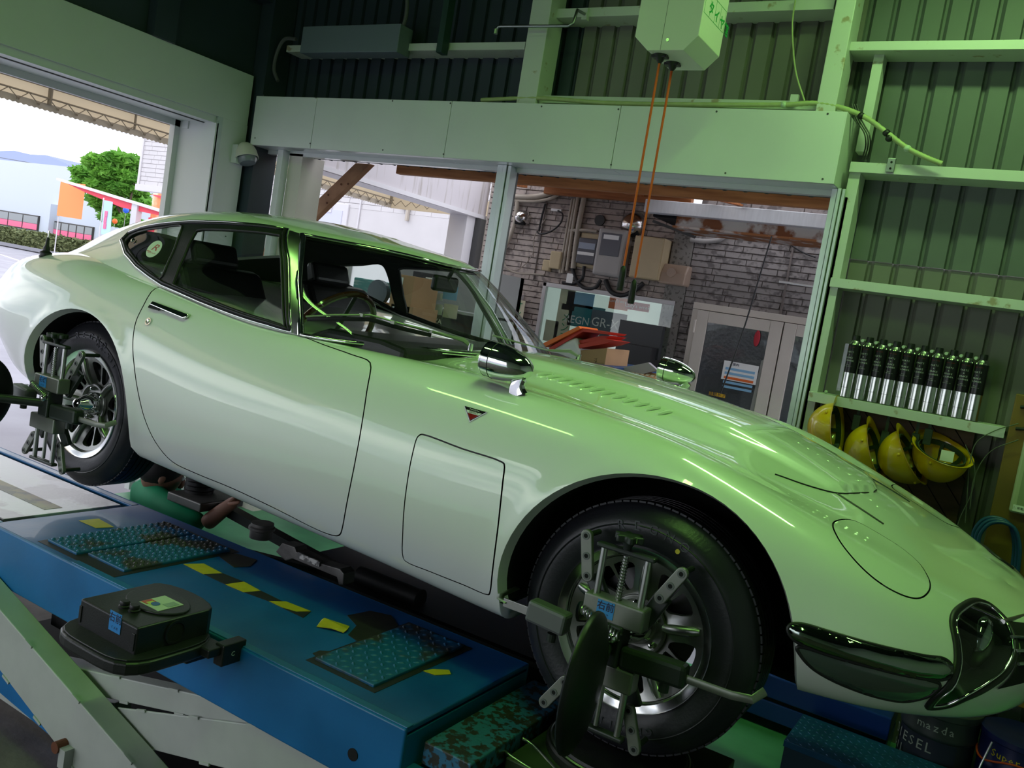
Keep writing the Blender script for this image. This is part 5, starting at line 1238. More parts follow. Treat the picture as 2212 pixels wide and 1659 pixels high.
MB().box((b1_.x+.022, 2.028, b1_.z+.035), (b1_.x+.19, 2.03, ctop-.02)).build('screen_frame', mat('panel_green', (.26, .30, .17), .4), ct)
MB().box((b1_.x+.012, 2.027, b1_.z+.008), (b1_.x+.07, 2.029, b1_.z+.034)).build('warning_sticker', PAPER, ct)
text_mesh('lettering', '⚠ 感電注意', .011, mat('ink_black', (.02, .02, .02), .5), frame((b1_.x+.04, 2.0268, b1_.z+.021), (1, 0, 0), (0, 0, 1)), ct, .0001)
BH = mat('blue_hose', (.01, .06, .16), .4)
ho = thing('coiled_hose', 'coiled dark blue air hose on the wall by the ochre cabinet', 'hose', (.68, 2.05, .3))
for k in range(3):
    pts = [at(u+k*6, v+k*5, 'y', 2.04-.012*k) for u, v in [(2100, 1175), (2105, 1145), (2125, 1122), (2150, 1118), (2178, 1130), (2190, 1165), (2188, 1215), (2180, 1260)]]
    MB().tube(catmull([tuple(p) for p in pts], 5), .008, 10).build('hose_loop', BH, ho, smooth=True)
WIREM = mat('thin_wire', (.10, .11, .08), .5)
for k, pp in enumerate([[(2200,915),(2150,930),(2110,955),(2095,1000),(2090,1060),(2085,1130)], [(2200,950),(2140,975),(2105,1030),(2095,1100)], [(2085,960),(2105,1010),(2100,1060),(2070,1130),(2065,1180)]]):
    pts = [at(u, v, 'y', 2.06) for u, v in pp]; o_ = MB().tube(catmull([tuple(p) for p in pts], 5), .0022, 6).build('loose_wire', WIREM, smooth=True)
    tag(o_, ['thin wire arching from the ochre cabinet past the hats', 'thin wire hanging lower from the ochre cabinet', 'thin slack wire beside the upturned hard hat'][k], 'wire', 'thin wires by the ochre cabinet')

# ================================================================= RIGHT CORNER ON THE FLOOR
PAILG = mat('graphite_pail', (.05, .058, .062), .42, .2, var=.15); PAILN = mat('navy_label', (.03, .035, .06), .4); PAILB = mat('blue_pail', (.012, .015, .10), .32, var=.1)
WTXT = mat('silver_print', (.45, .46, .45), .45); YTXT = mat('yellow_print', (.70, .50, .02), .4); RTXT = mat('red_print', (.55, .07, .02), .4)
c = at(2022, 1600, 'y', 1.93); pc = Vector((c.x, 1.93, FZ))
p1 = thing('oil_pail', 'graphite grey diesel oil pail under the car nose', 'pail', pc)
k = dict(keep=False); R = .142; H = .37
MB().lathe([(.0001, 0), (R-.006, 0), (R-.004, .004), (R-.004, .25), (R, .255), (R+.002, .262), (R, .27), (R, .34), (R+.005, .345), (R+.005, H), (R-.008, H+.004), (R-.012, H-.008), (.0001, H-.008)], 56, axis='z').build('drum', PAILG, p1, smooth=True, angle=35, **k)
MB().lathe([(R-.0035, .03), (R-.0035, .25)], 40, a0=radians(195), a1=radians(305), axis='z').build('label_wrap', PAILN, p1, smooth=True, **k)
LL = [('mazda', .303, .046, WTXT, radians(18), .62), ('DIESEL', .215, .056, WTXT, radians(-22), .62), ('OIL', .160, .050, WTXT, radians(-44), .62), ('DL-1', .090, .034, PAILG, radians(-10), .66), ('10W-30', .048, .026, WTXT, radians(-22), .62)]
merge_letters(LL, p1, Matrix.Rotation(radians(-20), 4, 'Z'), R+.0015)
for kz in range(2):
    m_ = MB(); 
    for i in range(8):
        a0 = radians(-90+2+i*2.2); a1 = radians(-90+2+(i+1)*2.2); z0 = .035-kz*.02+abs(i-4)*.004; z1 = .035-kz*.02+abs(i+1-4)*.004
        m_.add([((R+.0005)*cos(a), (R+.0005)*sin(a), z) for a, z in ((a0, z0), (a1, z1), (a1, z1+.016), (a0, z0+.016))], [(0, 1, 2, 3)])
    m_.build('red_chevron', RTXT, p1, **k)
c = at(2195, 1600, 'y', 1.90); pc = Vector((c.x+.02, 1.90, FZ))
p2 = thing('oil_pail', 'dark blue oil pail with yellow lettering in the bottom right corner', 'pail', pc)
MB().lathe([(.0001, 0), (R-.006, 0), (R-.004, .22), (R, .225), (R, .235), (R-.002, .24), (R-.002, .33), (R+.004, .335), (R+.004, .355), (R-.01, .36), (.0001, .35)], 56, axis='z').build('drum', PAILB, p2, smooth=True, angle=35, **k)
MB().tube([(R*1.02*cos(a), R*1.02*sin(a), .262+.02*sin(a*3)) for a in np.linspace(radians(180), radians(360), 24)], .004, 8).build('red_band', RTXT, p2, smooth=True, **k)
merge_letters([('SUNOCO', .13, .056, YTXT, radians(-14), .60), ('Super', .29, .040, YTXT, radians(-2), .55)], p2, Matrix.Rotation(radians(-18), 4, 'Z'), R+.001)
MB().lathe([(R-.0005, .035), (R-.0005, .042)], 40, a0=radians(200), a1=radians(320), axis='z').build('yellow_stripe', YTXT, p2, **k)
MB().tube([(-.10, -R-.004, .34), (-.12, -R-.03, .25), (-.13, -R-.035, .17)], .004, 8).build('wire_bail', CHROME2, p2, smooth=True, **k)
# diamond plate step and blue base channel
DPB = mat('blue_diamond_plate', (.01, .11, .26), .35, .3, var=.4, scale=8)
a = at(1735, 1548, 'z', -.43); b = at(1690, 1597, 'z', -.43); 
dp = thing('diamond_plate_step', 'blue diamond-plate step on the green floor near the pails', 'step', (.35, 1.6, FZ))
sx_0 = (a.x+b.x)/2; sy_0 = b.y; sy_1 = a.y
MB().box((sx_0, sy_0, -.455), (sx_0+.75, sy_1+.03, -.43)).build('tread', DPB, dp, bevel=.002)
MB().box((sx_0+.005, sy_0+.004, FZ), (sx_0+.74, sy_1+.02, -.455)).build('box_frame', mat('blue_dark_side', (.01, .04, .07), .5), dp)
mb = MB()
for i in range(30):
    for j in range(9):
        x = sx_0+.012+i*.025; y = sy_0+.014+j*(sy_1-sy_0)/8.5
        mb.lathe([(.0001, .0028), (.5, .002), (1, 0)], 6, T=Matrix.Translation((x, y, -.43)) @ Matrix.Rotation(radians(45 if (i+j) % 2 else -45), 4, 'Z') @ Matrix.Diagonal((.011, .0032, 1, 1)), axis='z')
s_ = mb.build('raised_diamonds', DPB, dp, smooth=True); s_['kind'] = 'stuff'
q0 = at(1668, 1475, 'y', 1.9); q1 = at(1925, 1560, 'y', 1.9); q2 = at(1915, 1625, 'y', 1.9)
bb = thing('blue_toolbox', 'long deep blue steel chest against the wall under the car nose', 'chest', (q0.x+.2, 1.95, FZ))
BL2 = mat('deep_blue_enamel', (.005, .045, .30), .35, coat=.3)
bx0, bx1, bzt = q0.x-.35, q1.x, q0.z
MB().box((bx0, 1.9, bzt-.07), (bx1, 2.2, bzt+.03)).build('lid', BL2, bb, bevel=.006)
MB().box((bx0+.01, 1.905, bzt-.085), (bx1-.005, 2.2, bzt-.07)).build('seam', DARK, bb)
MB().box((bx0, 1.9, FZ+.04), (bx1, 2.2, bzt-.085)).build('body', BL2, bb, bevel=.006)
q = at(1670, 1530, 'z', FZ+.03); gm = thing('floor_base_plate', 'low dark round-edged base with a white sticker on the green floor', 'base', (q.x, q.y, FZ))
MB().lathe([(.0001, .05), (.13, .05), (.14, .04), (.14, 0)], 30, T=Matrix.Translation((q.x-.02, q.y+.06, FZ)), axis='z').build('base', mat('charcoal_base', (.03, .032, .035), .5), gm, smooth=True, angle=35)
T = frame(at(1664, 1530, 'y', q.y-.085), (1, .1, -.1), (0, 0, 1)); MB().box((-.045, -.02, 0), (.04, .02, .001), T).build('white_sticker', PAPER, gm)

# ================================================================= HIGH ON THE WALL
# hose reel box with the shop name
rl = thing('cord_reel', 'white chamfered cord reel housing hung high with green lettering', 'cord reel', (-.78, 1.45, 2.1))
yr0, yr1 = 1.3, 1.56
P = [at(u, v, 'y', yr0) for u, v in [(1386,0),(1373,80),(1398,110),(1476,107),(1513,75),(1528,0)]]
zt = 2.62; X = [p.x for p in P]; Z = [p.z for p in P]
xl, xr_ = -.92, -.645; zb_, zc_ = (Z[2]+Z[3])/2, (Z[1]+Z[4])/2
poly = [(xl, zt), (xl, zc_), (X[2]+.0, zb_), (X[3], zb_), (xr_, zc_), (xr_, zt)]
REEL = mat('reel_white', (.62, .63, .56), .42)
MB().prism(poly, yr0, yr1, 'y').build('housing', REEL, rl, bevel=.002)
c = at(1442, 86, 'y', yr0-.001); MB().cyl((c.x, yr0-.002, c.z), (c.x, yr0+.002, c.z), .007, 14).build('screw', CHROME2, rl)
c0 = at(1445, 0, 'y', yr0); MB().box((c0.x-.0006, yr0-.0006, zb_), (c0.x+.0006, yr0, zt)).build('fold_line', SCREWM, rl)
GRT = mat('green_print', (.01, .30, .06), .5)
zt1 = at(1556, 45, 'x', xr_).z
chars = [(1537, 20), (1548, 37), (1559, 52), (1568, 67)]
for ch, (u, v) in zip('タイヤ館', chars):
    q = at(u, v, 'x', xr_); text_mesh('lettering', ch, .055, GRT, frame((xr_+.0006, q.y, q.z), (0, 1, 0), (0, 0, 1)), rl, .0003, bold=.0014)
l0 = at(1537, 0, 'x', xr_); 
for z in (zt1+.055, zt1-.032): MB().box((xr_, yr0+.012, z-.0008), (xr_+.0008, yr1-.012, z+.0008)).build('ruled_line', GRT, rl)
for i in range(5): y = yr0+.012+(yr1-yr0-.024)*i/4; MB().box((xr_, y-.0005, zt1-.032), (xr_+.0008, y+.0005, zt1+.055)).build('ruled_line', GRT, rl)
MB().cyl((-.78, 1.43, zt), (-.78, 1.43, 3.55), .02, 12).build('hanger_rod', WHITEP, rl)
ORC = mat('orange_cord', (.62, .09, .01), .45)
for k, ((u0, v0), (u1, v1), (u2, v2)) in enumerate([((1425, 133), (1348, 585), (1346, 622)), ((1450, 158), (1370, 600), (1366, 650))]):
    y = 1.36 if k == 0 else 1.46
    a = at(u0, v0, 'y', y); b = at(u1, v1, 'y', y); c = at(u2, v2, 'y', y)
    cd = thing('pendant_socket', ['orange cord with black plug, the left one under the reel', 'orange cord with black plug, the right lower one under the reel'][k], 'socket', (a.x, y, a.z), group='orange cords hanging from the reel')
    MB().tube([(a.x, y, a.z+.02), (a.x, y, b.z)], .0052, 10).build('cord', ORC, cd, smooth=True)
    MB().lathe([(.0055, .03), (.012, .02), (.0145, 0), (.015, -.07), (.013, -.075), (.0001, -.075)], 18, T=Matrix.Translation((a.x, y, c.z+.062)), axis='z').build('plug', BLACKRUB, cd, smooth=True)
    MB().lathe([(.006, -.03), (.014, -.02), (.020, -.006), (.030, .0), (.032, .004)], 16, T=Matrix.Translation((a.x, y, zb_-.004)), axis='z').build('cord_guide', BLACKRUB, cd, smooth=True)
    MB().box((a.x-.035, y-.018, zb_-.012), (a.x+.030, y+.022, zb_-.001)).build('guide_plate', BLACKRUB, cd, bevel=.003)
# pipes and conduits
GALV = mat('galvanised', (.40, .42, .42), .35, 1, var=.2, scale=20); CONM = mat('yellow_green_conduit', (.42, .48, .22), .5, var=.15, scale=30)
pts = [(-2.11, 2.0, 2.515), (-2.10, 2.0, 2.537), (-2.08, 2.0, 2.54), (-1.66, 2.0, 2.532), (-1.635, 2.0, 2.545), (-1.635, 2.02, 2.62), (-1.635, 2.12, 2.63)]
o_ = thing('air_pipe', 'thin galvanised pipe bending along the wall left of the reel', 'pipe', (-1.9, 2.0, 2.5)); MB().tube(pts, .008, 10).build('pipe', GALV, o_, smooth=True)
MB().box((-1.65, 2.10, 2.60), (-1.62, 2.13, 2.66)).build('pipe_clip', WHITEP, o_)
MB().cyl((-2.11, 2.0, 2.50), (-2.11, 2.0, 2.525), .012, 12).build('pipe_end', GALV, o_)
cn = thing('flexible_conduit', 'pale yellow-green corrugated conduit running over the white box and down right', 'conduit', (-.4, 2.05, 2.1))
pts = [at(u, v, 'y', 2.06) for u, v in [(1040,216),(1165,212),(1300,222),(1500,226),(1700,226),(1760,223),(1815,232),(1870,254),(1920,290),(1960,320),(2000,340),(2035,354)]]
cp_ = catmull([tuple(p) for p in pts], 10)
MB().tube(cp_, [.0105+(.0012 if i % 2 else 0) for i in range(len(cp_))], 10).build('conduit', CONM, cn, smooth=True)
for u, v in [(1693, 226), (1860, 250), (1915, 287), (1921, 299), (1960, 321)]:
    c = at(u, v, 'y', 2.06); MB().sphere(c, .017, 12, 8, sz=(1, .9, .9)).build('clamp', BLACKRUB if u in (1915, 1921, 1860) else CLIPM, cn, smooth=True)
wi = thing('loose_cable', 'thin green cable hanging down the sheet wall beside the column', 'cable', (-.5, 2.1, 2.4))
MB().tube(catmull([tuple(at(u, v, 'y', 2.1)) for u, v in [(1718,0),(1712,45),(1713,100),(1720,160),(1738,218)]], 6), .004, 8).build('cable', CONM, wi, smooth=True)
br = at(1716, 216, 'y', 2.1); MB().box((br.x-.015, 2.08, br.z-.02), (br.x+.02, 2.10, br.z+.02)).build('bracket', WHITEP, wi)
bk = thing('black_cables', 'bundle of black cables hanging by the end of the white box', 'cable', (-.1, 2.1, 2.1))
for k in range(3): MB().tube(catmull([tuple(at(u+k*5, v, 'y', 2.12)) for u, v in [(1840,225),(1848,252),(1858,272),(1868,290),(1870,315),(1862,345)]], 5), .0035, 6).build('cable', BLACKRUB, bk, smooth=True)
br = at(1925, 357, 'y', 2.09); o_ = MB().box((br.x-.018, 2.085, br.z-.03), (br.x+.016, 2.098, br.z+.03)).build('angle_bracket', GALV, bevel=.002); tag(o_, 'small bored steel bracket bolted on the middle wall girt', 'bracket')
for dz in (-.015, .012): MB().cyl((br.x, 2.083, br.z+dz), (br.x, 2.086, br.z+dz), .005, 10).build('hole', DARK, o_)
# dark grey box and left side wiring
a = at(655, 57, 'y', 2.02); b = at(857, 112, 'y', 2.02)
o_ = MB().box((a.x, 2.02, b.z), (b.x, 2.14, a.z)).build('wall_box', mat('dull_grey_box', (.14, .17, .20), .5), bevel=.004); tag(o_, 'flat grey box high on the dark wall at left', 'box')
o_ = MB().tube(catmull([tuple(at(u, v, 'y', 2.1)) for u, v in [(600,175),(592,150),(600,110),(615,85),(640,85)]], 5), .012, 8).build('dark_cables', mat('dim_cable', (.10, .10, .10), .6), smooth=True); tag(o_, 'dim cable looping in the dark corner above the box', 'cable')
o_ = MB().tube(catmull([tuple(at(u, v, 'y', 2.1)) for u, v in [(880,0),(878,30),(870,60),(858,85)]], 5), .012, 8).build('dark_cables', bpy.data.materials['dim_cable'], smooth=True); tag(o_, 'dim cable dropping to the right end of the flat grey wall box', 'cable')
a = at(950, 110, 'y', 2.06); o_ = MB().box((a.x-.02, 2.05, a.z-.01), (a.x+.02, 2.11, 3.4)).build('drop_rod', mat('dark_green_rod', (.02, .05, .04), .5)); tag(o_, 'dark green vertical channel crossing the upper left girt', 'channel')
# sensor lamp on the left column
lm = thing('sensor_lamp', 'cream domed sensor lamp on the white column by the left opening', 'lamp', (-3.95, 2.0, 1.72))
T = Matrix.Translation((-3.93, 1.995, 1.745)) @ Matrix.Rotation(radians(-22), 4, 'Y')
MB().lathe([(.0001, .085), (.030, .080), (.052, .06), (.064, .03), (.068, 0), (.072, -.02), (.069, -.022), (.062, 0)], 32, T=T @ Matrix.Diagonal((1, 1.1, 1, 1)), axis='z').build('hood', mat('lamp_cream', (.62, .60, .52), .35), lm, smooth=True)
MB().lathe([(.060, .0), (.060, -.04), (.05, -.055), (.0001, -.058)], 28, T=T, axis='z').build('lens', mat('lamp_grey_lens', (.18, .20, .22), .25), lm, smooth=True, angle=50)
MB().box((-4.0, 1.93, 1.68), (-3.95, 2.03, 1.80)).build('mount', BOXW, lm)
# daylight pinholes in the sheet
# ================================================================= OUTSIDE, BEHIND THE BACK OPENING
WY = 4.5
SID1 = mat('brown_brick_siding', (.47, .40, .37), .75, col2=(.26, .22, .21), scale=22, thr=(.36, .50), bump=.3, bscale=50)
SIDG = mat('siding_joint', (.17, .145, .135), .9)
SIDW = mat('white_brick_siding', (.60, .575, .58), .7, var=.06, scale=3); SIDWJ = mat('white_joint', (.38, .36, .365), .9)
def siding(par, x0, x1, z0, z1, y, m, mj, rowh, bl, holes=(), d=.012, gap=.006):
    MB().box((x0, y+.0, z0), (x1, y+.06, z1)).build('joint_backing', mj, par)
    mb = MB(); r = random.Random(5); z = z0; row = 0
    def add(a, b, z, h):
        yy = y-d*r.uniform(.65, 1.0); mb.add([(a, y, z), (b, y, z), (b, y, z+h), (a, y, z+h), (a+.002, yy, z+.002), (b-.002, yy, z+.002), (b-.002, yy+.003, z+h), (a+.002, yy+.003, z+h)], [(4, 5, 6, 7), (0, 1, 5, 4), (1, 2, 6, 5), (2, 3, 7, 6), (3, 0, 4, 7)])
    while z < z1-.005:
        x = x0-r.uniform(0, bl); h = min(rowh-gap, z1-z)
        while x < x1:
            L_ = bl*r.uniform(.6, 1.3); a, b = max(x, x0), min(x+L_-gap*.6, x1); segs = [(a, b)]
            for hx0, hx1, hz0, hz1 in holes:
                if z+h > hz0 and z < hz1:
                    ns = []
                    for s0, s1 in segs:
                        if s1 <= hx0 or s0 >= hx1: ns.append((s0, s1))
                        else:
                            if s0 < hx0: ns.append((s0, hx0))
                            if s1 > hx1: ns.append((hx1, s1))
                    segs = ns
            for s0, s1 in segs:
                if s1-s0 > .01: add(s0, s1, z, h)
            x += L_
        z += rowh; row += 1
    o = mb.build('brick_courses', m, par, fixn=False); o['kind'] = 'stuff'; return o
shop = thing('shop_building', 'neighbouring shop wall of embossed brown brick siding behind the right opening', 'building', (-2.2, WY, FZ))
cx_l = at(1506, 504, 'y', WY).x; xr_end = .6; xl_end = at(1052, 480, 'y', WY).x
siding(shop, xl_end, cx_l-.17, FZ, 2.75, WY, SID1, SIDG, .0475, .34)
siding(shop, cx_l+.004, xr_end, FZ, 2.30, WY-.02, mat('grey_brick_siding', (.27, .245, .24), .75, col2=(.13, .115, .115), scale=22, thr=(.38, .5), bump=.3, bscale=50), SIDG, .0475, .34)
MB().box((cx_l-.165, WY-.04, FZ), (cx_l, WY+.02, 2.0)).build('corner_trim', mat('speckled_trim', (.25, .235, .22), .8, col2=(.12, .11, .10), scale=45, thr=(.38, .45)), shop)
for u, v in [(1722, 515), (1600, 430)]:
    pass
a = at(1715, 530, 'y', WY-.03); MB().box((a.x-.006, WY-.045, 1.3), (a.x+.006, WY-.03, a.z+.15)).build('panel_joint', SIDG, shop)
a = at(1172, 500, 'y', WY); MB().box((a.x-.004, WY-.02, 1.3), (a.x+.004, WY-.012, 2.5)).build('panel_joint', SIDG, shop)
# shop window full of posters
WF = mat('white_window_frame', (.62, .60, .62), .4)
def rect(y, tl, br):
    a = at(*tl, 'y', y); b = at(*br, 'y', y); return a.x, b.x, b.z, a.z
wx0 = at(1180, 610, 'y', WY).x; wx1 = at(1463, 650, 'y', WY).x; wz1 = at(1180, 610, 'y', WY).z; wz0 = .42
win = thing('window_1', None, None); struct(win)
fr = .035; yb = WY-.05
MB().box((wx0, yb, wz1-fr), (wx1, WY, wz1)).build('frame_rail', WF, win, bevel=.003); MB().box((wx0, yb, wz0), (wx1, WY, wz0+fr)).build('frame_rail', WF, win, bevel=.003)
MB().box((wx0, yb, wz0), (wx0+fr, WY, wz1)).build('frame_stile', WF, win, bevel=.003)
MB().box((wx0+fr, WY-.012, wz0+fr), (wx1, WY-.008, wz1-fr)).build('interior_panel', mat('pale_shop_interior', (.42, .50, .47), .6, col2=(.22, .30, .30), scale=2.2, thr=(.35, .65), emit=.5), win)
MB().box((wx0+fr, WY-.044, wz0+fr), (wx1, WY-.042, wz1-fr)).build('window_pane', CLEAR, win)
def card(name, label, tl, br, y, m, cat_='poster', grp=None, par=None, th=.002):
    x0, x1, z0, z1 = rect(y, tl, br); o = MB().box((x0, y-th, z0), (x1, y, z1)).build(name, m, par)
    if par is None: tag(o, label, cat_, grp)
    return o, x0, x1, z0, z1
def wtext(s, c, size, m, par, y, xdir=(1, 0, 0), zd=(0, 0, 1), **kw): return text_mesh('lettering', s, size, m, frame((c[0], y, c[1]), xdir, zd), par, .0003, **kw)
P_RED = mat('poster_red', (.50, .05, .05), .5); P_ORG = mat('poster_orange', (.80, .16, .03), .5); P_TEAL = mat('banner_teal', (.03, .22, .26), .5); P_SLATE = mat('banner_slate', (.06, .10, .14), .5)
P_BLUE = mat('poster_sky', (.25, .48, .72), .5); P_CRM = mat('poster_cream', (.72, .68, .50), .5); P_GRN = mat('poster_green', (.03, .30, .12), .5); WHT = mat('print_white', (.85, .85, .85), .5)
yp = WY-.016
o, x0, x1, z0, z1 = card('poster', 'tall cream banner with green vertical lettering at the window left side', (1213, 622), (1225, 740), yp, P_CRM)
for i, ch in enumerate('メンテナンス'): wtext(ch, ((x0+x1)/2+.02, z1-.24-i*.085), .085, P_GRN, o, yp-.003)
card('poster', 'pale blue and white poster high in the shop window', (1228, 628), (1280, 668), yp, P_BLUE); 
o, x0, x1, z0, z1 = card('banner', 'teal draped banner with REGNO wording in the window', (1232, 655), (1300, 715), yp, P_TEAL, 'banner')
wtext('REGNO', ((x0+x1)/2-.04, (z0+z1)/2-.04), .09, WHT, o, yp-.003)
yp2 = yp-.004
o, x0, x1, z0, z1 = card('banner', 'large slate tyre banner with white GR lettering in the window', (1280, 668), (1345, 740), yp2, P_SLATE, 'banner')
wtext('GR-XII', ((x0+x1)/2, z1-.10), .105, WHT, o, yp2-.003); wtext('出る。', ((x0+x1)/2+.02, z1-.25), .12, WHT, o, yp2-.003)
o, x0, x1, z0, z1 = card('poster', 'orange ladies week poster nearest the hanging cords', (1318, 640), (1355, 672), yp, P_ORG); wtext("Lady's week", ((x0+x1)/2, z1-.03), .035, WHT, o, yp-.003)
o, x0, x1, z0, z1 = card('poster', 'red ladies week poster with large white lettering', (1354, 650), (1401, 675), yp2, P_RED); wtext("Lady's week", ((x0+x1)/2, (z0+z1)/2), .045, WHT, o, yp2-.003)
o, x0, x1, z0, z1 = card('poster', 'red ladies poster cut by the window right edge', (1441, 668), (1462, 690), yp, P_RED); wtext('Lady', ((x0+x1)/2, (z0+z1)/2), .045, WHT, o, yp-.003)
o, x0, x1, z0, z1 = card('poster', 'white poster with blue ring under the right red poster', (1438, 692), (1460, 745), yp, WHT)
for k_, (tl, br) in enumerate([((1215,655),(1240,672)),((1180,690),(1200,740)),((1300,725),(1345,745)),((1300,750),(1340,775)),((1405,740),(1425,790))]):
    card('notice', ['small white notice by the cream banner', 'pale notice in the lower left of the shop window', 'blue-grey notice under the slate banner', 'green notice behind the cardboard box', 'yellow-white notice at the right of the dark screen'][k_], tl, br, yp, [WHT, P_CRM, P_BLUE, P_GRN, P_CRM][k_], 'notice')
# small window at left with oil poster
sw_ = thing('window_2', None, None); struct(sw_)
a = at(1076, 637, 'y', WY); b = at(1133, 643, 'y', WY); z0 = .55
MB().box((a.x-.25, yb, z0), (b.x, WY, a.z+.03)).build('frame', WF, sw_, bevel=.003); MB().box((a.x-.22, yb-.004, z0+.03), (b.x-.03, yb, a.z)).build('dark_interior', mat('dim_interior', (.10, .09, .07), .5), sw_)
o, x0, x1, z0, z1 = card('poster', 'cream oil poster with green writing in the small window', (1103, 645), (1129, 690), yb-.008, P_CRM)
for i, ch in enumerate('オイル'): wtext(ch, ((x0+x1)/2+.02, z1-.05-i*.09), .085, P_GRN, o, yb-.012)
# monitor, box pile and table in front of the window
yy = 3.95
def ob(name, label, cat_, tl, br, y, dpt, m, bevel=.003, grp=None):
    x0, x1, z0, z1 = rect(y, tl, br); o = MB().box((x0, y, z0), (x1, y+dpt, z1)).build(name, m, bevel=bevel); return tag(o, label, cat_, grp)
ob('dark_monitor', 'dark grey monitor back standing before the shop window', 'monitor', (1340, 690), (1420, 778), 4.25, .05, mat('monitor_black', (.03, .033, .036), .4))
ob('printer', 'low pale printer at the base of the shop window', 'printer', (1335, 738), (1400, 800), 4.15, .2, mat('dark_printer', (.02, .02, .022), .4))
CARD = mat('cardboard', (.46, .27, .14), .75, var=.15, scale=5); CARDR = mat('red_folder', (.55, .04, .02), .5); CARDO = mat('orange_folder', (.80, .16, .02), .5); BAG = mat('white_plastic_bag', (.70, .68, .70), .45, bump=.5, bscale=12)
yb2 = 3.0
wc_ = thing('window_counter', 'plain low counter under the shop window', 'counter', (-2.5, 4.3, FZ)); zc0 = at(1340, 778, 'y', 4.25).z; MB().box((wx0+.1, 4.12, FZ), (wx1-.05, 4.42, min(zc0, at(1335, 800, 'y', 4.15).z)-.002)).build('cabinet', MG_ if 'MG_' in globals() else SCREWM, wc_, bevel=.004)
c0 = at(1255, 800, 'y', yb2)
t = thing('cardboard_box', 'open brown cardboard box stacked with red folders behind the bonnet', 'box', (c0.x, yb2, c0.z-.1))
P = [at(u, v, 'y', yb2) for u, v in [(1250,757),(1312,752),(1300,830),(1235,830)]]
MB().prism([(p.x, p.z) for p in P], yb2, yb2+.35, 'y').build('carton', CARD, t, bevel=.003)
wtext('YM 143', ((P[0].x+P[1].x)/2+.03, (P[0].z+P[2].z)/2+.02), .03, mat('brown_print', (.12, .07, .03), .6), t, yb2-.003, xdir=(0, 0, -1), zd=(1, 0, 0))
P = [at(u, v, 'y', yb2-.02) for u, v in [(1178,765),(1205,738),(1245,728),(1252,760),(1248,790),(1210,795),(1190,785)]]
o = MB().prism([(p.x, p.z) for p in P], yb2-.02, yb2+.25, 'y').build('plastic_bag', BAG, bevel=.02, seg=3); tag(o, 'crumpled white plastic bag left of the cardboard box', 'bag')
for k_, (pts_, m_, lb_) in enumerate([([(1172,742),(1250,704),(1254,710),(1176,750)], CARDO, 'bright orange folder sliding off the bag, topmost'), ([(1182,752),(1252,708),(1315,717),(1308,722),(1256,716),(1186,758)], CARDR, 'dark red folder under the orange one'), ([(1238,745),(1300,730),(1322,735),(1300,742),(1245,752)], CARDR, 'red folder lying flat on the cardboard box'), ([(1240,735),(1290,724),(1312,724),(1300,730),(1244,742)], CARDR, 'thin maroon folder in the middle of the pile')]):
    P = [at(u, v, 'y', 2.95) for u, v in pts_]
    o = MB().prism([(p.x, p.z) for p in P], 2.95+.02*k_, 3.22+.01*k_, 'y').build('folder', m_, bevel=.001); tag(o, lb_, 'folder', 'red and orange folders on the box')
o = thing('folder_rack_table', 'grey table top behind the bonnet under the pegboard', 'table', (-1.6, 3.3, FZ))
P = [at(u, v, 'y', 3.0) for u, v in [(1240,800),(1400,785)]]; tz = P[1].z-.06
MB().box((-2.5, 2.95, tz-.04), (-1.5, 3.7, tz)).build('top', mat('navy_table_cover', (.03, .07, .18), .5), o, bevel=.004)
for xx_ in (-2.45, -1.56):
    for yy_ in (3.0, 3.62): MB().box((xx_, yy_, FZ), (xx_+.04, yy_+.04, tz-.04)).build('leg', SCREWM, o)
a, b, c, d = [at(u, v, 'y', 3.1) for u, v in [(1300,803),(1400,783),(1420,800),(1330,822)]]
o = MB().prism([(p.x, p.z) for p in (a, b, c, d)], 3.1, 3.14, 'y').build('paper_sheet', mat('grey_violet_card', (.40, .36, .40), .6), bevel=.001); tag(o, 'grey-violet card sheet leaning over the table edge', 'sheet')
pgb = thing('pegboard_tray', 'tan pegboard tray with black knobs on the navy table', 'tray', (-1.5, 3.05, tz))
TT = Matrix.Translation((at(1395, 820, 'y', 3.05).x, 3.05, at(1395, 822, 'y', 3.05).z)) @ Matrix.Rotation(radians(28), 4, 'X')
MB().box((-.14, -.10, -.008), (.14, .10, .004), TT).build('board', mat('tan_board', (.42, .22, .10), .6), pgb)
for i in range(8):
    for j in range(4): MB().box((-.125+i*.033, -.085+j*.045, .004), (-.105+i*.033, -.06+j*.045, .0055), TT).build('slot', mat('slot_cream', (.6, .5, .38), .6) if 'slot_cream' not in bpy.data.materials else bpy.data.materials['slot_cream'], pgb)
for (i, j) in ((-.06, .10), (.08, .09), (-.03, -.03), (.10, .02)): MB().sphere(TT @ Vector((i, j, .018)), .018, 12, 8).build('black_knob', BLACKRUB, pgb, smooth=True)
# meters, cabinet, vents, pipes on the siding
MG = mat('meter_grey', (.42, .40, .39), .45, var=.08); MC = mat('cabinet_beige', (.56, .45, .28), .5, var=.08); MD = mat('meter_dark', (.10, .10, .12), .35); PIPE = mat('beige_pipe', (.50, .44, .37), .5, var=.1); STEEL = mat('vent_steel', (.62, .60, .58), .18, 1)
ys = WY-.012
def onwall(name, label, cat_, tl, br, dpt, m, y=ys, bevel=.01, grp=None):
    x0, x1, z0, z1 = rect(y-dpt, tl, br); t = thing(name, label, cat_, ((x0+x1)/2, y, (z0+z1)/2), group=grp); MB().box((x0, y-dpt, z0), (x1, y, z1)).build('case', m, t, bevel=bevel, seg=3); return t, x0, x1, z0, z1
t, x0, x1, z0, z1 = onwall('electric_meter', 'tall rounded grey electric meter box in the middle of the siding', 'meter', (1294, 490), (1338, 600), .14, MG, bevel=.025)
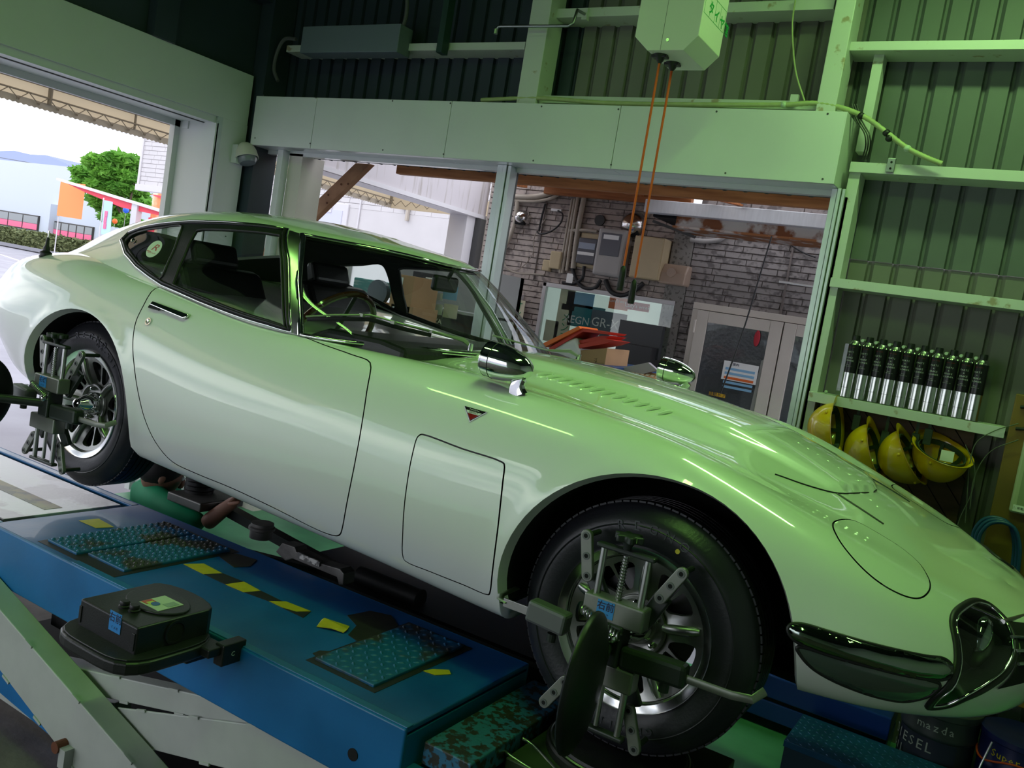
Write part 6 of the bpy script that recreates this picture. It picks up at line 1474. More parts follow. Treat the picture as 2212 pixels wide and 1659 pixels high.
MB().box((x0+.04, ys-.146, z1-.22), (x1-.04, ys-.139, z1-.04)).build('meter_glass', MD, t, bevel=.004); MB().box((x0+.06, ys-.149, z1-.09), (x1-.06, ys-.145, z1-.055)).build('dial_plate', WHT, t)
t, x0, x1, z0, z1 = onwall('watt_meter', 'small dark watt meter with glass front left of the grey box', 'meter', (1251, 512), (1282, 572), .10, MD, bevel=.012)
MB().box((x0-.03, ys-.02, z0-.03), (x1+.05, ys, z1+.05)).build('back_plate', MC, t, bevel=.01); MB().box((x0+.012, ys-.106, z1-.09), (x1-.012, ys-.10, z1-.04)).build('glass_front', mat('meter_glass_blue', (.35, .40, .50), .15), t); MB().box((x0+.01, ys-.106, z1-.14), (x1-.01, ys-.10, z1-.115)).build('number_drum', WHT, t)
t, x0, x1, z0, z1 = onwall('breaker_cabinet', 'large beige breaker cabinet under the steel vent cap', 'cabinet', (1373, 508), (1421, 606), .16, MC, bevel=.006)
MB().box((x0+.006, ys-.172, z0+.006), (x1-.006, ys-.160, z1-.006)).build('door', MC, t, bevel=.004)
t, x0, x1, z0, z1 = onwall('small_junction_box', 'small tan junction box beside the pipe stubs, higher one', 'box', (1190, 541), (1207, 582), .06, MC)
t, x0, x1, z0, z1 = onwall('small_junction_box', 'narrow tan junction box left of the taller one', 'box', (1173, 560), (1185, 586), .05, MC)
# hooded exhaust at right
x0, x1, z0, z1 = rect(WY-.15, (1428, 566), (1476, 618)); hd_ = thing('vent_hood', 'tan sloped exhaust hood with a round boss near the corner trim', 'vent', ((x0+x1)/2, WY, z0))
MB().prism([(WY-.15, z0), (WY-.14, z0+(z1-z0)*.55), (WY-.09, z1), (WY, z1), (WY, z0)], x0, x1, 'x').build('hood', mat('tan_enamel', (.42, .31, .24), .35), hd_, bevel=.015, seg=3)
MB().cyl(((x0+x1)/2-.01, WY-.155, z0+.09), ((x0+x1)/2-.01, WY-.14, z0+.09), .035, 20).build('boss', mat('tan_boss', (.38, .27, .20), .4), hd_)
for (u, v, r, nm_, lb_) in ((1127, 470, .065, 'wall_vent', 'small round steel vent cap at the left of the siding'), (1365, 485, .105, 'wall_vent', 'large round steel vent cap above the beige cabinet')):
    c = at(u, v, 'y', WY-.06); T = Matrix.Translation((c.x, WY-.012, c.z)); t = thing(nm_, lb_, 'vent', (c.x, WY, c.z), group='steel vent caps on the siding')
    MB().lathe([(r*1.05, .0), (r*1.02, -.02), (r*.9, -.06), (r*.6, -.10), (r*.2, -.115), (.0001, -.118)], 32, T=T @ Matrix.Rotation(radians(0), 4, 'X'), axis='y').build('dome', STEEL, t, smooth=True)
    MB().box((c.x-r*.7, WY-.09, c.z-r*.95), (c.x+r*.7, WY-.05, c.z-r*.45)).build('outlet', DARK, t, bevel=.004)
c = at(1296, 476, 'y', WY-.02); o = MB().cyl((c.x, WY-.03, c.z), (c.x, WY-.012, c.z), .045, 20).build('round_cover', mat('mesh_dark', (.05, .05, .05), .6)); tag(o, 'small dark round mesh cover above the grey meter', 'cover')
def pipe(label, px, r, m=PIPE, y=ys-.03, grp=None, nm='pipe', cat_='pipe', sub=5):
    pts = [tuple(at(u, v, 'y', y)) for u, v in px]; o = MB().tube(catmull(pts, sub), r, 10).build(nm, m, smooth=True, bevel=0); return tag(o, label, cat_, grp)
g_ = 'vertical beige pipes left of the meters'
pipe('beige vertical pipe with wide bore, nearest the meters', [(1262,425),(1248,500),(1238,580)], .022, grp=g_)
pipe('thin beige vertical pipe, middle of the bundle', [(1250,418),(1236,500),(1224,585)], .014, grp=g_)
pipe('thin beige vertical pipe left of the middle pipe', [(1242,430),(1228,510),(1214,590)], .012, grp=g_)
pipe('thinnest beige vertical pipe at the left of the bundle', [(1236,430),(1222,510),(1209,590)], .010, grp=g_)
pipe('thick beige pipe sweeping left under the timbers', [(1100,425),(1160,425),(1195,415),(1225,405),(1235,412)], .024)
pipe('second beige pipe below the sweeping one', [(1100,433),(1165,434),(1200,424),(1215,410)], .014)
pipe('curved beige pipe at the far left of the siding', [(1118,435),(1112,480),(1098,520),(1085,545)], .020)
pipe('horizontal beige pipe crossing to the grey meter', [(1232,498),(1265,497),(1290,500)], .014)
pipe('grey bent pipe under the rusty beam', [(1492,518),(1530,521),(1560,515),(1572,498)], .018, m=MG)
CBL = mat('black_cable', (.02, .02, .022), .5); CBT = mat('beige_cable', (.36, .31, .26), .6)
g2 = 'black cables on the siding'
pipe('black cable sagging below the grey meter to the left', [(1236,578),(1245,605),(1262,622),(1285,622),(1298,605)], .016, CBL, grp=g2, nm='cable', cat_='cable')
pipe('black cable bundle sagging from the meter to the cabinet', [(1308,605),(1320,630),(1345,638),(1370,628),(1390,612)], .020, CBL, grp=g2, nm='cable', cat_='cable')
pipe('short black cable under the watt meter', [(1262,575),(1258,600),(1240,612),(1215,610)], .014, CBL, grp=g2, nm='cable', cat_='cable')
pipe('black cable loop near the small white splitter', [(1160,500),(1165,505),(1190,500),(1212,480),(1215,462),(1205,455)], .007, CBL, grp=g2, nm='cable', cat_='cable')
pipe('black cable dropping at the small vent cap', [(1178,440),(1170,470),(1164,500)], .009, CBL, grp=g2, nm='cable', cat_='cable')
pipe('slack beige cable low across the siding', [(1085,550),(1092,575),(1110,588),(1150,592),(1175,594)], .008, CBT, nm='cable', cat_='cable')
pipe('thin beige cable curving down to the junction boxes', [(1180,470),(1155,510),(1150,550),(1120,582),(1105,584)], .004, CBT, nm='cable', cat_='cable')
pipe('dark wire drooping across the grey siding', [(1688,510),(1710,530),(1740,548),(1762,556)], .006, CBL, nm='cable', cat_='cable')
pipe('pair of thin dark wires falling before the shop door', [(1667,510),(1640,600),(1610,700),(1575,800),(1556,850)], .005, CBL, y=3.4, nm='cable', cat_='cable')
o, x0, x1, z0, z1 = card('splitter', 'small white cable splitter on the siding', (1193, 451), (1214, 458), ys-.01, WHT, 'splitter', th=.02)
o, x0, x1, z0, z1 = card('tag_plate', 'small white tag hanging below the pipes', (1226, 590), (1236, 612), ys-.04, WHT, 'tag', th=.004)
o = MB().tube([tuple(at(1683, 608, 'y', 4.2)), tuple(at(1765, 620, 'y', 4.2)), tuple(at(1765, 620, 'y', 4.2)+Vector((.02, .30, 0)))], .008, 8).build('white_rod', WHT, smooth=True); tag(o, 'thin white rod sticking out right of the siding', 'rod')
# shop door (frosted) at right
DRF = mat('ivory_door_frame', (.66, .60, .54), .45, var=.06); yd = WY-.06
dr = thing('door_1', None, None); struct(dr)
dx0 = at(1500, 652, 'y', yd).x; dx1 = at(1697, 685, 'y', yd).x; dzt = at(1500, 652, 'y', yd).z; dx2 = dx1+.75
MB().box((dx0, yd-.01, dzt-.05), (dx2, WY, dzt)).build('head', DRF, dr, bevel=.003)
MB().box((dx0, yd-.009, FZ), (dx0+.045, WY, dzt-.051)).build('stile', DRF, dr, bevel=.003)
def leaf(a, b, nmx):
    s = .09
    l = MB().box((a, yd-.03, FZ), (a+s, yd, dzt-.055)).build(nmx, DRF, dr, bevel=.003)
    MB().box((b-s, yd-.03, FZ), (b, yd, dzt-.055)).build('leaf_stile', DRF, l, bevel=.003); MB().box((a+s+.001, yd-.028, dzt-.14), (b-s-.001, yd-.001, dzt-.056)).build('leaf_rail', DRF, l, bevel=.003)
    MB().box((a+s, yd-.018, FZ), (b-s, yd-.012, dzt-.14)).build('frosted_pane', mat('frosted_dark_pane', (.055, .06, .065), .22, bump=.8, bscale=35, coat=.5) if 'frosted_dark_pane' not in bpy.data.materials else bpy.data.materials['frosted_dark_pane'], l); return l
lf = leaf(dx0+.05, dx1-.0, 'door_leaf'); leaf(dx1+.01, dx2, 'door_leaf')
for z in (1.13, .2): MB().cyl((dx0+.047, yd-.035, z-.05), (dx0+.047, yd-.035, z+.05), .010, 10).build('hinge', DRF, dr)
o, x0, x1, z0, z1 = card('notice', 'white notice with blue lines taped on the frosted door', (1565, 778), (1632, 832), yd-.035, WHT, 'notice')
for k_ in range(5): z = z1-.055-k_*.034; MB().box((x0+.02, yd-.0385, z-.010), (x1-.02, yd-.037, z+.008)).build('printed_line', P_BLUE if k_ != 2 else P_ORG, o)
wtext('ご案内', ((x0+x1)/2-.05, z1-.02), .024, INK, o, yd-.039)
o, x0, x1, z0, z1 = card('notice', 'small yellow strip sign low on the frosted door', (1532, 845), (1566, 860), yd-.035, mat('sign_yellow', (.75, .42, .03), .5), 'notice'); wtext('自動ドア', ((x0+x1)/2, (z0+z1)/2), .036, INK, o, yd-.039)
o, x0, x1, z0, z1 = card('notice', 'small red sign behind the far fender mirror', (1470, 848), (1505, 862), yd-.035, P_RED, 'notice'); wtext('Push', ((x0+x1)/2, (z0+z1)/2), .03, WHT, o, yd-.039)
x0, x1, z0, z1 = rect(yd+.05, (1628, 705), (1655, 760)); o = MB().sphere(((x0+x1)/2, yd-.03, (z0+z1)/2), .06, 14, 10, sz=(.38, .1, 1.0)).build('red_patch', mat('blurred_red', (.45, .03, .045), .8), smooth=True); tag(o, 'blurred red patch seen on the frosted door', 'cloth')  # flattened red ball in a plain matte colour
x0, x1, z0, z1 = rect(yd+.05, (1625, 790), (1668, 870)); o = MB().prism([(x0+.02, FZ), (x1-.02, FZ), (x1-.02, z1+.12), (x0+.08, z1+.05)], yd-.026, yd-.0185, 'y').build('pale_curtain', mat('grey_curtain', (.26, .26, .24), .8)); tag(o, 'pale grey cloth shape behind the right of the frosted door', 'cloth')
# lean-to timbers over the yard
WOOD = mat('orange_timber', (.55, .22, .08), .6, col2=(.30, .10, .03), scale=5, thr=(.3, .7), stretch=(.6, 8, 8)); WOODP = mat('pine_brace', (.50, .27, .15), .6, col2=(.30, .14, .07), scale=4, stretch=(2, 2, 2))
tm = thing('lean_to_frame', 'orange timber lean-to frame over the yard behind the opening', 'timber frame', (-1.8, 3.3, 1.9))
def timber(px0, px1, y, h, nm_='beam', m=WOOD, w_=.05, dy=0):
    a = at(*px0, 'y', y); b = at(*px1, 'y', y+dy); return MB().beam(tuple(a), tuple(b), w_, h).build(nm_, m, tm, bevel=.003)
MB().box((-3.15, 2.58, 1.80), (.2, 2.63, 1.885)).build('beam', WOOD, tm, bevel=.003)
MB().box((-3.05, 4.36, 2.02), (-1.75, 4.42, 2.20)).build('beam', WOOD, tm, bevel=.003)
MB().box((-3.1, 2.5, 2.13), (-1.75, 4.5, 2.16)).build('roof_sheet', mat('old_roof_boards', (.42, .17, .07), .7, var=.4, scale=4, stretch=(6, .5, 1)), tm)
for (u, v) in ((838, 362), (1140, 392), (1385, 410), (1700, 432)):
    a = at(u, v, 'y', 2.66); MB().beam((a.x, 2.5, 1.90), (a.x, 4.45, 2.10), .045, .07).build('rafter', WOOD, tm, bevel=.003)
brc = thing('diagonal_brace', 'knotty pine brace leaning in the left part of the opening', 'timber', (-3.4, 2.6, 1.4))
a = at(775, 362, 'y', 2.62); b = at(655, 480, 'y', 2.62); d_ = (b-a); MB().beam(tuple(a-d_*.1), tuple(a+d_*2.2), .05, .062, up=(0, 1, 0)).build('brace', WOODP, brc, bevel=.003) if False else None
A_ = [at(u, v, 'y', 2.60) for u, v in [(768,352),(800,354),(680,472),(646,470)]]; dl = (A_[2]-A_[1])*1.0
MB().prism([(A_[0].x, A_[0].z), (A_[1].x, A_[1].z), (A_[2].x+dl.x, A_[2].z+dl.z), (A_[3].x+(A_[3]-A_[0]).x, A_[3].z+(A_[3]-A_[0]).z)], 2.60, 2.65, 'y').build('brace', WOODP, brc, bevel=.003)
KN = mat('pine_knot', (.16, .06, .03), .7)
for (u, v) in [(737, 398), (709, 421), (706, 438), (752, 397)]: c = at(u, v, 'y', 2.599); MB().cyl((c.x, 2.597, c.z), (c.x, 2.602, c.z), .008, 10).build('knot', KN, brc)
# white gutter and rusty beam over the door
zr = thing('eaves', 'white gutter and rusty steel beam above the grey siding', 'eaves', (-1.2, 4.0, 1.9))
a = at(1400, 430, 'y', 3.9); b = at(1785, 455, 'y', 3.9); c = at(1400, 458, 'y', 3.9)
MB().box((a.x-.02, 3.9, c.z), (.5, 3.98, a.z)).build('gutter', mat('zinc_white', (.72, .74, .78), .4, var=.1, stretch=(8, 1, 1)), zr, bevel=.004)
RUS = mat('rusty_white_steel', (.62, .60, .58), .6, col2=(.25, .09, .03), scale=6, thr=(.44, .52)); RUS2 = mat('rusty_flange', (.28, .11, .04), .8, col2=(.5, .45, .42), scale=8, thr=(.38, .48))
a2 = at(1490, 472, 'y', 4.0); b2 = at(1775, 480, 'y', 4.0); c2 = at(1490, 492, 'y', 4.0)
MB().box((a2.x-.1, 4.0, c2.z), (.5, 4.03, a2.z+.08)).build('beam_web', RUS, zr); MB().box((a2.x-.1, 3.95, c2.z-.015), (.5, 4.3, c2.z)).build('beam_flange', RUS2, zr)
a = at(1408, 460, 'y', 3.95); MB().box((a.x, 3.98, a.z-.02), (a2.x-.1, 4.5, a.z+.01)).build('dark_soffit', DARK, zr)
q = [at(u, v, 'y', 4.2) for u, v in [(1412, 478), (1500, 512)]]; MB().beam(tuple(q[0]), tuple(q[1]), .04, .02).build('strut', SCREWM, zr)
for u in (1605, 1660, 1775): a = at(u, 440, 'y', 3.88); MB().box((a.x-.015, 3.87, a.z-.0), (a.x+.02, 3.9, a.z+.03)).build('gutter_clip', SCREWM, zr)
# white fascia of the rear bay continuing beyond, and its column
FAS = mat('white_fascia', (.56, .52, .54), .6, col2=(.38, .34, .32), scale=2.5, thr=(.32, .45), stretch=(1, 6, .6)); 
fs = thing('rear_fascia', 'stained white fascia running back from the left opening', 'fascia', (-4.6, 4.3, 1.9))
MB().box((-4.66, 2.45, 1.93), (-4.6, 5.85, 2.45)).build('fascia_panel', FAS, fs); MB().box((-4.85, 2.45, 1.90), (-4.6, 5.85, 1.93)).build('fascia_lip', WF, fs); MB().box((-4.61, 2.45, 1.905), (-4.585, 5.85, 1.945)).build('drip_edge', WF, fs)
MB().box((-4.85, 5.55, FZ), (-4.62, 5.83, 1.93)).build('end_column', WF, fs, bevel=.004); MB().box((-4.62, 5.70, FZ), (-4.55, 5.95, 1.90)).build('dark_slot', SCREWM, fs); MB().box((-4.55, 5.8, FZ), (-4.2, 6.1, 2.4)).build('corner_post', PIPE, fs)
# ---- white brick-sided building with a window
ww = thing('white_building', 'white embossed-brick building seen through the left half of the opening', 'building', (-10, 9.0, FZ)); WW = 9.0
xl_ = at(314, 304, 'y', WW).x; zl_ = at(299, 398, 'y', WW).z
siding(ww, xl_, -5.5, zl_, 4.6, WW, SIDW, SIDWJ, .085, .32, d=.010, gap=.008)
MB().box((at(345, 420, 'y', WW).x+1.2, WW-.005, FZ), (-5.5, WW+.05, zl_)).build('lower_wall', SIDW, ww)
MB().box((xl_-.06, WW-.06, zl_-.12), (-9.8, WW+.1, zl_)).build('overhang_edge', WF, ww); MB().box((xl_-.06, WW-.03, zl_), (xl_, WW+.06, 4.6)).build('corner_bead', WF, ww)
x0, x1, z0, z1 = rect(WW-.03, (648, 445), (738, 520)); wf_ = MB().box((x0-.5, WW-.04, z0-.5), (x1+.05, WW, z1+.12)).build('window_frame', WF, ww, bevel=.01)
MB().box((x0, WW-.05, z0-.4), (x1-.06, WW-.04, z1)).build('window_pane', mat('pale_blue_pane', (.55, .56, .70), .2), wf_)
a = at(780, 440, 'y', WW-.01); MB().box((a.x-.012, WW-.03, FZ), (a.x+.012, WW-.01, 4.6)).build('downpipe', WF, ww)
a = at(882, 455, 'y', WW-.05); MB().box((a.x-.03, WW-.07, a.z-.16), (a.x+.01, WW-.02, a.z+.03)).build('wall_hook', PIPE, ww); MB().box((a.x-.16, WW-.07, a.z+.03), (a.x+.02, WW-.02, a.z+.06)).build('wall_hook_arm', mat('rust_hook', (.2, .15, .12), .7), ww)
# ---- awning with trussed tubes
AWN = mat('cream_awning', (.80, .73, .60), .8, var=.04, scale=2); AWT = mat('awning_tube', (.30, .26, .20), .5); translucent(AWN, .65); AWV = mat('awning_valance', (.60, .55, .46), .85, var=.1)
aw = thing('awning', 'cream fabric awning with zigzag truss rods outside the openings', 'awning', (-6.2, 2, 1.95)); AX = -6.2
y0_, y1_ = -5.5, 6.18; zb0, zt0 = 1.96, 2.15
mb = MB(); mb.add([(AX, y0_, zt0), (AX, y1_, zt0), (-4.66, y1_, 2.75), (-4.66, y0_, 2.75)], [(0, 1, 2, 3)]); mb.add([(AX, y0_, zt0+.004), (AX, y1_, zt0+.004), (-4.66, y1_, 2.754), (-4.66, y0_, 2.754)], [(0, 1, 2, 3)]); mb.build('canopy_cloth', AWN, aw, fixn=False)
MB().box((AX-.006, y0_, zb0+.05), (AX-.002, y1_, zt0+.03)).build('front_cloth', AWN, aw)
n_ = 560; vs = []; 
for i in range(n_+1): y = y0_+(y1_-y0_)*i/n_; vs += [(AX+.01, y, zb0+.055), (AX+.01, y, zb0+(.005 if i % 2 else -.004))]
MB().add(vs, [(2*i, 2*i+1, 2*i+3, 2*i+2) for i in range(n_)]).build('valance', AWV, aw, fixn=False)
MB().cyl((AX+.02, y0_, zt0), (AX+.02, y1_, zt0), .02, 10).build('front_tube', AWT, aw, smooth=True); MB().cyl((AX+.03, y0_, zb0+.095), (AX+.03, y1_, zb0+.095), .007, 8).build('truss_tube', AWT, aw, smooth=True)
y = 1.0; zg = [(AX+.03, 1.0+.078*i, zb0+(.095 if i % 2 == 0 else .03)) for i in range(67)]
MB().tube(zg, .0045, 6).build('zigzag_rod', AWT, aw)
mb = MB()
for i in range(1, 66, 2): mb.lathe([(.012, -.004), (.012, .004), (.007, .004), (.007, -.004)], 10, T=Matrix.Translation(zg[i]), axis='x')
s_ = mb.build('ring_clips', AWT, aw); s_['kind'] = 'stuff'
for y in (1.95, 3.45, 4.95, 6.15, 2.7, 4.2):
    th_ = .018 if y in (1.95, 3.45, 4.95, 6.15) else .010
    MB().cyl((AX+.02, y, zt0), (AX+.02, y, zb0+.05), th_, 8).build('drop_tube', AWT, aw, smooth=True); MB().cyl((AX+.02, y, zt0), (-4.7, y, 2.73), th_, 8).build('rafter_tube', AWT, aw, smooth=True)
# return of the awning along x
mb = MB(); mb.box((AX, y1_, zb0), (-4.8, y1_+.006, zt0)); mb.build('side_cloth', AWN, aw)
zg = [(AX+.08*i, y1_-.02, zb0+(.095 if i % 2 == 0 else .03)) for i in range(18)]; MB().tube(zg, .0045, 6).build('zigzag_rod', AWT, aw)
# ---- street scene
hg = Vector((0, 0, 0))
SY = 31.0; GZ = at(0, 525, 'y', SY).z
LEAF = mat('leaf_green', (.22, .50, .07), .6, col2=(.10, .30, .04), scale=1.2); translucent(LEAF, .4); HEDGE = mat('hedge_green', (.20, .22, .09), .8, col2=(.09, .12, .05), scale=6); BARK = mat('bark', (.10, .07, .05), .8)
def leafcloud(name, m, par, centers, n, size, seed=1, flat=1.0):
    r = np.random.RandomState(seed); V = []; Fc = []
    C_ = np.array([c[:3] for c in centers]); Rr = np.array([c[3] for c in centers]); w_ = Rr**2; w_ = w_/w_.sum()
    idx = r.choice(len(centers), n, p=w_); dirs = r.normal(size=(n, 3)); dirs /= np.linalg.norm(dirs, axis=1)[:, None]; rad = Rr[idx]*(.55+.45*r.rand(n)**.6)
    P = C_[idx]+dirs*rad[:, None]*np.array([1, 1, flat])
    a = r.normal(size=(n, 3)); a[:, 2] *= .35; a /= np.linalg.norm(a, axis=1)[:, None]; b = np.cross(a, r.normal(size=(n, 3))); b /= np.linalg.norm(b, axis=1)[:, None]
    s = size*(.6+.8*r.rand(n))[:, None]
    Q = np.stack([P-a*s, P-b*s*.45, P+a*s, P+b*s*.45], 1).reshape(-1, 3)
    me = bpy.data.meshes.new(name); me.from_pydata(Q.tolist(), [], [(4*i, 4*i+1, 4*i+2, 4*i+3) for i in range(n)]); me.materials.append(m); me.update()
    o = bpy.data.objects.new(name, me); link(o, par); o['kind'] = 'stuff' if par is None else 'stuff'; return o
# hedge along the car park
pa = at(0, 500, 'y', SY); pb_ = at(230, 560, 'y', SY)
hx0, hx1 = pa.x-10, pb_.x+10; hz = at(0, 490, 'y', SY).z
he = thing('hedge', 'clipped hedge along the far edge of the car park', 'hedge', ((hx0+hx1)/2, SY, GZ))
MB().box((hx0, SY+.2, GZ), (hx1, SY+1.2, hz-.25)).build('hedge_core', HEDGE, he)
r = np.random.RandomState(3); cs = [(x, SY+.6, GZ+(hz-GZ)*.5, (hz-GZ)*.62) for x in np.arange(hx0, hx1, .7)]
leafcloud('hedge_leaves', HEDGE, he, cs, 26000, .14, 4)
MB().box((hx0, SY-.4, GZ-.1), (hx1, SY-.1, GZ+.12)).build('kerb', mat('kerb_grey', (.25, .25, .28), .8), he)
# store building
BY = 33.0; STB = mat('store_white', (.55, .60, .68), .7); zt_ = at(0, 345, 'y', BY).z; zt2 = at(160, 392, 'y', BY).z
st = thing('store_building', 'long white store with pink-lined windows beyond the hedge', 'building', (-55, BY, GZ))
bx1_ = at(290, 480, 'y', BY).x
MB().box((hx0-10, BY, GZ-.5), (bx1_, BY+6, zt_)).build('wall', STB, st)
PINK = mat('pink_panel', (.85, .16, .30), .5); WDK = mat('window_bronze', (.05, .045, .04), .5); PGL = mat('pale_glass', (.25, .27, .28), .2)
for (tl, br, n) in (((-40, 447), (80, 502), 4), ((118, 473), (197, 530), 5)):
    a = at(*tl, 'y', BY-.1); b = at(*br, 'y', BY-.1); zt_w = at((tl[0]+br[0])/2, (tl[1]+br[1])/2-18+0, 'y', BY-.1).z; zb_w = at((tl[0]+br[0])/2, (tl[1]+br[1])/2+14, 'y', BY-.1).z
    w1 = MB().box((a.x, BY-.12, zb_w), (b.x, BY, zt_w)).build('window', WDK, st)
    for k_ in range(n):
        x0 = a.x+(b.x-a.x)*k_/n+.08; x1 = a.x+(b.x-a.x)*(k_+1)/n-.05
        MB().box((x0, BY-.15, zb_w+.45*(zt_w-zb_w)), (x1, BY-.12, zt_w-.08)).build('pane', PGL, w1); MB().box((x0, BY-.15, zb_w+.05), (x1, BY-.12, zb_w+.43*(zt_w-zb_w))).build('pink_panel', PINK, w1)
a = at(104, 500, 'y', BY-.3); MB().box((a.x-.3, BY-.5, GZ), (a.x+.3, BY, zt_*.5)).build('pilaster', STB, st)
# orange banner, red canopy
a = at(131, 392, 'y', 26); b = at(176, 478, 'y', 26); o = MB().box((a.x, 26, b.z+.1), (b.x-.1, 26.05, a.z)).build('orange_banner', mat('orange_cloth', (.90, .30, .10), .7)); tag(o, 'plain orange banner in front of the white store', 'banner'); MB().cyl((a.x+.05, 26.08, GZ-.6), (a.x+.05, 26.08, a.z), .03, 8).build('pole', WF, o)
rc_ = thing('red_canopy', 'red and white sloping canopy roof before the green tree', 'canopy', (-36, 27, 1))
REDC = mat('canopy_red', (.80, .06, .10), .6)
TY = 25.0
P = [at(u, v, 'y', TY) for u, v in [(121,384),(358,456),(358,462),(121,389)]]; MB().prism([(p.x, p.z) for p in P], TY, TY+.3, 'y').build('white_edge', WF, rc_)
P = [at(u, v, 'y', TY+.2) for u, v in [(132,390),(355,462),(356,468),(262,448),(185,416)]]; MB().prism([(p.x, p.z) for p in P], TY+.2, TY+.4, 'y').build('red_cloth', REDC, rc_)
a = at(287, 440, 'y', TY); MB().box((a.x-.22, TY+.1, GZ), (a.x+.22, TY+.4, a.z)).build('post', WF, rc_)
a = at(325, 470, 'y', TY+.5); MB().box((a.x-.15, TY+.5, GZ), (a.x+.15, TY+.7, a.z)).build('red_post', REDC, rc_)
a = at(330, 425, 'y', TY+1); b = at(356, 470, 'y', TY+1); o = MB().box((a.x, TY+1, GZ), (b.x, TY+1.05, a.z+.2)).build('painted_panel', mat('mural', (.90, .80, .55), .6, col2=(.85, .30, .12), scale=.5, thr=(.42, .5))); tag(o, 'orange and cream painted panel right of the tree', 'sign')
P = [at(u, v, 'y', TY+1) for u, v in [(328,420),(358,425),(358,432)]]; o = MB().prism([(p.x, p.z) for p in P], TY+.9, TY+1, 'y').build('red_pennant', REDC, rc_)
fl = thing('banner_flag', 'tall pale blue banner flag on a pole before the tree', 'flag', (-33, 24, 0))
P = [at(u, v, 'y', 24) for u, v in [(225,432),(243,436),(237,510),(218,505)]]; MB().prism([(p.x, p.z) for p in P], 24, 24.02, 'y').build('cloth', mat('pale_blue_cloth', (.45, .65, .85), .7), fl); MB().cyl((P[0].x-.05, 24, GZ), (P[0].x-.05, 24, P[0].z+.1), .03, 8).build('pole', WF, fl)
for (u, v) in ((229, 462), (227, 475), (226, 488)): c = at(u, v, 'y', 23.98); MB().cbox(c, (.22, .02, .28)).build('pink_mark', PINK, fl, bevel=.05)
c = at(272, 454, 'y', 26.5); o = MB().sphere(c, .16, 10, 8).build('blue_balloon', mat('blue_balloon', (.02, .15, .75), .3), smooth=True); tag(o, 'small blue balloon under the red canopy', 'balloon'); MB().cyl((c.x, 26.5, GZ-.6), (c.x, 26.5, c.z-.1), .008, 6).build('stick', WF, o)
c = at(248, 478, 'y', 26.5); o = MB().sphere(c, .14, 10, 8).build('orange_balloon', mat('orange_balloon', (.85, .15, .02), .3), smooth=True); tag(o, 'small orange balloon beside the tree trunk', 'balloon'); MB().cyl((c.x, 26.5, GZ-.6), (c.x, 26.5, c.z-.1), .008, 6).build('stick', WF, o)
# tree
TYY = 29.0; tr = thing('tree', 'bright green tree with layered crown beyond the car park', 'tree', tuple(at(285, 520, 'y', TYY)))
px = [(215,352,27),(255,345,26),(285,350,24),(190,375,26),(235,375,30),(275,385,28),(180,400,20),(215,405,26),(255,405,28),(290,405,22),(300,425,18),(215,440,16),(240,455,20),(265,440,22),(255,480,14),(205,428,14),(310,440,14),(295,375,16),(280,475,16),(300,490,14),(232,470,14)]
cs = []
for i, (u, v, rp) in enumerate(px): 
    y = TYY+((i*37) % 7-3)*.35; c = at(u, v, 'y', y); cs.append((c.x, c.y, c.z, rp*np.linalg.norm(np.array(c)-CPOS)/FPX))
leafcloud('crown', LEAF, tr, cs, 10000, .30, 9, flat=.5)
b0 = at(283, 520, 'y', TYY); tp = at(262, 420, 'y', TYY)
MB().tube([tuple(b0-Vector((0, 0, 1.5))), tuple(b0.lerp(tp, .5)+Vector((.1, 0, 0))), tuple(tp)], [.28, .2, .1], 10).build('trunk', BARK, tr, smooth=True)
for (u, v) in ((230, 470), (215, 400), (290, 390), (250, 360), (300, 470)): MB().tube([tuple(b0.lerp(tp, .45)), tuple(at(u, v, 'y', TYY))], [.10, .03], 8).build('branch', BARK, tr, smooth=True)
# power lines and a small pole
a = at(142, 365, 'y', 45); b = at(-60, 330, 'y', 45); b2_ = at(-60, 338, 'y', 45)
for k_, (p_, q_) in enumerate(((a, b), (a-Vector((0, 0, .7)), b2_))): o = MB().cyl(p_, q_, .03, 6).build('power_line', SCREWM); tag(o, ['upper thin power line above the white store', 'lower thin power line above the white store'][k_], 'wire', 'power lines above the store')
o = MB().cyl(a+Vector((.4, 0, -8)), a+Vector((.4, 0, .3)), .06, 8).build('utility_pole', SCREWM); tag(o, 'tip of a utility pole left of the tree', 'pole')
# hill on the horizon
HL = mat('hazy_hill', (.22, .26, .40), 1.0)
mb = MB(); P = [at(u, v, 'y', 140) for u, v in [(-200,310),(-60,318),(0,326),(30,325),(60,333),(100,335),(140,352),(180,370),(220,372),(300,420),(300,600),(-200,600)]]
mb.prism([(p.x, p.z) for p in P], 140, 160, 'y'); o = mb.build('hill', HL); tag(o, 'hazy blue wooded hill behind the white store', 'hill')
# parking line and a white car body hint beyond
a = at(0, 549, 'z', FZ-.1); b = at(60, 566, 'z', FZ-.1); o = MB().beam((a.x, a.y, FZ-.107), (b.x+2, b.y-1, FZ-.107), .15, .01).build('parking_line', WHT); tag(o, 'painted white parking line on the pale asphalt', 'road marking')

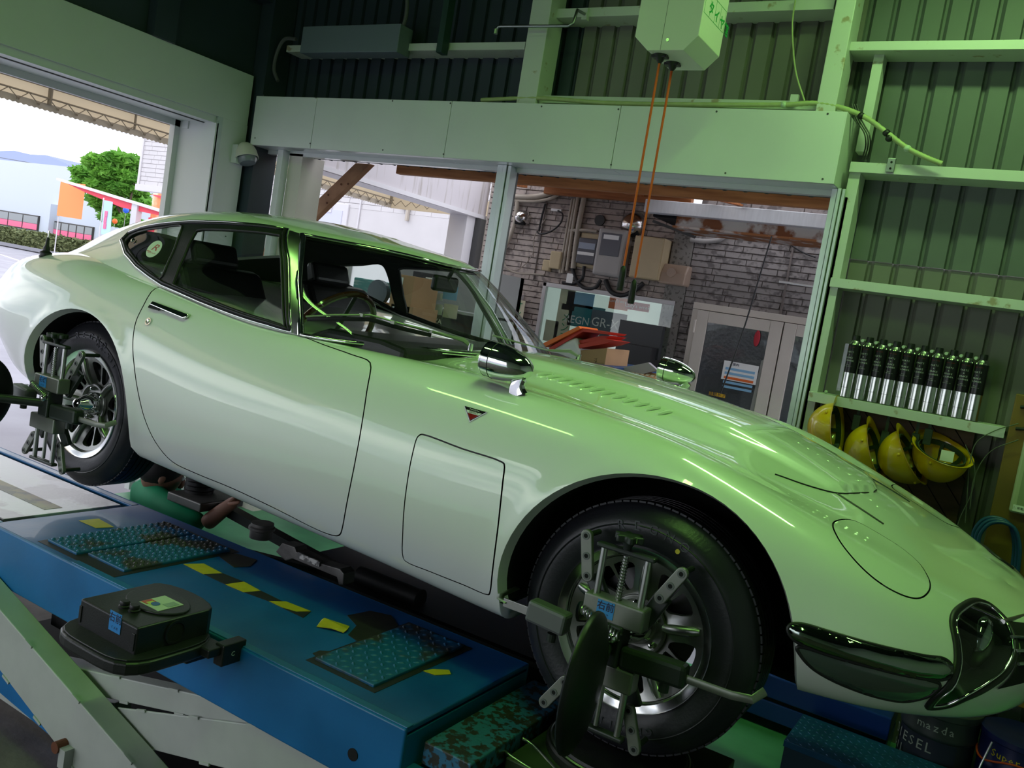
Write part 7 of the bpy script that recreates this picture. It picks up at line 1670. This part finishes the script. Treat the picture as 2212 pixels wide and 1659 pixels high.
# ================================================================= PERSON WORKING UNDER THE CAR
GSH = mat('green_work_shirt', (.0, .36, .15), .75, var=.2, scale=6, bump=.3, bscale=20); SKIN = mat('skin', (.30, .15, .10), .55); HAIR = mat('dark_hair', (.012, .01, .01), .6)
def skinned(name, verts, edges, radii, m, par, sub=2, root=0):
    me = bpy.data.meshes.new(name); me.from_pydata([tuple(v) for v in verts], edges, []); me.materials.append(m)
    o = bpy.data.objects.new(name, me); link(o, par); sk = o.modifiers.new('skin', 'SKIN')
    for i, r_ in enumerate(radii): me.skin_vertices[0].data[i].radius = (r_, r_) if not isinstance(r_, tuple) else r_
    me.skin_vertices[0].data[root].use_root = True
    s = o.modifiers.new('sub', 'SUBSURF'); s.levels = s.render_levels = sub
    dg = bpy.context.evaluated_depsgraph_get(); me2 = bpy.data.meshes.new_from_object(o.evaluated_get(dg)); o.modifiers.clear(); o.data = me2
    for p in me2.polygons: p.use_smooth = True
    return o
YP = .62
hd0 = at(352, 1022, 'y', YP); neck = at(325, 1042, 'y', YP); sh_ = at(310, 1062, 'y', YP-.04); sh2 = at(345, 1075, 'y', YP+.25); ch = at(362, 1098, 'y', YP+.02); belly = at(330, 1190, 'y', YP+.1); pel = at(300, 1290, 'y', YP+.15)
elb = at(400, 1098, 'y', YP-.10); elb2 = at(440, 1135, 'y', YP-.08); hand = at(512, 1078, 'y', YP-.02)
man = thing('person', 'person in a green work shirt crouching between the runways, reaching under the car', 'person', (pel.x, pel.y, FZ))
V = [pel, belly, ch, neck, hd0.lerp(neck, .55), sh_, at(385, 1108, 'y', YP-.10), elb2, sh2, sh2+Vector((.15, .05, -.22)), pel+Vector((.05, -.16, -.02)), pel+Vector((.42, -.16, .02)), pel+Vector((.36, -.16, -.28)), pel+Vector((.05, .16, -.02)), pel+Vector((.42, .16, .02)), pel+Vector((.36, .16, -.28))]
fl_z = FZ
for i in (12, 15): V[i].z = FZ+.06
Ed = [(0, 1), (1, 2), (2, 3), (3, 4), (2, 5), (5, 6), (6, 7), (2, 8), (8, 9), (0, 10), (10, 11), (11, 12), (0, 13), (13, 14), (14, 15)]
skinned('shirted_body', V, Ed, [(.16, .15), (.17, .15), (.19, .13), .06, .05, .075, .055, .042, .075, .05, .09, .075, .05, .09, .075, .05], GSH, man)
fa = [elb2, elb2.lerp(hand, .5), hand.lerp(elb2, .08), hand]
skinned('forearm', fa, [(0, 1), (1, 2), (2, 3)], [.040, .036, .026, (.034, .016)], SKIN, man)
dirh = (hand-elb2).normalized(); side_ = dirh.cross(Vector((0, 1, 0))).normalized()
for k_ in range(4):
    off = Vector((0, (k_-1.5)*.018, 0)); b0_ = hand+off; skinned('finger', [b0_-dirh*.02, b0_+dirh*.035, b0_+dirh*.06-side_*.02, b0_+dirh*.07-side_*.045], [(0, 1), (1, 2), (2, 3)], [.009, .0085, .008, .007], SKIN, man, 1)
b0_ = hand+Vector((0, -.03, 0)); skinned('thumb', [hand-dirh*.03+Vector((0, -.02, 0)), b0_+dirh*.0-side_*.02, b0_+dirh*.03-side_*.035], [(0, 1), (1, 2)], [.011, .010, .008], SKIN, man, 1)
hc = hd0; fw = Vector((.45, .80, -.30)).normalized(); T = frame(hc, fw, Vector((0, 0, 1)))   # x face, y up
mb = MB(); mb.sphere((0, 0, 0), .085, 24, 16, sz=(1.1, 1.28, .92), T=T); mb.sphere((.012, -.055, 0), .062, 20, 12, sz=(1.05, 1.0, .86), T=T); mb.sphere((.098, -.018, 0), .017, 10, 8, sz=(1.0, 1.5, .8), T=T)
mb.build('head', SKIN, man, smooth=True)
for s in (-1, 1):
    MB().sphere((.082, .012, s*.032), .012, 10, 8, T=T).build('eye', WHT, man, smooth=True); MB().sphere((-.01, -.01, s*.082), .02, 10, 8, sz=(.8, 1.4, .4), T=T).build('ear', SKIN, man, smooth=True)
MB().sphere((.088, -.062, 0), .018, 10, 6, sz=(.6, .35, 1.3), T=T).build('mouth', mat('lips', (.22, .08, .06), .5), man, smooth=True)
MB().sphere((-.018, .03, 0), .094, 24, 14, sz=(1.08, 1.18, .98), T=T).build('hair', HAIR, man, smooth=True)
# ================================================================= YARD GOODS SEEN THROUGH THE CAR GLASS
def yb(name, label, cat_, tl, br, y, d, m, grp=None, bevel=.003, floor_z=None):
    x0, x1, z0, z1 = rect(y, tl, br); z0 = floor_z if floor_z is not None else z0; o = MB().box((x0, y, z0), (x1, y+d, z1)).build(name, m, bevel=bevel); tag(o, label, cat_, grp); return o, x0, x1, z0, z1
PWH = mat('yard_white', (.42, .43, .42), .5); PBK = mat('yard_black', (.02, .02, .024), .5)
yq = 3.35
sf = thing('storage_shelf', 'white storage cabinet behind the coupe, seen through its windscreen', 'cabinet', (-3.0, yq, FZ))
x0, x1, z0, z1 = rect(yq, (880, 560), (1030, 760))
MB().box((x0-.1, yq+.45, FZ), (x1, yq+.5, z1)).build('back', PWH, sf); MB().box((x0-.1, yq, FZ), (x0-.05, yq+.5, z1)).build('side', PWH, sf); MB().box((x1-.05, yq, FZ), (x1, yq+.5, z1)).build('side', PWH, sf)
for z in (.25, .60, .93): MB().box((x0-.1, yq, z), (x1, yq+.5, z+.02)).build('shelf_board', PWH, sf)
for i, (tl, br, m_, lb_) in enumerate((((930,630),(955,650),WHT,'white notice nearest the black banner on the cabinet'),((960,615),(985,650),P_BLUE,'blue and white notice at the right of the cabinet'),((935,655),(952,690),WHT,'narrow white notice low on the cabinet'),((960,655),(985,690),P_CRM,'cream notice low at the right of the cabinet'))):
    yb('notice', lb_, 'notice', tl, br, yq-.02, .004, m_, bevel=0)
o, x0, x1, z0, z1 = yb('banner', 'black vertical tyre banner seen through the windscreen', 'banner', (893,585), (925,700), yq-.06, .01, PBK)
for i, ch in enumerate('POTENZA'): wtext(ch, ((x0+x1)/2+.05, z1-.05-i*.085), .10, WHT, o, yq-.062, xdir=(0, 0, -1), zd=(1, 0, 0))
o, x0, x1, z0, z1 = yb('poster', 'black tyre poster with white lettering behind the dashboard', 'poster', (905,672), (948,725), yq-.10, .008, PBK)
wtext('POTENZA', ((x0+x1)/2, z1-.05), .05, WHT, o, yq-.102)
for i, (tl, br, lb_) in enumerate((((850,590),(888,650),'upper brown carton left of the black banner'),((845,655),(885,715),'lower brown carton left of the black banner'),((500,525),(560,600),'brown carton seen through the door window'),((585,560),(640,625),'brown carton right of the one seen through the door window'),((750,640),(800,720),'brown carton under the teal bundle'))):
    o, x0, x1, z0, z1 = yb('carton', lb_, 'box', tl, br, 2.95, .3, CARD, 'cartons in the yard', floor_z=.35); MB().box((x0+.02, 2.947, z1-.08), (x0+.10, 2.95, z1-.02)).build('paper_label', WHT, o)
for i, (tl, br, lb_) in enumerate((((430,505),(495,640),'white leaning panel seen through the rear of the door window'),((565,500),(583,640),'narrow white post seen through the door window'),((640,500),(745,640),'white board behind the coupe cabin'))):
    yb('leaning_board', lb_, 'board', tl, br, 3.45, .04, PWH, 'white panels in the yard', floor_z=FZ)
yb('teal_bundle', 'teal striped bundle seen through the windscreen', 'bundle', (765,598), (815,640), 3.25, .2, mat('teal_stripes', (.04, .22, .22), .5, col2=(.20, .36, .34), scale=3, stretch=(2, 2, 22), thr=(.45, .5)), bevel=.01)
c = at(818, 632, 'y', 3.1); o = MB().cyl((c.x, 3.08, c.z), (c.x, 3.12, c.z), .095, 28).build('round_mirror', mat('slate_disc', (.05, .08, .10), .3)); tag(o, 'dark slate round disc in front of the teal bundle', 'disc')
yb('yard_partition', 'low pale wall behind the yard goods', 'wall', (250,560), (1040,800), 3.9, .06, mat('yard_wall', (.30, .30, .28), .7), floor_z=FZ)

bn = thing('yard_bench', 'low grey bench carrying the cartons behind the coupe', 'bench', (-3.6, 3.1, FZ))
MB().box((-5.6, 2.9, .30), (-2.45, 3.3, .348)).build('bench_top', SCREWM, bn)
for x in (-5.5, -4.0, -2.55): MB().box((x, 2.95, FZ), (x+.05, 3.25, .30)).build('leg', SCREWM, bn)
